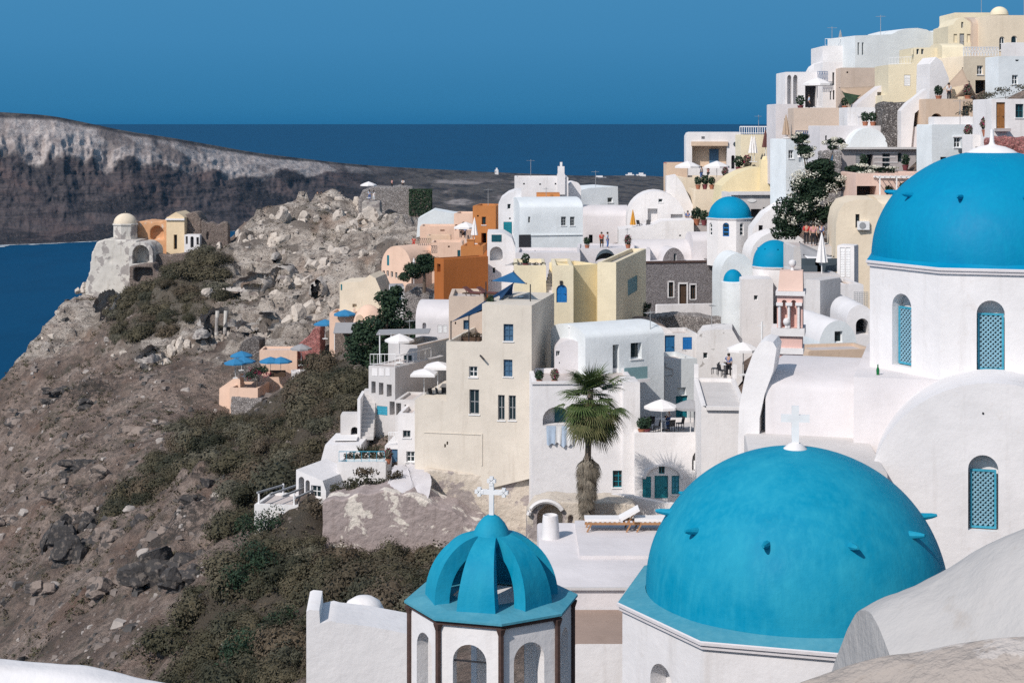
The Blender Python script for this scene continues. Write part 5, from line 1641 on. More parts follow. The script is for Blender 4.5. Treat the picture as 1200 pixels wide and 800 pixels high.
mb.build('step', M['WP'], sx_, smooth=None, merge=False)
pl = thing('roof_plants', 'low scruffy plants along the yellow roof edge', 'plants', P(620, 311, 141)); mb = MB()
for i in range(5): leaf_cloud(mb, (-1.2 + i * .6, 0, .12), (.3, .2, .16), 60, .08, random.Random(i))
mb.build('foliage', M['lf_grey'], pl, smooth=None, merge=False)
be = H('beige_house', 'beige house with a small blue window behind the navy sail', 526, 567, 347, 400, 133, 6, 0, 'BE', feats=[('win', 543, 375, 549.5, 386, dict(f='wblue', p='wblue')), ('vent', 533, 377, 534.5, 380)])


def sail(name, label, pts, mat, sag=.25, cat='sail awning'):
    a, b_, c_ = (Vector(p) for p in pts); r = empty(name, a, 0, label, cat); n = 10
    mb = MB(); idx = {}
    for i in range(n + 1):
        for j in range(n + 1 - i):
            u, v = i / n, j / n; k = 1 - u - v
            p = a * k + b_ * u + c_ * v; p -= Vector((0, 0, sag * 27 * u * v * k)); ctr = (a + b_ + c_) / 3
            p = p.lerp(ctr, .35 * (u * v + v * k + k * u - 3 * u * v * k) * .5)
            idx[i, j] = len(mb.v); mb.v.append(tuple(p - a))
    for i in range(n):
        for j in range(n - i):
            mb.f.append([idx[i, j], idx[i + 1, j], idx[i, j + 1]]); mb.m.append(0)
            if i + j < n - 1: mb.f.append([idx[i + 1, j], idx[i + 1, j + 1], idx[i, j + 1]]); mb.m.append(0)
    o = mb.build('cloth', M[mat], r)
    o.modifiers.new('thick', 'SOLIDIFY').thickness = .02
    mb = MB()
    for p in (a, b_, c_): mb.tube([p - a - Vector((0, 0, .02)), p - a + Vector((0, 0, .06))], .05, 6)
    mb.build('corner_ring', M['iron'], r)
    return r


sail('sail_awning', 'bright blue triangular sail over the tower house terrace', [P(576, 329, 126), P(602, 318, 131), P(617, 332.5, 126)], 'cblue', .1)
sail('sail_awning', 'long navy sail sloping down over the lower tower terrace', [P(529, 377, 125.5), P(602, 331, 131.5), P(601, 352, 130)], 'dblue', .12)
sail('sail_awning', 'second navy sail slung beside the long one', [P(550, 370, 127.5), P(602, 332, 131.7), P(588, 350, 126.5)], 'dblue', .1)
for x, a, b_, d, lb in ((528.5, 376, 402, 125.3, 'dark post at the low corner of the navy sail'), (569.5, 330, 360, 126, 'dark post at the left corner of the blue sail'), (549.5, 370, 402, 127.5, 'dark post in the middle of the navy sail'), (621.5, 333, 360, 126, 'dark post at the right corner of the blue sail')):
    p = P(x, b_, d); o = thing('sail_post', lb, 'post', p, 0, 'sail posts'); mb = MB(); mb.tube([(0, 0, -.4), (0, 0, (b_ - a) / F * d)], .05, 6); mb.build('shaft', M['iron'], o)
for x, d, lb in ((601, 128, 'pale chair left on the upper tower terrace'), (619, 128, 'pale chair right on the upper tower terrace')):
    placed('chair_g', mk_chair('gcanvas'), (P(x, 356, d).x, d, tw.zb + tw.H - .5), x * .6, lb, 'chairs on the tower terrace')
placed('table', mk_table(), (P(610, 356, 128.6).x, 128.6, tw.zb + tw.H - .5), 0, 'round table on the upper tower terrace')
for x, c_, rz, lb in ((597, 'lf_brown', 0, 'dry planter bed on the lower tower terrace'),):
    p = P(553, 399, 128.5); o = thing('planter', lb, 'planter', p); mb = MB(); mb.box(-1.0, .8, -.3, .3, -.1, .3); mb.build('trough', M['dwood'], o); mb = MB(); leaf_cloud(mb, (0, 0, .45), (.9, .3, .22), 200, .1, random.Random(2)); mb.build('foliage', M['lf_brown'], o, smooth=None, merge=False)
for i, (x, y) in enumerate(((556, 346), (572, 345))):
    p = P(x, y + 1, 135.5); placed('lounger_d', mk_lounger('dwood', 'brcanvas'), (p.x, p.y, be.zb + be.H - .35), 2.6, ('left', 'right')[i] + ' of two dark sun loungers on the beige roof', 'loungers on the beige roof')
# grey house left of the tower
vw = H('white_house', 'bright white vaulted house with shuttered window above the grey house', 487, 528, 374, 398, 150, 6, -6, 'WP', roof='xvault', rise=1.5, feats=[('aniche', 495, 378, 499.5, 387, dict(rec=.4)), ('shut', 513, 381, 518, 390, dict(c='white')), ('shut', 519, 381, 524, 390, dict(c='white'))])
gu = H('grey_house', 'upper storey of a grey house with a broad blank side wall beside the tower', 455, 489, 402, 432, 141, 8, -28, 'GL', pr=527, feats=[('win', 473, 416, 477, 430, dict(f='dteal')), ('win', 478, 416, 482.5, 430, dict(f='dteal')), ('vent', 486, 427, 487.3, 430)], rm='BE', floor='BE')
gl = H('grey_house', 'lower storey of a grey house with three square openings and a railed terrace', 432, 463, 428, 496, 136.5, 8, -28, 'GL', pr=520, par=.1, feats=[('niche', 435.2, 446.5, 440.2, 460.5, dict(rec=.9)), ('niche', 444, 448, 449.3, 462.5, dict(rec=.9)), ('niche', 453.2, 450, 459, 464.5, dict(rec=.9)), ('shut', 441.5, 475, 454, 485.5, dict(c='tealL')), ('niche', 456.5, 470, 462.5, 486, dict(rec=.8))])
for a, b_ in ((436, 442.5), (444.5, 450), (452, 457)):
    gl.ledge(a, b_, 431, 440, .03, 'W', 'panel')
railing('railing', 'white terrace railing of the grey house', gl.pt(433, 427.5, .1), gl.pt(463, 427.5, .1), .9, 7)
p = gl.root.matrix_basis @ Vector((gl.W - .1, 0.1, gl.H)); q = gl.root.matrix_basis @ Vector((gl.W - .1, 6, gl.H))
railing('railing', 'white side railing of the grey house terrace', p, q, .9, 6)
p = gl.root.matrix_basis @ Vector((gl.W * .62, 2.3, gl.H)); placed('um_white', None, p, 0, 'white scalloped parasol on the grey house terrace', 'parasols on the grey terraces', 1.0)
pg = thing('pergola', 'thin grey canopy on a white post above the grey house', 'pergola', P(449, 428, 142)); mb = MB(); mb.obox((1.7, 1.5, 2.75), (2.3, 0, .05), (0, 1.6, 0), (0, 0, .05)); mb.build('canopy', M['gcanvas'], pg)
for x in (.0, 1.0):
    mb = MB(); mb.tube([(x - .3, 0, -1), (x - .3, 0, 2.8)], .06, 6); mb.build('post', M['white'], pg)
for i, (x, y) in enumerate(((497, 471), (513, 463))):
    p = P(x, y, 127 + 3 * i); p.z = tw.v(500, 468) + tw.zb - .45
    placed('um_big', mk_umbrella('canvas', 4, 1.35, .35, True), p, .7, ('front', 'rear')[i] + ' square white parasol on the lowest tower terrace', 'square white parasols', 1.0 if i == 0 else 1.05)
for i, (x, lb) in enumerate(((507, 'wicker chair left under the square parasols'), (515, 'wicker chair middle under the square parasols'), (521, 'wicker chair right under the square parasols'))):
    placed('chair_d', None, (P(x, 470, 127.5).x, 127.5 + .4 * i, tw.v(500, 468) + tw.zb - .5), 1 + i, lb, 'chairs on the lowest tower terrace')
H('grey_house', 'grey lean-to with a flat white canopy under the railed terrace', 463, 487, 468, 500, 132, 4, -10, 'GL', par=.2, feats=[('niche', 464, 472, 470, 486, dict(rec=.9)), ('vent', 474, 474, 476, 477)])
ss = thing('stair', 'steep pale stair beside the grey house', 'stair', P(424, 511, 134)); mb = MB()
for i in range(12): mb.box(-.1, .95, .26 * i, 4, .3 * i - .3, .3 * (i + 1) - .3)
mb.build('step', M['GL'], ss, smooth=None, merge=False); mb = MB(); mb.box(-.35, -.1, -.2, 4, -1, 3.1); mb.build('side_wall', M['W'], ss)
H('garden_wall', 'flat pale wall with a quarter-round opening left of the steep stair', 399, 423, 485, 512, 135.5, 1.2, 0, 'GL', par=0, feats=[('ahole', 411, 500, 420, 512, dict(rec=.9))], cat='wall')
w1 = H('white_house', 'small white house with two windows right against the tower foot', 466, 487, 484, 550, 128.5, 5, -6, 'W', feats=[('win', 472, 504, 481, 512.5, dict(b=2, f='grey')), ('win', 476, 528.5, 486, 541, dict(f='white'))])
w2 = H('white_house', 'narrow white house with a balcony, left neighbour of the one with two windows', 451, 467, 521, 549, 130.5, 4, -6, 'W', feats=[('door', 457.5, 526, 466, 546, dict(c='wblue'))], par=.1)
railing('railing', 'white lattice balcony railing over the narrow house', w2.pt(455, 521, .05), w2.pt(466.5, 521, .05), 1.0, 4, lattice=True)
w3 = H('white_house', 'stepped white terrace house above the scrub with a flat canopy', 381, 423, 521, 552, 131.5, 5, -4, 'W', roof='none', out=[(372, 552), (376, 540), (381, 521), (423, 521), (423, 552)])
cn = thing('canopy', 'flat white canopy over the stepped terrace', 'canopy', P(405, 524, 133.5)); mb = MB(); mb.box(-.9, 1.0, -1, 1, .75, .85); mb.build('canopy_top', M['canvas'], cn); mb = MB(); mb.box(-.5, .95, -.6, .8, -.3, .72); mb.build('bar_counter', M['GR'], cn)
ps_ = P(440, 549, 128.5)
pt_ = H('white_terrace', 'white terrace with a planter and blue glass rail below the grey house', 395, 452, 541, 566, 127.5, 4, -4, 'W', par=.3, cat='terrace')
railing('railing', 'blue glass rail along the planter terrace', pt_.pt(397, 541, .1), pt_.pt(450, 541, .1), .8, 6, 'tealL')
ag = thing('planter', 'agaves and green shrubs massed on the planter terrace', 'planter', P(430, 541, 129.5)); mb = MB(); rg = random.Random(3)
for i in range(3): leaf_cloud(mb, (-1.2 + i * 1.1, 0, .4), (.75, .4, .45), 220, .12, rg)
for c_ in (-.3, .5):
    for k in range(14):
        a = k * .45; mb.add([(c_, 0, .4), (c_ + .35 * math.cos(a) - .05, .3 * math.sin(a), .9), (c_ + .6 * math.cos(a), .5 * math.sin(a), 1.35), (c_ + .35 * math.cos(a) + .05, .3 * math.sin(a) + .05, .9)], [(0, 1, 2, 3)])
mb.build('foliage', M['lf_green'], ag, smooth=None, merge=False); mb = MB(); mb.box(-2, 1.6, -.4, .4, -.2, .3); mb.build('trough', M['WC'], ag)
w4 = H('white_house', 'lowest white house with two arches and a dark window over the scrub', 347, 382, 550, 590, 126, 4.5, -24, 'W', par=.5, roof='none', out=[(347, 592), (347, 550), (378, 563), (382, 575), (382, 592)], feats=[('aniche', 350, 558, 356.5, 582, dict(rec=.9)), ('aniche', 358, 562, 363, 584, dict(rec=.9)), ('win', 364.5, 568, 376, 582, dict(b=1))])
wt = H('white_terrace', 'lowest white terrace corner with broken pergola beams', 298, 350, 590, 615, 124, 4, -10, 'WD', par=.2, cat='terrace')
for i in range(4):
    mb = MB(); mb.bar((.3 + i * 1.0, -.2, wt.H + .9 - .1 * i), (1.2 + i * 1.0, 3.6, wt.H + .7), .13); wt.part(mb, 'beam', 'grey')
for x, y in ((.3, .2), (3.1, .2), (1.2, 3.4)): mb = MB(); mb.bar((x, y, wt.H - .2), (x, y, wt.H + .85), .12); wt.part(mb, 'post', 'white')
# ---- terraces with blue parasols far left
pb_ = H('peach_house', 'peach wall sheltering the blue parasol terrace', 304, 348, 410, 446, 208, 3.5, 0, 'PE', par=.3)
pf = H('peach_terrace', 'curved peach terrace front on a rubble base, lowest of the blue parasol terraces', 269, 302, 454, 472, 203, 5, -8, 'PE', par=.3, floor='DIRT', cat='terrace')
H('rubble_base', 'pale rubble wall holding up the peach terrace', 269, 308, 464, 486, 202.4, 3, -8, 'SW', roof='none', out=[(268, 490), (270, 465), (308, 467), (304, 478), (290, 490)], cat='wall')
H('peach_wall', 'sloping peach wall left of the blue parasols', 256, 282, 440, 468, 206, 1, -20, 'PE', roof='none', out=[(256, 468), (257, 455), (270, 446), (281, 438), (282, 468)], cat='wall')
H('rubble_wall', 'dark grey rubble wall behind the blue parasols', 272, 305, 398, 440, 212, 2, -14, 'SR', roof='none', out=[(268, 445), (276, 415), (284, 400), (296, 395), (304, 398), (305, 445)], cat='wall')
for i, (x, y, lb) in enumerate(((276, 443, 'lower left of the three clustered blue parasols'), (286, 441, 'lower right of the three clustered blue parasols'), (283, 434, 'rear of the three clustered blue parasols'), (317, 441, 'left of the two blue parasols by the peach wall'), (329, 441, 'right of the two blue parasols by the peach wall'), (381, 397, 'small blue parasol above the pink rubble'), (404, 386, 'blue parasol on the peach terrace under the cream house'))):
    d = (203.5, 204.5, 207, 205, 205, 206, 203)[i]; p = P(x, y, d)
    placed('um_blue', mk_umbrella('ublue', 8, 1.45, .55), p, i, lb, 'blue parasols on the peach terraces', 1.0)
p = P(353, 428, 206); placed('um_grey', None, p, 0, 'greyish parasol beside the two blue ones', 'parasols on the peach terraces', 1.1)
bn = thing('bench', 'dark brown slatted bench under the two blue parasols', 'bench', P(325, 443, 204.5)); mb = MB(); mb.box(-1, 1, -.3, .3, .2, .5); mb.build('seat', M['dwood'], bn); mb = MB(); mb.box(-1, 1, .3, .4, .2, .95); mb.build('backrest', M['dwood'], bn)
cw = thing('curved_wall', 'curved white boat-shaped seat at the end of the peach terrace', 'seat wall', P(352, 438, 203)); mb = MB(); mb.lathe([(1.0, -1.5), (1.15, .2), (1.2, .45), (1.05, .45), (1.0, .1), (0, .1)], 20); q = mb.build('shell', M['W'], cw); q.scale = (1.0, .8, 1)
H('rubble_wall', 'pink and cream stones stepping up to the small blue parasol', 345, 376, 385, 412, 209, 3, -5, 'SP', roof='none', out=[(343, 414), (350, 403), (360, 395), (368, 384), (376, 382), (376, 414)], cat='wall')
H('cream_house', 'plain cream wall with one narrow teal slit below the headland', 398, 437, 331, 372, 206, 6, -8, 'CR', roof='none', out=[(398, 374), (398, 331), (424, 330), (433, 322), (440, 326), (446, 340), (452, 360), (452, 374)], feats=[('shut', 399.2, 333, 401, 340, dict(c='teal')), ('niche', 413, 356, 418, 360, dict(rec=.4))])
pd = thing('peach_dome', 'peach half dome with a rounded doorway by the cream wall', 'house', P(432, 385, 202)); mb = MB(); mb.lathe([(2.0 * math.cos(t), -2 if i == 0 else 3.0 * math.sin(t)) for i, t in enumerate([0] + [math.pi / 2 * k / 12 for k in range(13)])], 28); mb.build('shell', M['PE'], pd); mb = MB(); mb.prism(arch(-.45, .45, 0, 1.9), -2.05, -1.5, lambda u, w, v: (u - 1.0, w + .3, v)); mb.build('door', M['BG'], pd)
H('peach_house', 'low peach block left of the peach half dome', 386, 416, 366, 396, 204, 4, -5, 'PE', feats=[('niche', 414, 361, 416, 380, dict(rec=.2))])
sb_ = H('stone_house', 'brown rubble house with a dark door under a grey canopy', 392, 421, 388, 410, 196, 4, -8, 'SB', par=.2, feats=[('hole', 405, 391, 412, 405)])
cn = thing('canopy', 'grey cloth canopy over the brown rubble house', 'canopy', P(408, 389, 194)); mb = MB(); mb.obox((0, 0, .5), (1.65, 0, .0), (0, 1.3, .45), (0, 0, .04)); mb.build('canopy_top', M['gcanvas'], cn); 
for x in (-1.5, 1.5): mb = MB(); mb.bar((x, -1.2, -2), (x, -1.2, .1), .07); mb.build('post', M['white'], cn)
H('white_house', 'tiny white house with a teal door under a slate-grey roof, by the dark green tree', 457, 474, 336, 358, 200, 4, 6, 'W', roof='flat', par=0, rm='gcanvas', feats=[('door', 464, 343, 470, 356, dict(c='wblue')), ('shut', 458, 337, 463, 341, dict(c='dteal'))])
H('stone_wall', 'grey rubble wall between the small trees and the orange house', 473, 528, 340, 380, 190, 3, 0, 'SW', roof='none', out=[(470, 385), (474, 345), (488, 336), (505, 342), (528, 350), (528, 385)], cat='wall')
H('stone_wall', 'short dark rubble wall on top of the grey one', 475, 498, 334, 346, 191.5, 2, 0, 'SB', par=0, cat='wall')
placed('cl_white', mk_closed('canvas'), P(485, 334, 196), 0, 'closed white parasol beside the small tree left of the orange house', 'closed parasols', 1.25)
pv = H('peach_house', 'peach barrel-vaulted house with a row of small windows', 447, 482, 287, 334, 222, 11, -38, 'PE', roof='vault', ps=312, feats=[('win', 448.5, 317, 451, 324, dict(b=0)), ('win', 453, 317, 455.5, 324, dict(b=0)), ('win', 458, 318, 460.5, 325, dict(b=0)), ('win', 463, 319, 465.5, 326, dict(b=0)), ('shut', 453.5, 299, 456, 311, dict(c='teal'))])
H('peach_house', 'long low peach house on the crest under the dark ivy block', 492, 535, 265, 286, 236, 5, 0, 'PE', feats=[('niche', 516, 269, 521, 271, dict(rec=.3))])
pp = H('peach_house', 'small square peach house with an arched doorway where two people stand', 532, 554, 250, 280, 228, 5, -5, 'PE', feats=[('ahole', 541, 260, 545.5, 276), ('niche', 527.5 + 6, 263, 536, 270, dict(rec=.2))])
H('peach_house', 'lower peach block behind the closed white parasol', 505, 542, 284, 308, 222, 5, 0, 'PE', feats=[('shut', 536, 293, 539.5, 302, dict(c='dteal')), ('vent', 525, 288, 527, 290)])
H('peach_terrace', 'brownish peach terrace wall between the two peach blocks', 500, 528, 276, 290, 231, 3, 0, 'BG', par=.2, cat='terrace')
H('white_house', 'long low whitewashed roof on the crest behind the peach houses', 488, 545, 247, 262, 246, 6, 0, 'WC', roof='none', out=[(486, 264), (490, 256), (508, 246), (530, 250), (545, 252), (545, 264)])
person('person in dark clothes standing in the peach doorway', P(540, 279, 226.5), .4, 'cl_black', 'cl_black', 0, group=None)
person('person in a blue shirt by the railing, next to the dark-clothed one', P(545, 279, 226), -.5, 'cl_blue', 'cl_black', 0)
railing('railing', 'black iron railing in front of the peach doorway', P(546, 279, 225.5), P(555, 279, 225.5), 1.0, 5, 'iron', True)
railing('railing', 'black iron railing beside the orange figure', P(490, 288, 221), P(505, 288, 221), 1.0, 6, 'iron', True)
person('seated figure in orange-red clothes on the peach roof edge', P(485, 290, 224) + Vector((0, 0, -.2)), 0, 'cl_red', 'cl_red', 2)
bg_ = H('orange_house', 'big burnt-orange block with one tiny window, largest of the orange houses', 509, 520, 302, 352, 168, 9, -52, 'OR', pr=572, par=.3, feats=[('niche', 512.2, 309, 516.2, 318.5, dict(rec=.5))])
mb = MB(); mb.lathe([(.35, 0), (.35, 2.4)], 12, (-.15, .9)); bg_.part(mb, 'round_chimney', 'OL', 40)
H('orange_house', 'tall slim orange house with a dark doorway, farthest of the orange houses', 554, 581, 241, 292, 195, 5, -8, 'OL', feats=[('win', 564.5, 254, 569.5, 263.5, dict(b=0, f='OL')), ('hole', 564, 273, 570, 291), ('vent', 559, 252, 561, 254)])
H('orange_house', 'low orange block with a rounded chimney between the other two orange houses', 540, 566, 288, 308, 189, 5, -5, 'OL').chimney(551, 282, 290, .8, .4, 'OL')
H('orange_house', 'orange stair wall sloping against the white arch house', 563, 572, 292, 325, 176, 4, -5, 'OR', roof='none', out=[(562, 326), (562, 304), (572, 291), (572, 326)])
placed('um_white', None, P(546, 289, 205), .3, 'white parasol beside the low orange block', 'parasols on the far terraces', 1.25)
placed('cl_white', None, P(556, 286, 192.5), .3, 'closed white parasol in front of the tall orange house', 'closed parasols', 1.2)
# ---- white cluster in the middle
H('white_house', 'white house with a grey arched recess beside the orange houses', 571, 592, 275, 334, 172, 6, 0, 'W', roof='none', out=[(571, 336), (571, 273), (590, 273), (600, 279), (604, 290), (604, 336)], feats=[('aniche', 574, 289, 589, 305.5, dict(rec=1.2)), ('win', 577, 313.5, 580.5, 320, dict(b=0)), ('shut', 576, 275, 588, 283.5, dict(c='dteal', rec=.05))])
H('white_house', 'white round-gabled house with teal shutters above the grey recess', 584, 611, 223, 285, 187, 6, 0, 'W', roof='none', out=[(584, 288), (584, 240), (588, 232), (596, 226), (604, 223), (611, 223), (611, 288)], feats=[('shut', 590, 260, 600, 279, dict(c='teal')), ('shut', 601.5, 260, 605.5, 274, dict(c='wblue')), ('win', 594.5, 239, 598.5, 245, dict(b=0)), ('vent', 596.5, 255, 598.5, 257)])
a2 = H('white_house', 'broad pale house with twin windows and a stained base in the village centre', 609, 683, 244, 296, 183, 7, 10, 'WC', roof='xvault', rise=1.1, feats=[W_(657.5, 254, 663.3, 264.5, b=2, f='grey'), W_(668, 254, 673.3, 264.5, b=2, f='grey'), ('win', 619, 254, 621.5, 261, dict(b=0))])
a2.ledge(622, 683, 275, 276.2, .12, 'WC')
mb = MB(); mb.box(a2.u(608), a2.u(622), -.06, -.004, a2.v(615, 293), a2.v(615, 275)); a2.part(mb, 'dark_gate', 'iron')
a1 = H('white_house', 'long white roof block with three vent holes and a stepped chimney, highest in the centre', 603, 666, 207.5, 250, 196, 5, 0, 'W', par=.15, feats=[('vent', 613, 214.5, 615, 216.5), ('vent', 632, 215, 634, 217), ('vent', 650, 214.5, 652, 216.5)])
for w_, y0, y1 in ((.95, 228, 204), (.8, 204, 195), (.28, 195, 190)):
    mb = MB(); u = a1.u(657.5); mb.box(u - w_ / 2, u + w_ / 2, -.3, -.3 + w_, a1.v(657, y0), a1.v(657, y1)); a1.part(mb, 'chimney', 'W')
ob = H('orange_roof_box', 'small orange roof box on the broad pale house', 629, 656, 229, 240, 188, 3, 0, 'OL', roof='xvault', rise=.3, cat='roof box')
H('white_vault', 'little white barrel roof right of the stepped chimney', 666, 681, 213, 235, 200, 4, 5, 'W', roof='vault', ps=222, cat='house')
H('white_house', 'pale blue-shaded house with a curved left shoulder against the open sea', 656, 726, 218.5, 252, 206, 7, 24, 'WC', roof='none', out=[(655, 255), (656, 242), (662, 231), (671, 225), (690, 220.5), (724, 218.5), (726, 255)], feats=[('win', 712, 231.5, 718, 237.5, dict(b=0)), ('vent', 672, 233.5, 677, 236.5)])
H('white_house', 'white house with two small dark doors in a hollow of the village centre', 683, 735, 254, 288, 197, 6, -4, 'WP', roof='xvault', rise=1.3, feats=[('hole', 690, 275, 694.5, 285, dict(rec=1)), ('door', 703, 276, 707.5, 285.5, dict(c='wood'))])
H('white_house', 'low white roof pieces between the pale shouldered house and the amber parasol', 690, 738, 243, 262, 203, 5, 0, 'WP', roof='none', out=[(688, 264), (692, 246), (715, 243), (735, 248), (738, 264)])
b3 = H('white_house', 'broad off-white house front below the amber parasol', 725, 813, 262, 312, 185, 5, -2, 'W', roof='none', out=[(725, 314), (725, 269), (767, 263), (775, 259), (813, 258), (813, 314)], feats=[('vent', 796, 275, 798, 277), ('vent', 764, 286, 765.5, 288), ('vent', 727, 291, 729, 293), ('vent', 732, 291.5, 734, 293.5), ('vent', 738, 293, 740, 295)])
b4 = H('vaulted_house', 'off-white barrel-vaulted house behind the amber parasol', 735, 803, 224, 272, 191, 6, -2, 'W', roof='vault', ps=257, feats=[('win', 771.5, 233, 776.5, 237.2, dict(b=0)), ('niche', 759, 244.5, 770.5, 264, dict(rec=.6)), ('niche', 786, 251, 800, 260, dict(rec=.5))])
placed('cl_amber', mk_closed('orcanvas', 2.3), b3.pt(742, 269, .8) + Vector((0, 0, -.1)), 0, 'closed amber parasol on the off-white roof terrace', 'closed parasols')
for x in (750, 760): placed('chair_d', None, b3.pt(x, 268, 1.2), x, ('dark chair left' if x == 750 else 'dark chair right') + ' beside the amber parasol', 'chairs by the amber parasol')
H('white_house', 'long white roof terrace behind the yellow house', 676, 762, 291, 316, 172, 7, -3, 'WP', par=.15, floor='WP')
H('white_house', 'white wall block between the grey arched recess and the yellow house', 604, 680, 296, 318, 166, 7, -2, 'WP', par=.3, floor='WP')
aw = thing('folding_awning', 'dark grey folding awning like a quarter sphere above the yellow house', 'awning', P(710, 309, 164)); mb = MB(); rad = 1.1
for i in range(7):
    t0, t1 = math.pi * i / 7 * .62, math.pi * (i + 1) / 7 * .62
    ring = lambda t: [(rad * math.cos(q), -rad * math.sin(q) * math.cos(t + .0) , rad * math.sin(q) * math.sin(t + .0) * 1.35) for q in [math.pi * j / 10 for j in range(11)]]
    A_, B_ = ring(math.pi - t0 - .3), ring(math.pi - t1 - .3)
    for j in range(10): mb.add([A_[j], A_[j + 1], B_[j + 1], B_[j]], [(0, 1, 2, 3)])
mb.build('awning_shell', M['gld'], aw, smooth=20); mb = MB(); mb.bar((-rad, 0, 0), (rad, 0, 0), .07); mb.build('frame', M['iron'], aw)
sail('sail_awning', 'grey blue cloth awning sagging over the terrace beside the broad pale house', [P(593, 311, 168), P(627, 294, 172), P(626, 309, 167)], 'gcanvas', .35)
# ---- chapel and the three small blue domes
sc_ = H('stone_chapel', 'grey stone chapel with a brown door between two white-framed windows', 757, 841, 307.5, 374, 168, 8, 10, 'ST', par=.12, floor='WP', feats=[('win', 783.5, 331, 789, 348, dict(f='dwood', b=2)), ('door', 796, 333, 804.5, 358, dict(c='dwood')), ('win', 809, 334, 815, 350.5, dict(f='dwood', b=2))], cat='chapel')
for a, b_, y0, y1, nm in ((782.3, 783.4, 330, 349, 'window_surround'), (789.1, 790.2, 330, 349, 'window_surround'), (782.3, 790.2, 329.2, 330.5, 'window_surround'), (794.5, 795.9, 332, 358, 'door_surround'), (804.6, 806, 332, 358, 'door_surround'), (794.5, 806, 331, 332.8, 'door_surround'), (807.8, 808.9, 333, 351, 'window_surround'), (815.1, 816.2, 333, 351, 'window_surround'), (807.8, 816.2, 332.2, 333.7, 'window_surround')):
    sc_.ledge(a, b_, y0, y1, .06, 'W', nm)
sc_.ledge(756, 842, 306, 308.5, .1, 'brown', 'cornice')
H('white_wall', 'low white courtyard wall in front of the stone chapel', 768, 836, 356.5, 372, 164.5, 1.6, 10, 'W', par=0, pr=838, cat='wall')
H('stone_gable', 'round stone gable with a tiny white belfry slit on the chapel roof', 776, 803, 290.5, 312, 171, 7, 10, 'ST', roof='vault', ps=311, rm='WP', feats=[W_(789.5, 297, 793, 309, b=0)], cat='chapel roof')
H('white_vault', 'white barrel roof behind the stone chapel', 746, 846, 300, 322, 173, 7, 8, 'WP', roof='xvault', rise=1.5, cat='church roof')
H('white_vault', 'white sloping roof under the middle blue dome', 812, 886, 284, 306, 173, 4, 6, 'WP', roof='xvault', rise=1.0, cat='church roof')
O = Vector(P(855.5, 300, 169)); cd = thing('domed_chapel', 'small blue dome on a white octagon with a blue arched window, in the village centre', 'chapel', O)
g_ = domed_drum(cd, O, (O.x, 169.0), -(254 - HY) / F * 169, 2.21, 2.55, .95, 'BL2', 'BL2', 0, 0, 0, [(1, 847, 261, 854.5, 277), (2, 867, 261, 871.5, 276), (0, 831.5, 261, 834.5, 276)], 0, depth=5)
for i, (f, u0, u1, v0, v1) in enumerate(g_):
    mb = MB(); mb.prism(arch(u0, u1, v0, v1), .12, .2, f.fn()); w_ = mb.build('window', M['blue' if f.W and i == 1 else 'white'], cd, smooth=None, merge=False)
    mb = MB()
    for k in range(3):
        a = v0 + (v1 - v0) * (.08 + .3 * k); mb.prism(rect(u0 + .1, u1 - .1, a, a + (v1 - v0) * .2), .09, .125, f.fn())
    mb.build('pane', M['glass'], w_, smooth=None, merge=False)
H('white_vault', 'tall white arch wall sheltering the eastern small blue dome', 880, 950, 271, 332, 156, 4, 4, 'W', roof='vault', ps=300, cat='church roof')
H('white_vault', 'pale shaded arch wall behind the tiny blue dome', 845, 884, 297, 345, 154, 4, 5, 'WC', roof='vault', ps=322, cat='church roof')
O = Vector(P(908, 345, 152)); hd = thing('domed_chapel', 'small blue dome pressed against a white arch wall, right of the stone chapel', 'chapel', O)
domed_drum(hd, O, (O.x, 152.0), -(310.5 - HY) / F * 152, 2.08, 2.25, 1.12, 'BL2', 'BL2', 8, 225, 42, [], 0, depth=4, peglen=.16)
mb = MB(); mb.box(1.4, 2.3, -.3, 1.2, 1.2, 3.1 + .1); mb.v = [(x, y, z + 1.2) for x, y, z in mb.v]; mb.build('side_block', M['BL2'], hd)
O = Vector(P(859, 384, 150)); td = thing('round_apse', 'tiny blue dome on a round white apse, smallest of the domes', 'chapel apse', O)
zb_ = (384 - 330) / F * 150
mb = MB(); mb.lathe([(1.12, -4), (1.12, zb_), (1.05, zb_ + .05), (.9, zb_ + .06)], 28); mb.build('apse_wall', M['WC'], td); mb = MB(); mb.lathe([(.9 * math.cos(math.pi / 2 * k / 12), zb_ + .03 + 1.12 * math.sin(math.pi / 2 * k / 12)) for k in range(13)], 28); mb.build('dome', M['BL2'], td)
H('white_block', 'plain white block with one dark slit right of the tiny blue dome', 869, 906, 327, 390, 147, 4, -3, 'W', par=0, floor='W', feats=[('win', 883.5, 346, 888, 351.5, dict(b=0))])
# ------------------------------------------------------------------ belfry and houses between it and the bright dome
bf = H('belfry', 'pink two-arched belfry with white mouldings behind the buttress', 903, 940, 414, 434, 80, 1.55, -12, 'PK', par=0, cat='belfry')
fr = lambda a, b_, y0, y1, dep, mat, nm, y=0: (lambda mb: (mb.box(bf.u(a), bf.u(b_), y - dep, bf.L - y + dep, bf.v(a, y1), bf.v(a, y0)), bf.part(mb, nm, mat)))(MB())
fr(904, 941.5, 407, 414, .10, 'W', 'cornice'); fr(906, 940, 393, 407, -.02, 'PK', 'lower_stage'); fr(903.5, 943, 384, 393, .13, 'W', 'cornice')
mb = MB(); fF = lambda u, w, v: (u, w + .06, v)
u0, u1 = bf.u(910.5), bf.u(940.5); v0, v1 = bf.v(920, 384), bf.v(920, 346)
hs = [(arch(bf.u(a), bf.u(b_), v0 + .02, bf.v(920, 351.5), 8), .3, 0) for a, b_ in ((916, 922), (927, 933))]
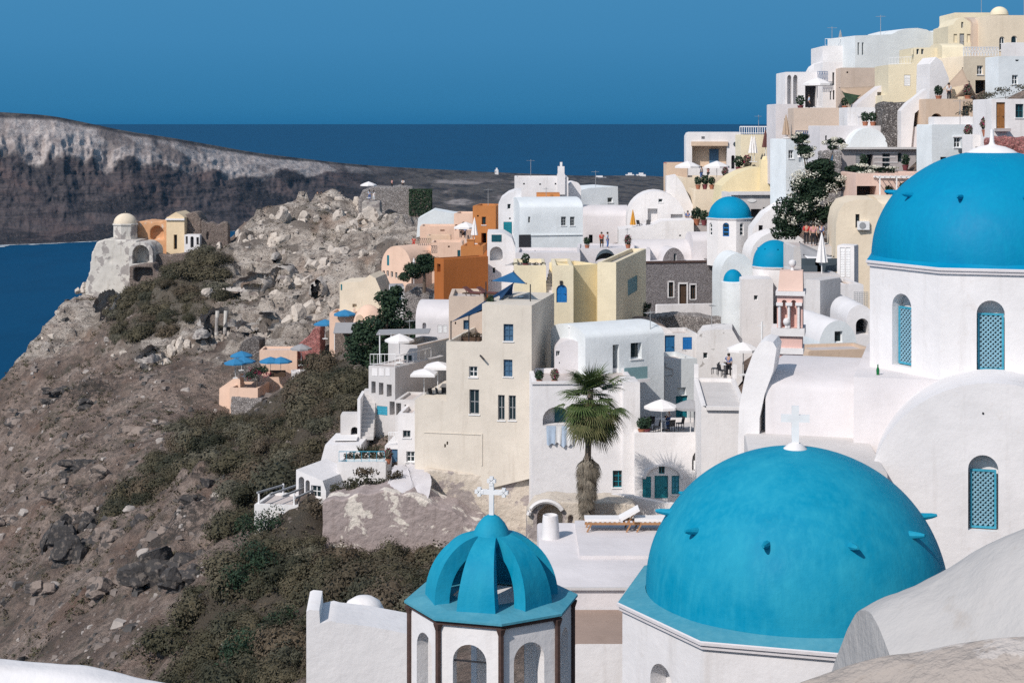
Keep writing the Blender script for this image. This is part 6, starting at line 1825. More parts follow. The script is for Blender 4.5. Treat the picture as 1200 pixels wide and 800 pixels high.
mb.holed(rect(u0, u1, v0, v1), hs, fF)
mb.add([(u0, .06, v0), (u0, 1.5, v0), (u0, 1.5, v1), (u0, .06, v1)], [(0, 1, 2, 3)]); mb.add([(u1, .06, v0), (u1, 1.5, v0), (u1, 1.5, v1), (u1, .06, v1)], [(0, 1, 2, 3)]); mb.add([(u0, 1.5, v0), (u1, 1.5, v0), (u1, 1.5, v1), (u0, 1.5, v1)], [(0, 1, 2, 3)])
bf.part(mb, 'arched_stage', 'PK')
for a in (913.5, 924.5, 936):
    mb = MB(); u = bf.u(a); mb.tube([(u, -.02, v0), (u, -.02, bf.v(a, 358))], .065, 8); mb.box(u - .16, u + .16, -.14, .1, bf.v(a, 358), bf.v(a, 354.5)); bf.part(mb, 'column', 'W')
fr(909, 943.5, 341, 346, .10, 'W', 'cornice')
mb = MB(); a, b_, c_, d_ = bf.u(911.5), bf.u(941), bf.u(913.5), bf.u(940.5); z0, z1 = bf.v(920, 341), bf.v(920, 318)
mb.add([(a, .02, z0), (b_, .02, z0), (b_, 1.5, z0), (a, 1.5, z0), (c_, .3, z1), (d_, .3, z1), (d_, 1.2, z1), (c_, 1.2, z1)], [(0, 1, 5, 4), (1, 2, 6, 5), (2, 3, 7, 6), (3, 0, 4, 7), (4, 5, 6, 7)]); bf.part(mb, 'attic', 'PT')
mb = MB(); u = bf.u(928); mb.lathe([(0, 0), (.09, 0), (.07, .14), (.16, .24), (.19, .36), (.15, .48), (0, .54)], 14, (u, .7)); mb.v = [(x, y, z + z1) for x, y, z in mb.v]; bf.part(mb, 'finial', 'W', 40)
mb = MB(); u = bf.u(922); mb.lathe([(0, 0), (.10, 0), (.08, .1), (.17, .22), (.19, .32), (.13, .46), (0, .5)], 14, (u, -.02)); mb.v = [(x, y, z + v0) for x, y, z in mb.v]; bf.part(mb, 'urn', 'W', 40)
H('plain_house', 'plain greyish block with a dark shaded side wall right of the pink belfry', 944, 961, 327, 382, 103, 4, -40, 'GL', pr=985, par=.25)
H('white_house', 'narrow white house behind the greyish block, beside the bright dome', 985, 1012, 333, 378, 106, 4, 4, 'W', par=.2, rm='BE', floor='BE')
vh = H('vaulted_house', 'pale vaulted cottage with a square window below the greyish block', 960, 1004, 376, 416, 93, 7, 10, 'WC', roof='vault', ps=406, rm='W', feats=[W_(978, 388, 987.5, 401.5, b=0)])
H('white_house', 'low white roof joined to the pale vaulted cottage', 944, 972, 378, 416, 96, 6, -2, 'W', par=0, floor='W')
H('white_house', 'white arched house with a dark recess touching the bright dome church', 992, 1024, 357, 405, 97, 5, 0, 'W', roof='vault', ps=376, feats=[('ahole', 1003, 373, 1018, 392, dict(rec=1.6))])
H('tan_wall', 'tan roof wall in front of the pale vaulted cottage', 947, 1026, 411, 436, 86, 2.5, 12, 'BG', par=.15, cat='wall')
dr = H('white_house', 'white gate block with panelled white shutters below the cream house', 981, 1001, 287, 335, 111, 3, -25, 'W', pr=1006, par=0, feats=[('shut', 984.5, 290, 990, 325, dict(c='white')), ('shut', 991, 290, 996.5, 325, dict(c='white'))])
sail('sail_awning', 'grey pink sail stretched above the closed parasol near the pink belfry', [P(937, 284, 120), P(974, 300, 116), P(940, 318, 113)], 'gcanvas', .2)
sail('sail_awning', 'pale sail lapped under the grey pink one', [P(942, 299, 117), P(977, 301, 115.5), P(955, 312, 113)], 'canvas', .1)
H('grey_terrace', 'grey terrace behind the greyish block where a closed parasol stands', 936, 984, 321, 345, 109, 6, 0, 'GL', par=.1, cat='terrace')
placed('cl_white', None, P(963, 325, 110.5), 0, 'closed white parasol behind the greyish block', 'closed parasols', 1.15)
for i, (x, w_) in enumerate(((951, 1.2), (970, 1.6))):
    p = P(x, 324, 112); o = thing('sofa', ('left' if i == 0 else 'right') + ' dark outdoor sofa by the closed white parasol', 'sofa', (p.x, p.y, P(0, 321, 109).z - .1), 0, 'sofas by the parasol'); mb = MB(); mb.box(-w_ / 2, w_ / 2, -.4, .4, 0, .42); mb.build('seat', M['gld'], o); mb = MB(); mb.box(-w_ / 2, w_ / 2, .4, .6, 0, .85); mb.build('backrest', M['gld'], o)
gr = thing('lattice_screen', 'grey lattice screen against the bright dome church', 'screen', P(1001, 360, 104)); mb = MB()
for i in range(9): mb.bar((i * .11, 0, 0), (i * .11, 0, 1.0), .025); mb.bar((0, .02, i * .12), (.9, .02, i * .12), .025)
mb.build('lattice', M['grey'], gr, smooth=None, merge=False)
e2 = H('cream_house', 'rounded cream house with an air conditioner under its slit window', 980, 1036, 234, 335, 118, 7, -6, 'CR', roof='none', out=[(978, 338), (979, 300), (980, 262), (983, 248), (990, 238), (1003, 234), (1026, 234), (1033, 239), (1036, 250), (1037, 338)], feats=[('win', 1002.5, 251, 1007.3, 267, dict(b=0, f='dwood'))])
placed('ac', mk_ac, e2.pt(1011, 269, -.02), 0, 'air conditioner on the rounded cream house')
e2b = H('cream_house', 'low cream annex with a pale door touching the bright dome', 1030, 1066, 240, 310, 121, 6, 0, 'CR', roof='xvault', rise=.6, feats=[('win', 1031.5, 252, 1036, 258.5, dict(b=0)), ('door', 1032, 263, 1042, 296, dict(c='gcanvas'))])
pk = H('pink_terrace', 'pinkish terrace wall with a dark opening below the blossoming tree', 1003, 1096, 203, 240, 127, 5, 2, 'PT', par=.2, feats=[('hole', 1004, 218, 1027, 238, dict(rec=2))], cat='terrace')
pg = thing('pergola', 'low white pergola on the pink terrace beside the bright dome', 'pergola', P(1031, 236, 125.5)); 
for x in (0, 1.3, 2.6): mb = MB(); mb.bar((x, 0, 0), (x, 0, 1.8), .09); mb.build('post', M['white'], pg)
mb = MB(); mb.bar((-.2, 0, 1.85), (3.4, 0, 1.85), .1); mb.bar((-.2, 1.4, 1.85), (3.4, 1.4, 1.85), .1)
for i in range(9): mb.bar((-.1 + i * .42, -.15, 1.93), (-.1 + i * .42, 1.6, 1.93), .05)
mb.build('rafter', M['white'], pg)
for x, s_, lb in ((1042, .9, 'terracotta pot plant left under the low white pergola'), (1060, 1.1, 'terracotta pot plant right under the low white pergola')):
    placed('pot', mk_pot('terra', 'lf_dark', .9), P(x, 235, 126.4), 0, lb, 'pot plants on the pink terrace', s_)
# ---- right slope, upper
dl = H('grey_house', 'long grey-shuttered house front under the white vaults, behind the blossoming tree', 985, 1083, 173, 212, 146, 6, 3, 'GR', par=.2, feats=[('hole', 1016, 181, 1023, 202, dict(rec=1)), ('win', 1034, 180, 1043, 196, dict(f='gld')), ('awin', 1052, 179, 1057, 190, dict(f='gld', b=0)), ('shut', 1003, 180, 1010, 198, dict(c='grey'))])
for i, y in enumerate((179, 184, 190, 195)):
    dl.ledge(1024, 1052 - 3 * (i % 2), y, y + .9, .05, 'W', 'slat_board')
dl.ledge(984, 1083, 172.5, 175, .5, 'GL', 'canopy')
for x, lb in ((1061, 'dark plant hung at the right of the grey-shuttered house'), (1012, 'dark plant left of the doorway of the grey-shuttered house'), (1078, 'dark bushy plant at the right end of the grey-shuttered house')):
    placed('pot_m', mk_pot('maroon', 'lf_dark', 1.0), P(x, 200, 144.8), 0, lb, 'plants at the grey-shuttered house', 1.1)
H('stone_house', 'pale stone house with a blue slit window half hidden by the blossoming tree', 965, 987, 178, 215, 144, 4, -4, 'SW', par=.1, feats=[('shut', 973, 181, 976.3, 191, dict(c='wblue'))])
d12 = H('white_house', 'long white terrace house with shallow vaults above the blossoming tree', 961, 1092, 147.5, 178, 151, 6, 0, 'WP', par=.15, floor='WP', feats=[('vent', 967, 159, 969, 165)])
H('white_vault', 'left shallow white vault above the grey-shuttered house', 996, 1040, 150, 178, 149.5, 4, 8, 'WC', roof='vault', ps=172, cat='roof vault')
H('white_vault', 'right shallow white vault above the grey-shuttered house', 1058, 1094, 148, 178, 149, 4, -12, 'WP', roof='vault', ps=176, cat='roof vault')
d13 = H('white_house', 'pale shaded house with a framed window and dark porch, left of the bright dome top', 1092, 1154, 146, 200, 134, 3, 10, 'WC', feats=[W_(1118, 161, 1126, 173), ('hole', 1125, 180, 1134, 198, dict(rec=1)), ('win', 1102, 184, 1109, 196, dict(f='gld'))])
d13.ledge(1116.5, 1128, 159.5, 161, .12, 'W', 'window_hood'); d13.ledge(1123, 1140, 174, 178, .5, 'gld', 'porch_roof')
H('white_wall', 'stepped white parapet in front of the pale shaded house', 1095, 1162, 137, 150, 137, 2, 0, 'W', par=0, cat='wall')
H('white_buttress', 'ragged white buttress wall at the left of the pale shaded house', 1081, 1097, 147, 205, 136, 3, -6, 'WC', roof='none', out=[(1076, 208), (1082, 170), (1090, 146), (1097, 150), (1101, 208)], cat='buttress')
d14 = H('white_house', 'white house with a tall brown wooden door above the red rock wall', 1162, 1222, 116, 182, 123, 5, 0, 'W', feats=[('door', 1167.5, 120, 1178, 151, dict(c='wood')), ('win', 1190, 122, 1199.5, 138, dict(f='dteal'))])
d14.ledge(1165, 1181, 150.5, 154, .8, 'GR', 'doorstep')
H('rock_wall', 'rough red rock wall above the bright dome', 1163, 1222, 161, 195, 119.5, 2.5, -3, 'SP', roof='none', out=[(1160, 198), (1162, 163), (1180, 160), (1205, 162), (1222, 161), (1222, 198)], cat='wall')
H('white_block', 'small white porch block between the dark porch and the red rock', 1140, 1165, 158, 195, 126, 3, 0, 'W', par=.1, feats=[('niche', 1143, 172, 1152, 190, dict(rec=.6))])
for x, y, d, s_, lb in ((1135, 160, 132, 1.0, 'bushy pot plant on the porch roof left of the red rock'), (1155, 154, 125, 1.1, 'bushy plant at the foot of the brown wooden door'), (1083, 197, 140, 1.0, 'pink flowering pot at the ragged white buttress')):
    placed('pot_f', mk_pot('terra', 'lf_grey', 1.0, 'fl_pink'), P(x, y + 6, d), 0, lb, 'pot plants on the upper slope', s_)
d10 = H('peach_house', 'plain warm beige terrace wall with a small arched opening and window', 1085, 1140, 116, 148, 146, 5, 0, 'BG', par=.2, feats=[('win', 1128, 124, 1136, 136, dict(f='dwood')), ('ahole', 1091, 133, 1104, 147, dict(rec=1))])
H('rubble_wall', 'dark rubble retaining wall split by a white stair', 1034, 1086, 120, 150, 150, 3, 0, 'SR', par=0, cat='wall')
H('white_stair', 'smooth white stair wall slanting across the dark rubble', 1056, 1086, 104, 146, 148.5, 1.5, 0, 'W', roof='none', out=[(1056, 148), (1056, 130), (1064, 121), (1086, 104), (1086, 121), (1072, 133), (1064, 148)], cat='stair')
d7 = H('cream_house', 'pale yellow terraced house with three tiny windows under the white vaults', 1036, 1112, 56, 122, 160, 6, 0, 'YL', roof='flat', par=.15, out=[(1034, 124), (1034, 112), (1041, 111), (1041, 76), (1071, 75), (1071, 56), (1112, 56), (1112, 124)], feats=[('win', 1067.5, 57.5, 1070.3, 64, dict(b=0)), ('shut', 1059.5, 88, 1067, 101, dict(c='white')), ('win', 1074, 57.5, 1077, 64, dict(b=0)), ('win', 1079.5, 57.5, 1082.5, 64, dict(b=0)), ('shut', 1074, 88, 1078, 100, dict(c='white'))])
H('white_house', 'white upright slab house above the slanting white stair', 1088, 1107, 68, 118, 153, 3, 10, 'W', roof='none', out=[(1088, 120), (1090, 75), (1097, 67), (1104, 72), (1112, 92), (1112, 120)])
H('cream_house', 'round-shouldered cream house left of the beige one with a window', 1104, 1130, 56, 100, 158, 5, 0, 'YL', roof='xvault', rise=.5, feats=[('vent', 1113, 73, 1115, 76)])
d9 = H('beige_house', 'beige house with one white-framed window and a latticed parapet', 1129, 1172, 66, 120, 154, 5, 14, 'CR', par=.3, feats=[W_(1145, 77, 1152, 87.5), ('hole', 1143, 94, 1160, 110, dict(rec=1.2))])
railing('railing', 'white latticed parapet on the beige house', d9.pt(1130, 66, .15), d9.pt(1171, 66, .15), .85, 12, 'white', True, .09)
sail('sail_awning', 'beige sail awning slung in front of the beige house', [P(1103, 106, 150), P(1128, 80, 153), P(1136, 98, 149)], 'bcanvas', .15)
sail('sail_awning', 'brownish second sail beside the beige one', [P(1118, 114, 150), P(1136, 96, 149), P(1144, 112, 150)], 'bcanvas', .1)
H('white_house', 'pale blank house wall at the right edge below the top houses', 1170, 1222, 66, 120, 146, 3, 6, 'WC', feats=[('vent', 1190, 70, 1194, 72), W_(1186, 88, 1193, 99), ('vent', 1180, 104, 1182, 106)])
rt = H('cream_house', 'topmost cream house with a small pediment and grey door', 1117, 1142, 28, 64, 171, 6, 0, 'YL', roof='none', out=[(1111, 66), (1111, 31), (1117, 29), (1120, 24), (1128, 20), (1134, 24), (1141, 29), (1141, 66)], feats=[('win', 1126.5, 26, 1129, 33, dict(b=0)), ('door', 1124.5, 39.5, 1130, 57, dict(c='grey')), ('niche', 1117.5, 40, 1121.5, 50, dict(rec=.15)), ('niche', 1133, 40, 1137.5, 50, dict(rec=.15))])
H('cream_house', 'flat-roofed cream block rising behind the pediment', 1118, 1164, 15, 62, 176, 6, 0, 'YL', par=.2)
H('beige_house', 'shaded beige block between the pediment and the round-topped house', 1140, 1162, 29, 64, 170.5, 5, 10, 'BE', roof='xvault', rise=.9)
H('beige_house', 'round-topped beige house with two dark hooded windows at the top right corner', 1160, 1222, 18, 66, 167, 7, 3, 'CR', par=.2, feats=[('awin', 1171, 43, 1177.5, 59, dict(b=1)), ('awin', 1185, 42, 1192, 52, dict(b=0))])
mb = MB(); o = thing('roof_dome', 'low cream dome on the round-topped house', 'dome', P(1171, 18, 170)); mb.lathe([(.95 * math.cos(t), .9 * math.sin(t)) for t in [math.pi / 2 * k / 8 for k in range(9)]], 20); mb.build('shell', M['YL'], o)
H('white_terrace', 'white balcony wall below the two hooded windows', 1180, 1222, 50, 66, 163, 2, 0, 'W', par=.2, cat='terrace')
d1 = H('white_house', 'long pale house at the skyline with two tall slits and swelling roof', 1002, 1116, 42, 84, 178, 7, 14, 'WC', roof='none', out=[(1002, 88), (1002, 42), (1045, 40.5), (1052, 36.5), (1064, 33.5), (1075, 33), (1086, 35), (1092, 38), (1099, 35.5), (1110, 34.5), (1117, 36), (1117, 88)], feats=[('hole', 1005, 50, 1007.2, 64.5, dict(rec=.6)), ('hole', 1010, 50, 1012.2, 64.5, dict(rec=.6))])
d2 = H('white_house', 'white roof terrace block on the skyline where a grey closed parasol stands', 964, 1004, 54, 92, 181, 7, 0, 'W', par=.25)
placed('cl_grey', mk_closed('gcanvas', 2.4), d2.pt(988, 60, 1.5), 0, 'grey closed parasol on the skyline terrace', 'closed parasols')
H('beige_house', 'wide beige recessed facade under the skyline houses', 985, 1041, 79.5, 104, 172, 5, 0, 'BE', par=0, feats=[('door', 1026, 88, 1031, 104, dict(c='gcanvas')), ('vent', 992, 84, 994, 86)])
H('white_house', 'white frame block around the beige recessed facade', 964, 987, 73, 128, 174.5, 5, 0, 'W', feats=[('hole', 975.5, 85, 977.8, 100, dict(rec=.5)), ('hole', 972.5, 107, 974, 117, dict(rec=.5)), ('hole', 976, 106, 978, 117, dict(rec=.5))])
d3 = H('white_house', 'white arcaded house with two slim pointed niches and a grey arch against the sky', 920, 966, 84.5, 128, 177, 6, 0, 'W', par=.15, feats=[('aniche', 922.5, 88, 927.5, 124, dict(rec=.8, k=1.6)), ('aniche', 929.5, 88, 934.8, 122, dict(rec=.8, k=1.6)), ('ahole', 943.5, 94, 958, 126, dict(rec=1.5))])
H('white_vault', 'white half-barrel shoulder against the sky above the arcaded house', 952, 972, 72, 90, 180, 5, 0, 'W', roof='none', out=[(951, 92), (953, 84), (957, 77), (963, 73), (966, 72), (966, 92)], cat='roof vault')
H('white_house', 'lowest white skyline block at the left end of the upper village', 909, 934, 122, 162, 172, 6, 0, 'WP', par=.2, feats=[('vent', 919, 139, 921, 141), ('aniche', 922, 143, 931, 160, dict(rec=.4))])
H('beige_terrace', 'broad beige terrace wall under the pale parasol', 930, 994, 126.5, 158, 166, 5, -3, 'BE', par=.3, cat='terrace')
H('white_stair', 'white sloping roof wedge between the beige facade and the dark rubble', 985, 1042, 96, 130, 163, 3, 0, 'WP', roof='none', out=[(985, 130), (1005, 122), (1040, 95), (1042, 95), (1042, 130)], feats=[('niche', 1028, 108, 1036, 124, dict(rec=.6))], cat='stair')
H('off_white_wall', 'patchy off-white wall under the white roof wedge', 993, 1036, 126, 150, 157, 4, 0, 'WD', par=.2, cat='wall')
placed('um_white', None, P(958, 126, 170), 0, 'pale parasol on the broad beige terrace', 'parasols on the far terraces', 1.25)
for i, (x, lb) in enumerate(((1014, 'grey shrub left on the ledge above the long white terrace house'), (1023, 'grey shrub middle on the ledge above the long white terrace house'), (1030, 'red-flowering pot on the ledge above the long white terrace house'))):
    placed('pot' if i < 2 else 'pot_f', None, P(x, 149, 152.5), 0, lb, 'pot plants above the white terrace', 1.1)
# ---- saddle between the centre and the upper village
c6 = H('white_house', 'tall pale house with a blue railing on its roof', 921, 967, 163, 240, 163, 4, 14, 'WC', par=.1, feats=[('niche', 936, 173, 962, 190, dict(rec=.5)), W_(924, 176, 930, 186), ('door', 948, 198, 955, 216, dict(c='wblue'))])
railing('railing', 'bright blue ornamental roof railing on the tall pale house', c6.pt(933, 163, .1), c6.pt(961, 163, .1), .8, 12, 'rail', True, .08)
placed('cl_white', None, P(939, 196, 160.5), 0, 'closed white parasol in front of the tall pale house', 'closed parasols', 1.1)
for x, lb in ((926, 'brown egg-shaped closed parasol by the lowest skyline block'), (955, 'brown egg-shaped closed parasol right above the blue railing')):
    placed('cl_brown', mk_closed('bcanvas', 2.0), P(x, 160, 164.5) + Vector((0, 2.5, -.2)), 0, lb, 'closed parasols', 1.2)
c3 = H('yellow_house', 'yellow terraced house with maroon closed parasols, left of the tall pale house', 868, 927, 158, 222, 187, 6, -2, 'YL', par=.3)
railing('railing', 'white baluster railing against the sea', P(867, 157, 192), P(909, 157, 192), .85, 16, 'white', False, .12)
for x, y, lb in ((897, 188, 'tall maroon closed parasol in front of the yellow terraced house'), (906, 190, 'leaning maroon closed parasol beside the tall one')):
    placed('cl_maroon', mk_closed('brcanvas', 3.0), P(x, y, 184), 0, lb, 'maroon parasols', 1.15)
for x, lb in ((881, 'closed white parasol left of the maroon ones'), (884, 'second closed white parasol left of the maroon ones')): placed('cl_white', None, P(x, 190, 185), 0, lb, 'closed parasols', 1.15)
H('white_wall', 'white slanting terrace wall left of the maroon parasols', 866, 892, 170, 196, 189, 4, 0, 'W', roof='none', out=[(864, 200), (870, 183), (885, 172), (892, 172), (892, 200)], cat='wall')
c1 = H('modern_house', 'white boxy house with a deep beige porch on the saddle above the sea', 804, 869, 155.5, 198, 214, 7, -4, 'W', roof='none', out=[(804, 200), (804, 160), (806, 156), (809, 155), (868, 155), (869, 200)], feats=[('niche', 811, 166, 852, 196, dict(rec=1.8)), ('ahole', 857, 182, 861, 198, dict(rec=.6)), ('vent', 822, 160, 826, 163)])
mb = MB(); mb.box(c1.u(811.3), c1.u(851.7), 1.72, 1.78, c1.v(830, 196), c1.v(830, 166.3)); c1.part(mb, 'porch_wall', 'BG')
mb = MB(); mb.box(c1.u(832), c1.u(843), 1.6, 1.71, c1.v(830, 196), c1.v(830, 175)); c1.part(mb, 'door', 'wblue')
mb = MB(); mb.box(c1.u(810), c1.u(853), -.3, -.004, c1.v(830, 171), c1.v(830, 166)); c1.part(mb, 'awning', 'BG')
mb = MB(); mb.lathe([(0, 0), (.32, 0), (.32, .06), (0, .06)], 16); o = c1.part(mb, 'porthole', 'gld'); o.location = (c1.u(862), -.01, c1.v(862, 169)); o.rotation_euler = (R(90), 0, 0)
H('beige_house', 'small beige house with red tiles on its parapet at the saddle edge', 781, 806, 191, 222, 207, 4, 0, 'BG', rm='tile')
t1 = H('cream_terrace', 'cream terrace with two white parasols below the boxy house', 800, 868, 208, 240, 200, 8, 2, 'CR', par=.4, cat='terrace')
for x, lb in ((806, 'left of the two white parasols below the boxy house'), (840, 'right of the two white parasols below the boxy house')):
    placed('um_white', None, P(x, 219, 203), .1, lb, 'parasols below the boxy house', 1.3)
H('cream_terrace', 'second cream terrace step with potted plants, under the two white parasols', 815, 846, 222, 262, 194, 5, 4, 'CR', par=.3, cat='terrace')
H('white_wall', 'white slanting wall beside the potted plants on the saddle', 782, 822, 205, 262, 196, 3, -3, 'W', roof='none', out=[(780, 265), (781, 207), (792, 205), (800, 215), (808, 232), (822, 262), (822, 265)], cat='wall')
for i, (x, y, d, k, s_, lb) in enumerate(((818, 222, 195.6, 'pot', 1.2, 'tall potted plant under the left saddle parasol'), (826, 222, 196, 'pot_m', 1.3, 'dark potted plant second along the saddle wall'), (834, 222, 195.4, 'pot', 1.2, 'bushy potted plant third along the saddle wall'), (816, 264, 188, 'pot', 1.6, 'large terracotta pot plant at the lane left of the small blue dome'), (825, 264, 187, 'pot_m', 1.3, 'dark pot plant at the lane left of the small blue dome'), (866, 203, 185.6, 'pot_m', 1.5, 'maroon planter by the yellow vault'), (876, 203, 185.6, 'pot_f', 1.5, 'flowering planter by the yellow vault'))):
    placed(k, None, P(x, y, d), i, lb, 'pot plants on the saddle', s_)
for i, (x, lb) in enumerate(((803, 'colourfully dressed figure at the slanting white wall'), (810, 'figure in a pale shirt on the lane beside the large terracotta pot'))):
    person(lb, P((806, 811)[i], 264, 189.5 + i), i, ('cl_blue', 'cl_white')[i], 'cl_black')
H('lane_terrace', 'grey paved lane left of the small blue dome', 800, 834, 265, 285, 186.5, 7, 0, 'GR', par=0, cat='lane')
H('planter_wall', 'low white planter wall by the yellow vault', 860, 884, 203, 225, 184.5, 2.5, 0, 'W', par=0, cat='wall')
c4 = H('yellow_vault', 'yellow curved vault roof with a tapering yellow chimney', 838, 920, 190, 240, 178, 5, 2, 'YE', roof='none', out=[(836, 242), (846, 218), (858, 207), (872, 200), (888, 196), (900, 197), (912, 210), (920, 225), (920, 242)], cat='house')
mb = MB(); a, b_ = c4.u(889), c4.u(903.5); z0, z1 = c4.v(896, 224), c4.v(896, 187)
mb.add([(a, -.7, z0), (b_, -.7, z0), (b_, .6, z0), (a, .6, z0), (a + .15, -.6, z1), (b_ - .25, -.6, z1), (b_ - .25, .4, z1), (a + .15, .4, z1)], [(0, 1, 5, 4), (1, 2, 6, 5), (2, 3, 7, 6), (3, 0, 4, 7), (4, 5, 6, 7)]); c4.part(mb, 'chimney', 'YE')
mb = MB(); mb.lathe([(.34, 0), (.3, .25), (.16, .36), (0, .38)], 12, ((a + b_) / 2, -.1)); mb.v = [(x, y, z + z1) for x, y, z in mb.v]; c4.part(mb, 'chimney_cap', 'YE')
c5 = H('grey_house', 'low grey shop front with a blank oval sign right of the small blue dome', 857, 921, 226, 260, 173.5, 5, 6, 'GL', par=.1, feats=[('hole', 880, 245, 892, 258, dict(rec=1)), ('hole', 894, 243, 903, 258, dict(rec=1))])
c5.ledge(856, 921, 224.5, 228.5, .35, 'W', 'cornice')
mb = MB(); mb.lathe([(0, 0), (.4, 0), (.4, .04), (0, .04)], 20); o = c5.part(mb, 'oval_sign', 'white'); o.location = (c5.u(881), -.02, c5.v(881, 235)); o.rotation_euler = (R(90), 0, 0); o.scale = (1.2, .5, 1)
H('white_stair', 'white ramped stair flank right of the small blue dome', 880, 932, 236, 290, 162, 4, -2, 'W', roof='none', out=[(878, 292), (882, 268), (896, 250), (912, 240), (932, 232), (934, 292)], feats=[('hole', 889, 264, 894, 275, dict(rec=.8))], cat='stair')
railing('railing', 'black iron gate rail at the top of the white ramped stair', P(918, 254, 158), P(931, 252, 158), 1.0, 6, 'iron')
for i, (x, y, t_, lb) in enumerate(((953, 288, 'cl_pink', 'person in pink in the shade of the blossoming tree'), (958, 289, 'cl_white', 'person in a white top below the blossoming tree'), (963, 288, 'cl_blue', 'person in blue below the blossoming tree'), (945, 287, 'cl_red', 'person in red left of the group below the blossoming tree'))):
    person(lb, P(x, y, 122 + i * .6), i, t_, 'cl_black', (0, 1, 0, 0)[i])
H('lane_wall', 'pale lane wall where the people stand below the blossoming tree', 930, 982, 289, 320, 121, 4.5, 0, 'GL', par=.02, cat='wall')
# ------------------------------------------------------------------ planting, rocks and ruins on the slope
from mathutils import noise as mnoise


# ---- palm
pb0 = P(686, 621, 108.6)
pm = thing('palm_tree', 'tall fan palm with a shaggy dead skirt in front of the laundry house', 'palm tree', pb0)
pm.scale = (1.17, 1.17, 1.09)
rg = random.Random(11)
mb = MB(); trunk = [(0, 0, -1), (.05, 0, 1.5), (.12, 0, 4), (.22, 0, 6.4), (.3, 0, 8.6)]
mb.tube(trunk, [.26, .22, .19, .16, .16], 12); mb.build('trunk', M['barkp'], pm)


def frond(mb, base, az, el, length, size, droop, rg, dead=False):
    d = Vector((math.cos(az) * math.cos(el), math.sin(az) * math.cos(el), math.sin(el)))
    p = Vector(base); pts = [p.copy()]
    for i in range(5):
        p = p + d * (length / 5); pts.append(p.copy()); d = (d + Vector((0, 0, -droop * .12))).normalized()
    side = d.cross(Vector((0, 0, 1)))
    side = side.normalized() if side.length > .05 else Vector((1, 0, 0))
    up = side.cross(d).normalized()
    w = .018
    for a, b_ in zip(pts[:-1], pts[1:]): mb.add([a - side * w, a + side * w, b_ + side * w, b_ - side * w], [(0, 1, 2, 3)])
    n = 17
    for k in range(n):
        t = (k / (n - 1) - .5) * (2.6 if not dead else 1.5)
        ld = (d * math.cos(t) + side * math.sin(t) + up * (.25 - .1 * abs(t))).normalized()
        L_ = size * (1 - .18 * abs(t)) * rg.uniform(.85, 1.1)
        e = ld + Vector((0, 0, -.30 - .5 * droop * rg.uniform(.5, 1)))
        q0, q1, q2 = p, p + ld * L_ * .6, p + ld * L_ * .6 + e.normalized() * L_ * .5
        lw = ld.cross(up).normalized() * (.027 if not dead else .02) * size
        mb.add([q0 - lw * .5, q0 + lw * .5, q1 + lw, q1 - lw, q2], [(0, 1, 2, 3), (3, 2, 4)])


top = (.3, 0, 8.5)
mb = MB()
for i in range(64):
    el = rg.uniform(-.3, 1.15) if i > 9 else rg.uniform(.9, 1.45)
    frond(mb, (.3, 0, 8.5 - .8 * rg.random() * (1.3 - el)), i * 2.399, el, rg.uniform(.45, 1.75) * (1 if i > 9 else .65), rg.uniform(1.0, 1.4), .45 + .5 * (1.3 - el), rg)
mb.build('crown', M['lf_palm'], pm, smooth=None, merge=False)
mb = MB()
for i in range(52): frond(mb, (.28, 0, 8.3 - rg.random() * .5), rg.uniform(-2.6, 2.0), rg.uniform(-1.1, .0), rg.uniform(.8, 2.3), rg.uniform(1.1, 1.5), 1.2, rg)
mb.build('drooping_frond', leafmat('leaf_palm_olive', (.06, .075, .03), (.115, .115, .05), (.19, .165, .09), 1.0), pm, smooth=None, merge=False)
mb = MB()
for i in range(30): frond(mb, (.26, 0, 8.1 - rg.random() * .9), rg.uniform(0, 6.28), rg.uniform(-1.4, -.8), rg.uniform(.6, 1.0), rg.uniform(.6, .9), 1.6, rg, True)
for i in range(240):
    z = .3 + 4.3 * (1 - rg.random() ** 1.6); a = rg.uniform(0, 6.28); r_ = .12 + .03 * z
    frond(mb, (.03 * z + r_ * math.cos(a), r_ * math.sin(a), z), a, -.9 - .6 * rg.random(), .2 + .15 * rg.random(), (.35 + .11 * z) * rg.uniform(.6, 1.3), 1.3, rg, True)
mb.build('dead_skirt', leafmat('leaf_palm_skirt', (.20, .17, .14), (.30, .27, .235), (.09, .075, .065), 1.5), pm, smooth=None, merge=False)

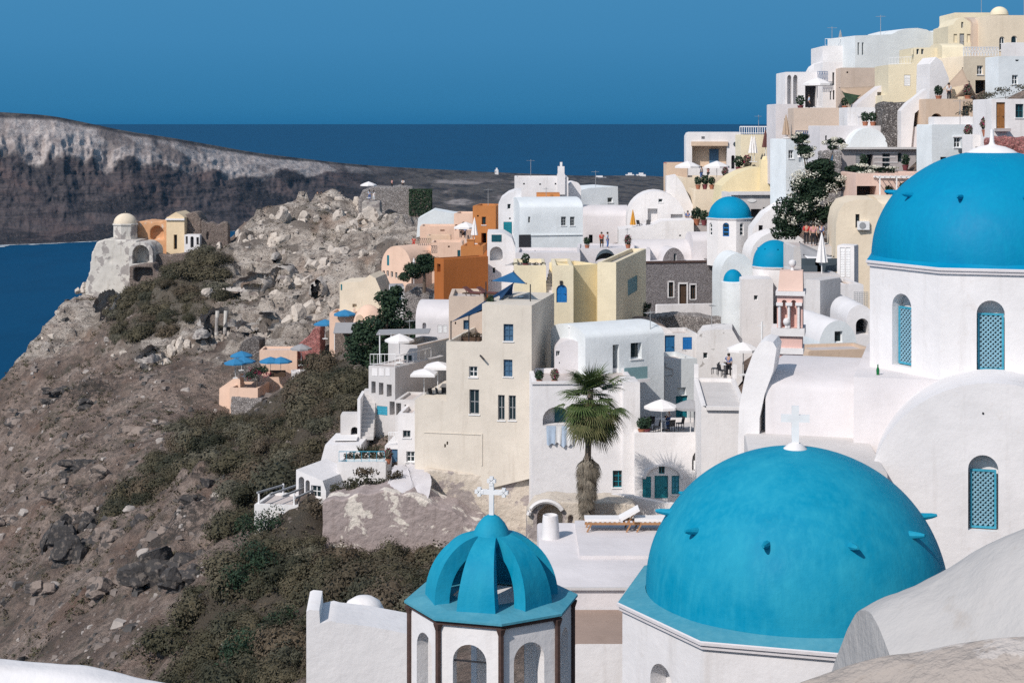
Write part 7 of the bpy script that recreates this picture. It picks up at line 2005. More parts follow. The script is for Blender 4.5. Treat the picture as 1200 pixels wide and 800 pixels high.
# ---- named trees and bushes
tree('bougainvillea', 'large dark leafy climber with cream blossom spilling above the lane people', 'tree', P(952, 292, 131), [(-1.6, 0, 1.7, 1.3, 1.1, 1.1), (-1.0, -.2, 3.0, 1.6, 1.3, 1.4), (-.1, -.2, 4.4, 1.8, 1.3, 1.4), (.6, -.1, 2.6, 1.4, 1.1, 1.2), (.3, 0, 5.9, 1.6, 1.2, 1.0), (-.4, .2, 7.4, .7, .6, .6), (-.7, .2, 8.3, .75, .6, .4), (1.6, .2, 7.9, .8, .6, .5), (1.7, .0, 5.2, 1.3, 1.0, .7), (3.2, .3, 5.9, 1.1, .7, .45), (4.6, .5, 5.9, 1.3, .6, .35)],
     'lf_dark', .13, 4.5, 1500, flower='fl_white', seed=4, nfl=380).scale = (1.22, 1.1, 1.08)
tree('evergreen_tree', 'dense dark green tree left of the grey house', 'tree', hit(449, 436, 130), [(-.9, 0, 1.4, 1.9, 1.4, 1.5), (.6, 0, 1.6, 1.8, 1.4, 1.6), (.1, 0, 3.3, 1.9, 1.4, 1.5), (.7, 0, 4.9, 1.4, 1.1, 1.1), (-1.3, 0, 2.9, 1.0, .9, 1.0), (.9, 0, 6.0, .7, .6, .6), (1.7, 0, 3.0, .9, .8, 1.0)], 'lf_dark', .13, 3.0, 1100, seed=8).scale = (1.45, 1.3, 1.35)
tree('evergreen_tree', 'round dark green tree directly left of the big orange block', 'tree', P(497, 333, 189), [(-.8, 0, 1.6, 1.6, 1.2, 1.1), (.9, 0, 2.2, 1.6, 1.2, 1.3), (.2, 0, 3.0, 1.3, 1.0, .9), (-2.2, 0, .8, .9, .8, .7)], 'lf_dark', .14, 1.6, 1200, seed=9)
tree('bushy_tree', 'small dark bush tree at the left corner of the stone chapel', 'tree', P(755, 380, 152), [(0, 0, 1.0, .7, .6, .8), (.3, 0, 1.8, .5, .5, .5)], 'lf_dark', .11, .8, 700, seed=10, tr=.06)
tree('cypress_bush', 'dark upright bush against the yellow terraced house', 'bush', P(914, 214, 176), [(-.2, 0, 1.4, .7, .6, 1.2), (.3, 0, .7, 1.0, .6, .6), (-.5, 0, 2.4, .5, .5, .6)], 'lf_brown', .11, 1.0, 600, seed=12, tr=.06)
tree('magenta_bush', 'dark bush topped with magenta flowers among the blue parasols', 'bush', P(301, 446, 203.5), [(-.4, 0, 1.0, 1.2, .9, .9), (.7, 0, 1.2, 1.0, .8, .8)], 'lf_dark', .13, .6, 420, seed=13, tr=.06, flower='fl_pink', nfl=120)
tree('shrub', 'green shrub climbing beside the curved white seat', 'bush', P(378, 425, 190), [(-1.2, 0, .6, 1.2, .9, .8), (.6, 0, .9, 1.3, .9, 1.1), (-2.2, 0, .0, 1, .8, .6)], 'lf_green', .12, .6, 420, seed=14, tr=.06)
for i, (x, y, d, cl, lf, lb) in enumerate((
    (412, 588, 122.5, [(-.9, 0, .6, 1.2, 1.0, 1.1), (.4, 0, 1.1, 1.3, 1.0, .9), (-.4, 0, -.6, 1.1, .9, 1.0)], 'lf_green', 'large green bush overhanging the mauve wall below the planter terrace'),
    (440, 572, 122, [(-.5, 0, .3, 1.2, .8, .8), (.8, 0, .2, 1.0, .8, .7)], 'lf_green', 'second green bush on the mauve wall, right of the large one'),
    (462, 562, 122, [(0, 0, .3, .8, .6, .5), (.2, 0, -.3, .6, .5, .5)], 'lf_brown', 'dry brown tuft at the right end of the mauve wall top'),
    (430, 556, 124, [(0, 0, .3, 1.1, .7, .6)], 'lf_brown', 'olive brown bush just under the planter terrace'),
    (365, 615, 123, [(0, 0, .8, 1.7, 1.4, 1.5), (-.9, -.4, .2, 1.2, 1, 1.0)], 'lf_brown', 'rounded brown bush at the left end of the mauve wall'))):
    tree('shrub', lb, 'bush', P(x, y, d), cl, lf, .11, .3, 520, seed=20 + i, tr=.05)
for i, (x, y, cl, lb) in enumerate(((290, 690, [(0, 0, 1.2, 2.4, 2.0, 1.7), (1.2, 0, 2.4, 1.9, 1.6, 1.4), (-1.4, 0, .6, 1.6, 1.4, 1.2)], 'big dark green bush on the slope left of the brown scrub'), (300, 635, [(0, 0, 1.2, 2.0, 1.7, 1.6), (1.2, 0, 2.2, 1.3, 1.2, 1.1)], 'dark green bush under the lowest white terrace'), (300, 770, [(0, 0, 1.0, 2.0, 1.7, 1.5), (-1.3, 0, .4, 1.6, 1.4, 1.2), (1.2, .3, 1.4, 1.3, 1.2, 1.2)], 'dark green bush low at the left of the blank white house'), (335, 740, [(0, 0, .8, 1.6, 1.4, 1.3)], 'dark green bush just left of the stubby corner pier'))):
    tree('shrub', lb, 'bush', hit(x, y, 70) - Vector((0, 0, .3)), cl, 'lf_dark', .10, .6, 430, seed=30 + i, tr=.08)
# ---- scrub bushes across the slope


def mk_shrub(seed, leaf, n=2800):
    def f():
        rg = random.Random(seed)
        r = empty('scrub_bush', cat='bush')
        mb = MB()
        for _ in range(7): mb.tube([(rg.uniform(-.1, .1), rg.uniform(-.1, .1), -.3), (rg.uniform(-.5, .5), rg.uniform(-.5, .5), .45)], [.04, .012], 5)
        mb.build('stem', M['bark'], r)
        mb = MB()
        lobes = [(rg.uniform(-.5, .5), rg.uniform(-.5, .5), rg.uniform(.1, .45), rg.uniform(.4, .62)) for _ in range(8)]
        for x, y, z, q in lobes: leaf_cloud(mb, (x, y, z), (q, q, q * .75), n // 8, .048, rg, .75, jit=.22)
        for x, y, z, q in lobes: mb.lathe([(q * .5 * math.cos(t), z + q * .4 * math.sin(t)) for t in (-1.2, -.6, 0, .5, 1.0, 1.5)], 9, (x, y))
        mb.build('foliage', M[leaf], r, smooth=None, merge=False)
        return r
    return f


rg = random.Random(21)
pts = []
tries = 0
LB = {'lf_scrub': 'dry brownish scrub bush on the open slope below the village', 'lf_brown': 'tan withered scrub bush on the open slope below the village', 'lf_green': 'dull green scrub bush on the open slope below the village', 'lf_grey': 'grey-green scrub bush on the open slope below the village'}
order = sorted(SCRUB, key=lambda q: q[2])
while len(pts) < 290 and tries < 9000:
    tries += 1
    px, py, d, r_ = rg.choice(order)
    c = P(px, py, d); a = rg.uniform(0, 6.28); q = r_ * .95 * math.sqrt(rg.random())
    x, y = c.x + q * math.cos(a), c.y + q * math.sin(a)
    R_ = rg.uniform(1.2, 2.9) * (1.0 if d < 125 else 1.2)
    z = ground(x, y)
    u_, v_ = 600 + F * x / y, HY - F * (z + R_ * .5) / y
    if u_ < -15 or v_ > 830 or u_ > 560: continue
    if any((x - X) ** 2 + (y - Y) ** 2 < (.50 * (R_ + Q)) ** 2 for X, Y, Q in pts): continue
    # keep clear of walls
    if u_ > 375 and 560 < v_ < 615: continue
    if v_ < 430 and u_ > 395: continue
    if 285 < u_ < 400 and 545 < v_ < 625: continue
    if 255 < u_ < 350 and 395 < v_ < 485: continue
    pts.append((x, y, R_))
    lf = rg.choices(['lf_scrub', 'lf_brown', 'lf_green', 'lf_grey'], (5, 3, 2, 1))[0]
    if u_ < 330 and v_ > 640: lf = rg.choice(['lf_green', 'lf_scrub', 'lf_green'])
    k = rg.randrange(2)
    placed('shrub_%s%d' % (lf, k), mk_shrub(40 + k + len(lf), lf), (x, y, z - .15 * R_), rg.uniform(0, 6.28), LB[lf], lf[3:] .replace('scrub', 'brownish') + ' scrub bushes on the slope', (R_ * rg.uniform(.85, 1.4), R_ * rg.uniform(.8, 1.2), R_ * rg.uniform(.8, 1.3)))
# ---- low tufts and rubble: ground cover nobody could count
ii = np.random.default_rng(5)
n_t = 20000
tx, ty = ii.uniform(-92, 2, n_t), ii.uniform(70, 290, n_t)
dens = fbm(tx / 7, ty / 7, 4, 91)
sbm = blobs(tx, ty, SCRUB)
rom = blobs(tx, ty, ROCKY)
tuft = {k: MB() for k in ('lf_scrub', 'lf_grey', 'lf_brown')}
rub = MB()
rg = random.Random(77)
cube = [(-1, -1, -1), (1, -1, -1), (1, 1, -1), (-1, 1, -1), (-.7, -.8, 1), (.8, -.6, 1), (.6, .7, 1), (-.8, .6, 1)]
cf = [(4, 5, 6, 7), (0, 1, 5, 4), (1, 2, 6, 5), (2, 3, 7, 6), (3, 0, 4, 7)]
for i in range(n_t):
    x, y = tx[i], ty[i]
    u_ = 600 + F * x / y
    if u_ < -20 or u_ > 520 or x > -.06 * y + 6: continue
    z = ground(x, y)
    v_ = HY - F * z / y
    if v_ > 830 or v_ < 200: continue
    if u_ > 470 and v_ < 600: continue
    if dens[i] + .25 * sbm[i] - .18 * rom[i] > .50:
        s_ = rg.uniform(.25, .6); k = rg.choice(('lf_scrub', 'lf_grey', 'lf_brown', 'lf_scrub'))
        leaf_cloud(tuft[k], (x, y, z + s_ * .25), (s_, s_, s_ * .6), 16, .13, rg, .3)
    else:
        s_ = rg.uniform(.05, .13) * (1 + 3.5 * (rg.random() ** 8)); a = rg.uniform(0, 6.28); ca, sa = math.cos(a) * s_, math.sin(a) * s_; h_ = s_ * rg.uniform(.5, .9); tl = rg.uniform(-.3, .3)
        mi = 0 if rg.random() < .5 else (1 if rg.random() < .75 else 2)
        rub.add([(x + ca * p[0] * 1.3 - sa * p[1], y + sa * p[0] * 1.3 + ca * p[1], z + h_ * p[2] * .9 + tl * s_ * p[0]) for p in cube], cf, mi)
for k, nm in (('lf_scrub', 'brownish'), ('lf_grey', 'grey green'), ('lf_brown', 'tan')):
    tag(tuft[k].build('ground_cover', M[k], None, smooth=None, merge=False), 'low ' + nm + ' tufts covering the open slope', kind='stuff')
M['lava'] = plaster('lava_rock', (.060, .056, .055), dirt=.9, streak=1, stain=(.2, .19, .18), peel=((.14, .12, .105), 2.2, .54), bmp=1.0)
M['stone_pale'] = plain('loose_stone_pale', (.40, .36, .33), .95, var=.3)
M['stone_mid'] = plain('loose_stone_mid', (.22, .185, .165), .95, var=.3)
M['stone_dark'] = plain('loose_stone_dark', (.08, .075, .072), .95, var=.3)
tag(rub.build('rubble', [M['stone_mid'], M['stone_dark'], M['stone_pale']], None, smooth=None, merge=False), 'loose stones strewn over the open slope', kind='stuff')


# ---- lava outcrops and boulders
def rock_mesh(name, mat, seed, sx, sy, sz, blocks=1, amp=.35, parent=None):
    """angular broken rock: spheres chopped by random planes, several blocks jammed together"""
    rg = random.Random(seed * 17); me = bpy.data.meshes.new(name); V, Fc = [], []
    for b_ in range(blocks):
        bm = bmesh.new(); bmesh.ops.create_icosphere(bm, subdivisions=4, radius=1)
        pl = []
        for _ in range(15):
            n_ = Vector((rg.gauss(0, 1), rg.gauss(0, 1), rg.gauss(0, .8))).normalized(); pl.append((n_, rg.uniform(.45, .85)))
        if blocks > 1:
            k = rg.uniform(.18, .46); c = Vector((rg.uniform(-1, 1), rg.uniform(-.3, .7), rg.uniform(-.8, .8))) * .8; k *= 1.15 - .3 * c.length
        else: k, c = 1, Vector()
        for v_ in bm.verts:
            q = v_.co.copy()
            for n_, d_ in pl:
                e = q.dot(n_) - d_
                if e > 0: q -= n_ * e
            q *= 1 + .10 * mnoise.fractal(q * 3 + Vector((seed, b_, 0)), 1, 2, 4)
            q = q * k + c
            v_.co = Vector((q.x * sx, q.y * sy, q.z * sz))
        o0 = len(V); V += [tuple(v_.co) for v_ in bm.verts]; Fc += [[o0 + v_.index for v_ in f_.verts] for f_ in bm.faces]; bm.free()
    me.from_pydata(V, [], Fc); me.materials.append(mat)
    me.shade_smooth(); me.set_sharp_from_angle(angle=R(22))
    o = bpy.data.objects.new(name, me); col.objects.link(o)
    if parent: o.parent = parent
    return o


for i, (px, py, sx, sy, sz, lb) in enumerate(((92, 552, 2.1, 1.8, 1.5, 'dark lava outcrop highest on the lower left slope'), (72, 640, 2.0, 2.6, 3.6, 'tall dark lava cliff at the far left of the slope'), (108, 650, 3.2, 2.2, 3.0, 'big dark lava cliff in the lower left, wider than its tall neighbour'), (165, 620, 1.2, 1.0, 1.4, 'slim dark lava knob between the two big cliffs'), (195, 680, 2.6, 2.0, 2.4, 'blocky dark lava cliff right of the widest one'), (222, 690, 1.7, 1.6, 1.5, 'smaller dark lava block leaning on the blocky cliff'), (258, 580, 2.0, 1.5, 1.6, 'dark lava outcrop under the dry scrub, left of the lowest white terrace'), (222, 592, 1.5, 1.2, 1.1, 'smooth grey-black boulder beside the dry scrub'), (75, 465, 2.6, 1.8, 1.3, 'low dark lava ledge on the upper left slope'), (112, 478, 2.4, 1.6, 1.2, 'low dark lava ledge right of the other ledge'), (13, 712, 1.1, .9, .8, 'flat-topped black boulder at the left edge'), (30, 690, .8, .7, .5, 'small black boulder above the flat-topped one'))):
    p = hit(px, py, 80)
    o = rock_mesh('lava_outcrop', M['lava'], i + 1, sx * 1.55, sy * 1.2, sz * 1.35, 30 if sx > 1.8 else (16 if sx > 1.1 else 3)); o.location = p + Vector((.3, 1.6, -sz * .35)); tag(o, lb, 'rock outcrop', 'dark lava outcrops')
M['crag'] = plaster('crag_rock', (.55, .485, .42), dirt=.9, streak=1.0, stain=(.25, .21, .18), peel=((.22, .185, .16), .9, .58), bmp=1.0)
M['crag_dark'] = plaster('crag_brown_rock', (.26, .21, .18), dirt=.9, streak=1.0, stain=(.22, .2, .18), peel=((.09, .08, .075), .9, .52), bmp=1.0)
rg = random.Random(31)
CR = [(210, 388, 3.2), (238, 352, 3.6), (255, 330, 3.0), (268, 298, 3.4), (292, 282, 3.2), (300, 308, 3.8), (330, 288, 3.6), (346, 262, 3.2), (352, 306, 3.6), (342, 342, 4.0), (378, 318, 3.6), (386, 268, 3.4), (402, 300, 4.2), (416, 272, 3.2), (436, 262, 3.2), (442, 300, 3.6),
      (330, 362, 3.2), (352, 376, 3.6), (378, 368, 3.0), (215, 415, 2.8), (62, 400, 3.4), (82, 372, 3.0), (100, 345, 2.8), (320, 260, 3.0), (365, 245, 2.8), (410, 245, 3.0), (190, 430, 2.6), (140, 425, 2.6)]
for i, (px, py, s_) in enumerate(CR):
    p = hit(px, py, 180)
    o = rock_mesh('rock_crag', M['crag'], 100 + i, s_ * rg.uniform(.8, 1.2), s_ * .8, s_ * rg.uniform(.8, 1.25), 16); o.location = p + Vector((0, s_ * .5, -s_ * .28))
    tag(o, 'pale fractured crag breaking out of the headland face', 'rock outcrop', 'pale crags of the headland')
for i, (px, py, s_) in enumerate(((40, 560, 2.6), (135, 560, 2.4), (140, 690, 2.2), (60, 700, 2.0), (170, 510, 2.6), (30, 490, 2.6), (115, 610, 2.4), (235, 640, 2.0), (20, 620, 2.4), (150, 640, 2.6), (100, 520, 2.4), (205, 620, 2.2), (80, 590, 2.6))):
    p = hit(px, py, 80)
    o = rock_mesh('rock_crag', M['crag_dark'], 140 + i, s_ * 1.5, s_ * .9, s_ * .9, 18); o.location = p + Vector((0, s_ * .55, -s_ * .30))
    tag(o, 'low brown ledge of broken rock on the lower left slope', 'rock outcrop', 'brown ledges of the lower slope')
proto = [rock_mesh('boulder', M[m_], 40 + i,   .6, .5, .45) for i, m_ in enumerate(('stone_mid', 'stone_dark', 'stone_pale'))]
rg = random.Random(9); nb = 0
BL = ('brown boulder strewn on the open slope', 'dark boulder strewn on the open slope', 'pale boulder strewn on the open slope')
while nb < 75:
    px, py = rg.uniform(0, 380), rg.uniform(430, 790); k = rg.randrange(3)
    p = hit(px, py, 75)
    if p.y > 300 or (px > 300 and py > 590): continue
    o = proto[k] if nb < 3 and (k := nb) == nb else proto[k].copy()
    if nb >= 3: col.objects.link(o)
    o.location = p; s_ = rg.uniform(.5, 1.5); o.scale = (s_, s_, s_ * rg.uniform(.7, 1.1)); o.rotation_euler = (rg.uniform(-.3, .3), rg.uniform(-.3, .3), rg.uniform(0, 6.28))
    tag(o, BL[k], 'boulder', BL[k].split()[0] + ' boulders on the slope'); nb += 1

# ---- caves cut into the headland: hollows behind the mouths
for i, ((x0, y0, x1, y1, lb), p) in enumerate(zip(CAVES, CAVE_AT)):
    w_, h_ = (x1 - x0) / F * p.y / 2, (y1 - y0) / F * p.y / 2
    r = empty('cave', p, 0, lb, 'cave')
    bm = bmesh.new(); bmesh.ops.create_icosphere(bm, subdivisions=4, radius=1)
    for v_ in bm.verts:
        c = v_.co.copy(); k = 1 + .18 * mnoise.fractal(c * 1.9 + Vector((i * 3, 0, 0)), 1, 2, 3)
        v_.co = Vector((c.x * w_ * 1.45 * k, 2.6 + c.y * 3.9 * k, h_ + c.z * h_ * 1.7 * k))
    bmesh.ops.delete(bm, geom=[f_ for f_ in bm.faces if f_.calc_center_median().y < -1.5], context='FACES')
    bmesh.ops.delete(bm, geom=[f_ for f_ in bm.faces if f_.calc_center_median().z + p.z > ground(f_.calc_center_median().x + p.x, f_.calc_center_median().y + p.y) + (2.0 if f_.calc_center_median().z > h_ * 1.0 else -.05)], context='FACES')
    me = bpy.data.meshes.new('hollow'); bm.to_mesh(me); bm.free(); me.materials.append(M['RK']); me.shade_smooth()
    o = bpy.data.objects.new('hollow', me); col.objects.link(o); o.parent = r
    if 'pillars' in lb:
        for q in (.45, .72):
            mb = MB(); xx = (q - .5) * 2 * w_; mb.tube([(xx, .6, -.6), (xx, .7, h_ * 1.2), (xx + .1, 1.0, h_ * 2.3)], [.32, .22, .3], 8); mb.build('pillar', M['TI'], r)

# ---- ruins on the spur
rc = H('ruined_chapel', 'ruined domed chapel with peeling plaster at the tip of the headland', 106, 160, 281, 345, 278, 9, -6, 'TI', roof='none', down=3, out=[(98, 352), (100, 330), (105, 318), (107, 296), (114, 283), (124, 280), (160, 282), (166, 352)], feats=[('hole', 127, 302, 131, 309, dict(rec=.8))], cat='chapel')
mb = MB(); a = rc.pt(137, 281, 4.5) - rc.root.location
rc_l = rc.root.matrix_basis.inverted() @ rc.pt(137.5, 283, 4.0)
mb.lathe([(2.15, -1), (2.15, 2.6), (2.3, 2.6), (2.3, 2.85), (2.1, 2.9)], 8, (rc_l.x, rc_l.y)); mb.v = [(x, y, z + rc_l.z) for x, y, z in mb.v]; rc.part(mb, 'drum', 'TI')
mb = MB(); mb.lathe([(2.0 * math.cos(t), 2.88 + 1.75 * math.sin(t)) for t in [math.pi / 2 * k / 10 for k in range(11)]] + [(.05, 4.9), (0, 4.95)], 28, (rc_l.x, rc_l.y)); mb.v = [(x, y, z + rc_l.z) for x, y, z in mb.v]; rc.part(mb, 'dome', 'CR', 50)
H('ruined_porch', 'ruined arched porch with a small half dome right of the domed ruin', 151, 179, 283, 312, 275, 5, -8, 'TI', roof='vault', ps=296, feats=[('aniche', 155, 287, 175, 309, dict(rec=2.5))], cat='ruin')
H('ruined_wall', 'brown rubble wall with a dark timbered opening below the arched porch', 150, 190, 308, 345, 272, 3, -8, 'SB', roof='none', out=[(150, 350), (151, 312), (178, 308), (182, 318), (190, 322), (190, 350)], feats=[('hole', 157, 314, 179, 331, dict(rec=1.5))], cat='ruin')
H('ruined_house', 'ruined ochre house front with a big arched niche on the headland', 161, 200, 259, 300, 283, 6, -5, 'RO', roof='none', out=[(161, 300), (161, 260), (170, 259), (180, 260), (192, 258), (200, 258), (200, 300)], feats=[('aniche', 176.5, 265, 191.5, 281, dict(rec=1.2))], cat='ruin')
H('ruined_house', 'cream pedimented house front with a white-framed dark door on the headland', 196, 216, 250, 300, 281.5, 6, -5, 'RC', roof='none', out=[(195, 300), (195, 255), (197, 254), (206, 248.5), (214, 253), (216, 255), (216, 300)], feats=[('hole', 203.5, 275, 207.5, 292, dict(rec=.6))], cat='ruin').ledge(194.5, 216.5, 256, 258, .3, 'W', 'cornice')
H('ruined_wall', 'brown ruin gable with a single arched window opening right of the cream pediment', 216, 236, 248, 300, 283, 4, -4, 'SB', roof='none', out=[(215, 300), (215, 252), (222, 249), (230, 248), (236, 257), (236, 300)], feats=[('ahole', 222.5, 258, 226, 268, dict(rec=.7))], cat='ruin')
H('ruined_house', 'low white ruin front with three dark openings right of the cream door', 216, 234, 275, 300, 280, 2, -4, 'W', par=0, feats=[('hole', 217.5, 277, 220, 286, dict(rec=.5)), ('ahole', 223, 277, 227, 290, dict(rec=.5)), ('hole', 230, 278, 233, 287, dict(rec=.5))], cat='ruin')
H('ruined_wall', 'long jagged brown ruin wall running right to the rock', 236, 270, 258, 305, 281, 3, 6, 'SB', roof='none', out=[(235, 305), (236, 257), (243, 262), (248, 260), (255, 264), (262, 259), (268, 262), (270, 305)], feats=[('hole', 242, 272, 245.5, 282, dict(rec=.5)), ('hole', 255, 272, 257.5, 276, dict(rec=.5))], cat='ruin')
H('ruined_wall', 'brown rubble terrace wall in front of the ochre ruin', 176, 262, 294, 325, 276, 2.5, 2, 'SB', roof='none', out=[(176, 330), (178, 297), (196, 299), (220, 296), (240, 290), (258, 284), (262, 330)], cat='ruin')
H('ruined_wall', 'short rubble stub behind the ruined dome', 153, 162, 259, 290, 285, 3, 0, 'SB', roof='none', out=[(153, 290), (153, 262), (158, 259), (162, 261), (162, 290)], cat='ruin')
ft = H('ruined_fort', 'jagged rubble wall of the lookout on the headland crest', 419, 484, 220, 256, 277, 6, 3, 'SW', roof='none', out=[(418, 258), (420, 236), (424, 224), (440, 219), (455, 220), (470, 218), (484, 220), (486, 258)], feats=[('niche', 467, 233, 471, 242, dict(rec=.8))], cat='ruin')
iv = thing('ivy_block', 'block of dark green ivy at the right end of the lookout wall', 'ivy', P(493, 248, 277)); mb = MB(); mb.box(-1.7, 1.7, -1.2, 1.2, -2, 3.6); mb.build('wall', M['SB'], iv); mb = MB(); rg = random.Random(5)
for i in range(2200):
    f_ = rg.random()
    x, y, z = rg.uniform(-1.9, 1.9), rg.uniform(-1.45, -1.2), rg.uniform(-.6, 3.9)
    if f_ > .75: x, y = rg.choice((-1.85, 1.85)), rg.uniform(-1.3, 1.2)
    elif f_ > .6: z = 3.75; y = rg.uniform(-1.3, 1.2)
    q = Vector((x, y, z)); s_ = rg.uniform(.08, .2); t = Vector((rg.gauss(0, 1), rg.gauss(0, .5), rg.gauss(0, 1))).normalized(); bt = t.cross(Vector((rg.gauss(0, .4), -1, rg.gauss(0, .5)))).normalized()
    mb.add([q - t * s_, q + bt * s_ * .6, q + t * s_, q - bt * s_ * .6], [(0, 1, 2, 3)])
mb.build('foliage', M['lf_dark'], iv, smooth=None, merge=False)
H('ruined_wall', 'grey ruin wall with a pale blocked doorway right of the tall wedge', 462, 482, 252, 290, 256, 3, -6, 'SW', roof='none', out=[(458, 292), (461, 256), (468, 250), (478, 251), (484, 262), (486, 292)], feats=[('shut', 470, 258, 476, 271, dict(c='GL'))], cat='ruin')
placed('um_white', None, P(432, 232, 272), 0, 'white parasol at the lookout on the headland crest', 'parasols on the far terraces', 1.1)
zf = P(432, 236, 272)
H('lookout_terrace', 'small pale lookout platform under the crest parasol', 424, 446, 236, 240, 271, 3, 0, 'RK', par=0, floor='TI', down=2, cat='terrace')
person('person in a pale blue shirt under the crest parasol', P(433, 234.5, 271.8), .3, 'cl_pale', 'cl_blue', 0)
person('person in white beside the crest parasol', P(438, 235, 271.8), -.4, 'cl_white', 'cl_white', 0)
for i, (x, t_, lb) in enumerate(((372, 'cl_black', 'left of two small dark-clad people on the headland ridge'), (376.5, 'cl_black', 'right of two small dark-clad people on the headland ridge'), (459, 'cl_pink', 'person in pink looking over the lookout wall'), (472, 'cl_white', 'person in white looking over the lookout wall'))):
    if i < 2:
        p = P(x, 231, 285); p.z = ground(p.x, p.y) - .05
    else: p = ft.pt(x, 222, 2.5)
    person(lb, p, i, t_, 'cl_black', 0)

# low houses far off on the island
for i, (x, y, d, w_, lb) in enumerate(((702, 211, 2960, 26, 'cluster-like white farmhouse on the far island, largest of the far houses'), (738, 207.5, 3080, 16, 'white farmhouse near the far island skyline, left of the last one'), (751, 207.5, 3085, 18, 'white farmhouse at the right end of the far island'), (582, 202.5, 2720, 6, 'speck of a white house on the far island crest'), (598, 220, 2640, 7, 'speck of a white house on the far island slope'))):
    p = P(x, y, d); o = thing('farmhouse', lb, 'house', p, 0, 'houses on the far island'); mb = MB(); mb.box(-w_ / 2, w_ / 2, -5, 5, -3, 5); mb.box(-w_ * .2, w_ * .25, -4, 4, 5, 8); mb.build('wall', M['W'], o)
    mb = MB(); mb.box(-w_ * .3, -w_ * .15, -5.1, -4.9, 0, 3); mb.build('window', M['glass'], o)
# ------------------------------------------------------------------ small roof things and climbing plants
def mk_aerial():
    r = empty('tv_aerial', cat='aerial')
    mb = MB(); mb.tube([(0, 0, -.3), (0, 0, 2.2)], .028, 6); mb.build('mast', M['grey'], r)
    mb = MB(); mb.bar((-.55, 0, 2.05), (.55, 0, 2.05), .03)
    for i in range(7): mb.bar((-.5 + i * .16, -.28 + .02 * i, 2.05), (-.5 + i * .16, .28 - .02 * i, 2.05), .02)
    mb.build('antenna', M['grey'], r)
    return r


for px, py, d, lb in ((889, 157, 189, 'tv aerial by the baluster railing against the sea'), (622, 208, 198, 'tv aerial on the long roof block with the stepped chimney'), (698, 220, 209, 'tv aerial on the pale shouldered house'), (1032, 41, 181, 'tv aerial on the skyline house with two slits'),
                      (1150, 15, 179, 'tv aerial on the topmost cream block'), (1071, 148, 154, 'tv aerial on the long white terrace house'), (975, 54, 184, 'tv aerial left of the grey closed parasol on the skyline'), (572, 242, 198, 'tv aerial on the tall slim orange house'),
                      (640, 242, 187, 'tv aerial behind the orange roof box'), (480, 403, 145, 'tv aerial on the upper grey house'), (735, 291, 176, 'tv aerial on the long terrace behind the yellow house'), (1200, 18, 171, 'tv aerial on the round-topped house'), (1125, 147, 137, 'tv aerial on the pale shaded house'), (834, 386, 139, 'tv aerial on the ruined grey gable'), (762, 397, 126, 'tv aerial on the pale house beside the navy door')):
    placed('aerial', mk_aerial, P(px, py, d), px * .1, lb, 'tv aerials on the roofs')
for i, (px, py, d, cl, lb) in enumerate(((1178, 118, 139, [(-1.6, 0, .4, 1.1, .5, .5), (0, 0, .9, 1.2, .5, .5), (1.6, 0, 1.1, 1.2, .5, .5), (3.0, 0, .8, 1.0, .5, .5)], 'leafless-looking vine trailing over the wall above the brown wooden door'), (1149, 134, 141, [(-.9, 0, .6, .9, .5, .7), (.2, 0, 1.4, .7, .5, .8)], 'dark vine at the right end of the warm beige terrace wall'), (1128, 136, 143, [(0, 0, .3, .7, .4, .35)], 'low shrub in front of the window of the warm beige terrace wall'))):
    tree('vine', lb, 'plant', P(px, py, d), cl, 'lf_grey', .09, .3, 420, seed=60 + i, tr=.04)
sail('sail_awning', 'beige sail over the terrace right of the pale parasol', [P(984, 103, 168), P(1040, 100, 169), P(1001, 124, 165)], 'bcanvas', .1)
sail('sail_awning', 'small dark green sail beneath the beige one on the upper terrace', [P(987, 108, 166.5), P(1008, 112, 166), P(996, 124, 165)], 'lf_dark', .1)
for px, py, d, lb in ((884, 292, 150, 'pale roof spout block left of the white arch wall'),):
    pass
railing('railing', 'thin white railing on the skyline roof terrace', P(967, 54, 181.4), P(1001, 54, 181.4), .8, 10)
railing('railing', 'white railing on the upper yellow terraced house', P(1042, 76, 160.5), P(1070, 75, 160.5), .7, 8)
railing('railing', 'blue railing high on the arcaded house', P(958, 96, 173.5), P(970, 96, 173.5), 1.1, 6, 'rail', True)
pp_ = thing('utility_post', 'slim white post with a crossbar rising by the white parasol above the two-storey house', 'post', P(893, 402, 120)); mb = MB(); mb.tube([(0, 0, -2), (0, 0, 1.6)], .07, 8); mb.build('shaft', M['white'], pp_); mb = MB(); mb.bar((-.3, 0, 1.3), (.3, 0, 1.3), .07); mb.build('crossbar', M['white'], pp_)

# ---- people and pots on the terraces
def on_roof(px, pt, d, par=.2, back=1.5):
    p = P(px, pt, d); return Vector(((px - 600) / F * (d + back), d + back, p.z - par))


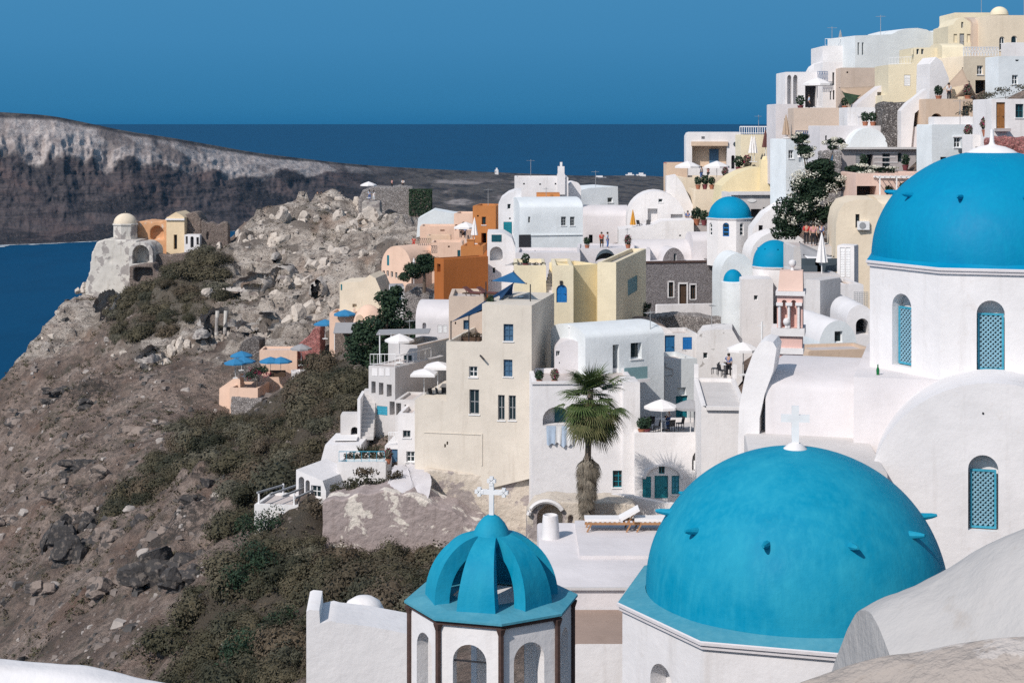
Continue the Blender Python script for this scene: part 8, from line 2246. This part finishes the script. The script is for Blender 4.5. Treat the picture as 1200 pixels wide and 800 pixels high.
for i, (px, pt, d, par, t_, l_, pose, lb) in enumerate(((705, 291, 172, .15, 'cl_red', 'cl_black', 1, 'person in red on the long roof terrace behind the yellow house'), (712, 291, 172, .15, 'cl_pale', 'cl_blue', 0, 'person in a pale top beside the one in red, behind the yellow house'), (1052, 147.5, 151, .15, 'cl_blue', 'cl_black', 0, 'person in blue on the roof of the long white terrace house'),
        (822, 208, 200, .4, 'cl_white', 'cl_blue', 0, 'person in white between the two parasols below the boxy house'), (830, 208, 200, .4, 'cl_pink', 'cl_black', 1, 'person in pink between the two parasols below the boxy house'), (1112, 116, 146, .2, 'cl_white', 'cl_black', 0, 'person in white on the warm beige terrace'), (948, 126.5, 166, .3, 'cl_pale', 'cl_black', 0, 'person in a pale top on the broad beige terrace'),
        (854, 443, 119, .25, 'cl_blue', 'cl_black', 1, 'person in blue among the dark chairs of the two-storey house'), (783, 507, 116.5, .3, 'cl_white', 'cl_blue', 0, 'person in white standing between the paired parasols'))):
    person(lb, on_roof(px, pt, d, par, 2.6), i * 1.3, t_, l_, pose)
for i, (px, pt, d, par, k, s_, lb) in enumerate(((688, 291, 172, .15, 'pot', 1.0, 'terracotta pot plant at the left of the long roof terrace'), (736, 291, 172, .15, 'pot_f', 1.1, 'pink flowering pot at the right of the long roof terrace'), (632, 448, 118, .35, 'pot', .9, 'terracotta pot plant on the roof of the laundry house, left end'), (650, 448, 118, .35, 'pot_f', .9, 'pink flowering pot on the roof of the laundry house'), (758, 507, 116.5, .3, 'pot_m', 1.0, 'maroon pot plant at the left end of the parasol terrace'), (752, 507, 116.5, .3, 'pot', 1.0, 'terracotta pot plant beside the maroon one on the parasol terrace'),
        (1100, 116, 146, .2, 'pot', 1.1, 'terracotta pot plant on the warm beige terrace'), (1134, 116, 146, .2, 'pot_f', 1.1, 'pink flowering pot on the warm beige terrace'), (938, 126.5, 166, .3, 'pot_m', 1.2, 'maroon pot plant left on the broad beige terrace'), (990, 126.5, 166, .3, 'pot', 1.1, 'terracotta pot plant right on the broad beige terrace'), (455, 541, 127.5, .3, 'pot_f', .9, 'pink flowering pot at the end of the planter terrace'), (575, 357, 125, .5, 'pot', .9, 'terracotta pot plant on the upper tower terrace'), (616, 311, 139.5, .35, 'pot_m', 1.0, 'maroon pot plant on the pale yellow garden roof'), (850, 208, 200, .4, 'pot_f', 1.2, 'pink flowering pot on the cream terrace below the boxy house'))):
    placed(k, None, on_roof(px, pt, d, par, .7), i, lb, 'pot plants on the terraces', s_)
for i, (px, pt, d, lb) in enumerate(((1010, 147.5, 151, 'left'), (1040, 147.5, 151, 'middle'), (1075, 147.5, 151, 'right'))):
    o = thing('roof_chimney', lb + ' of three stubby white chimneys on the long white terrace house', 'chimney', on_roof(px, pt, d, .15, 3.5), 0, 'chimneys of the long terrace house'); mb = MB(); mb.box(-.3, .3, -.3, .3, 0, 1.0); mb.build('stack', M['W'], o); mb = MB(); mb.box(-.38, .38, -.38, .38, 1.0, 1.12); mb.build('cap', M['W'], o)
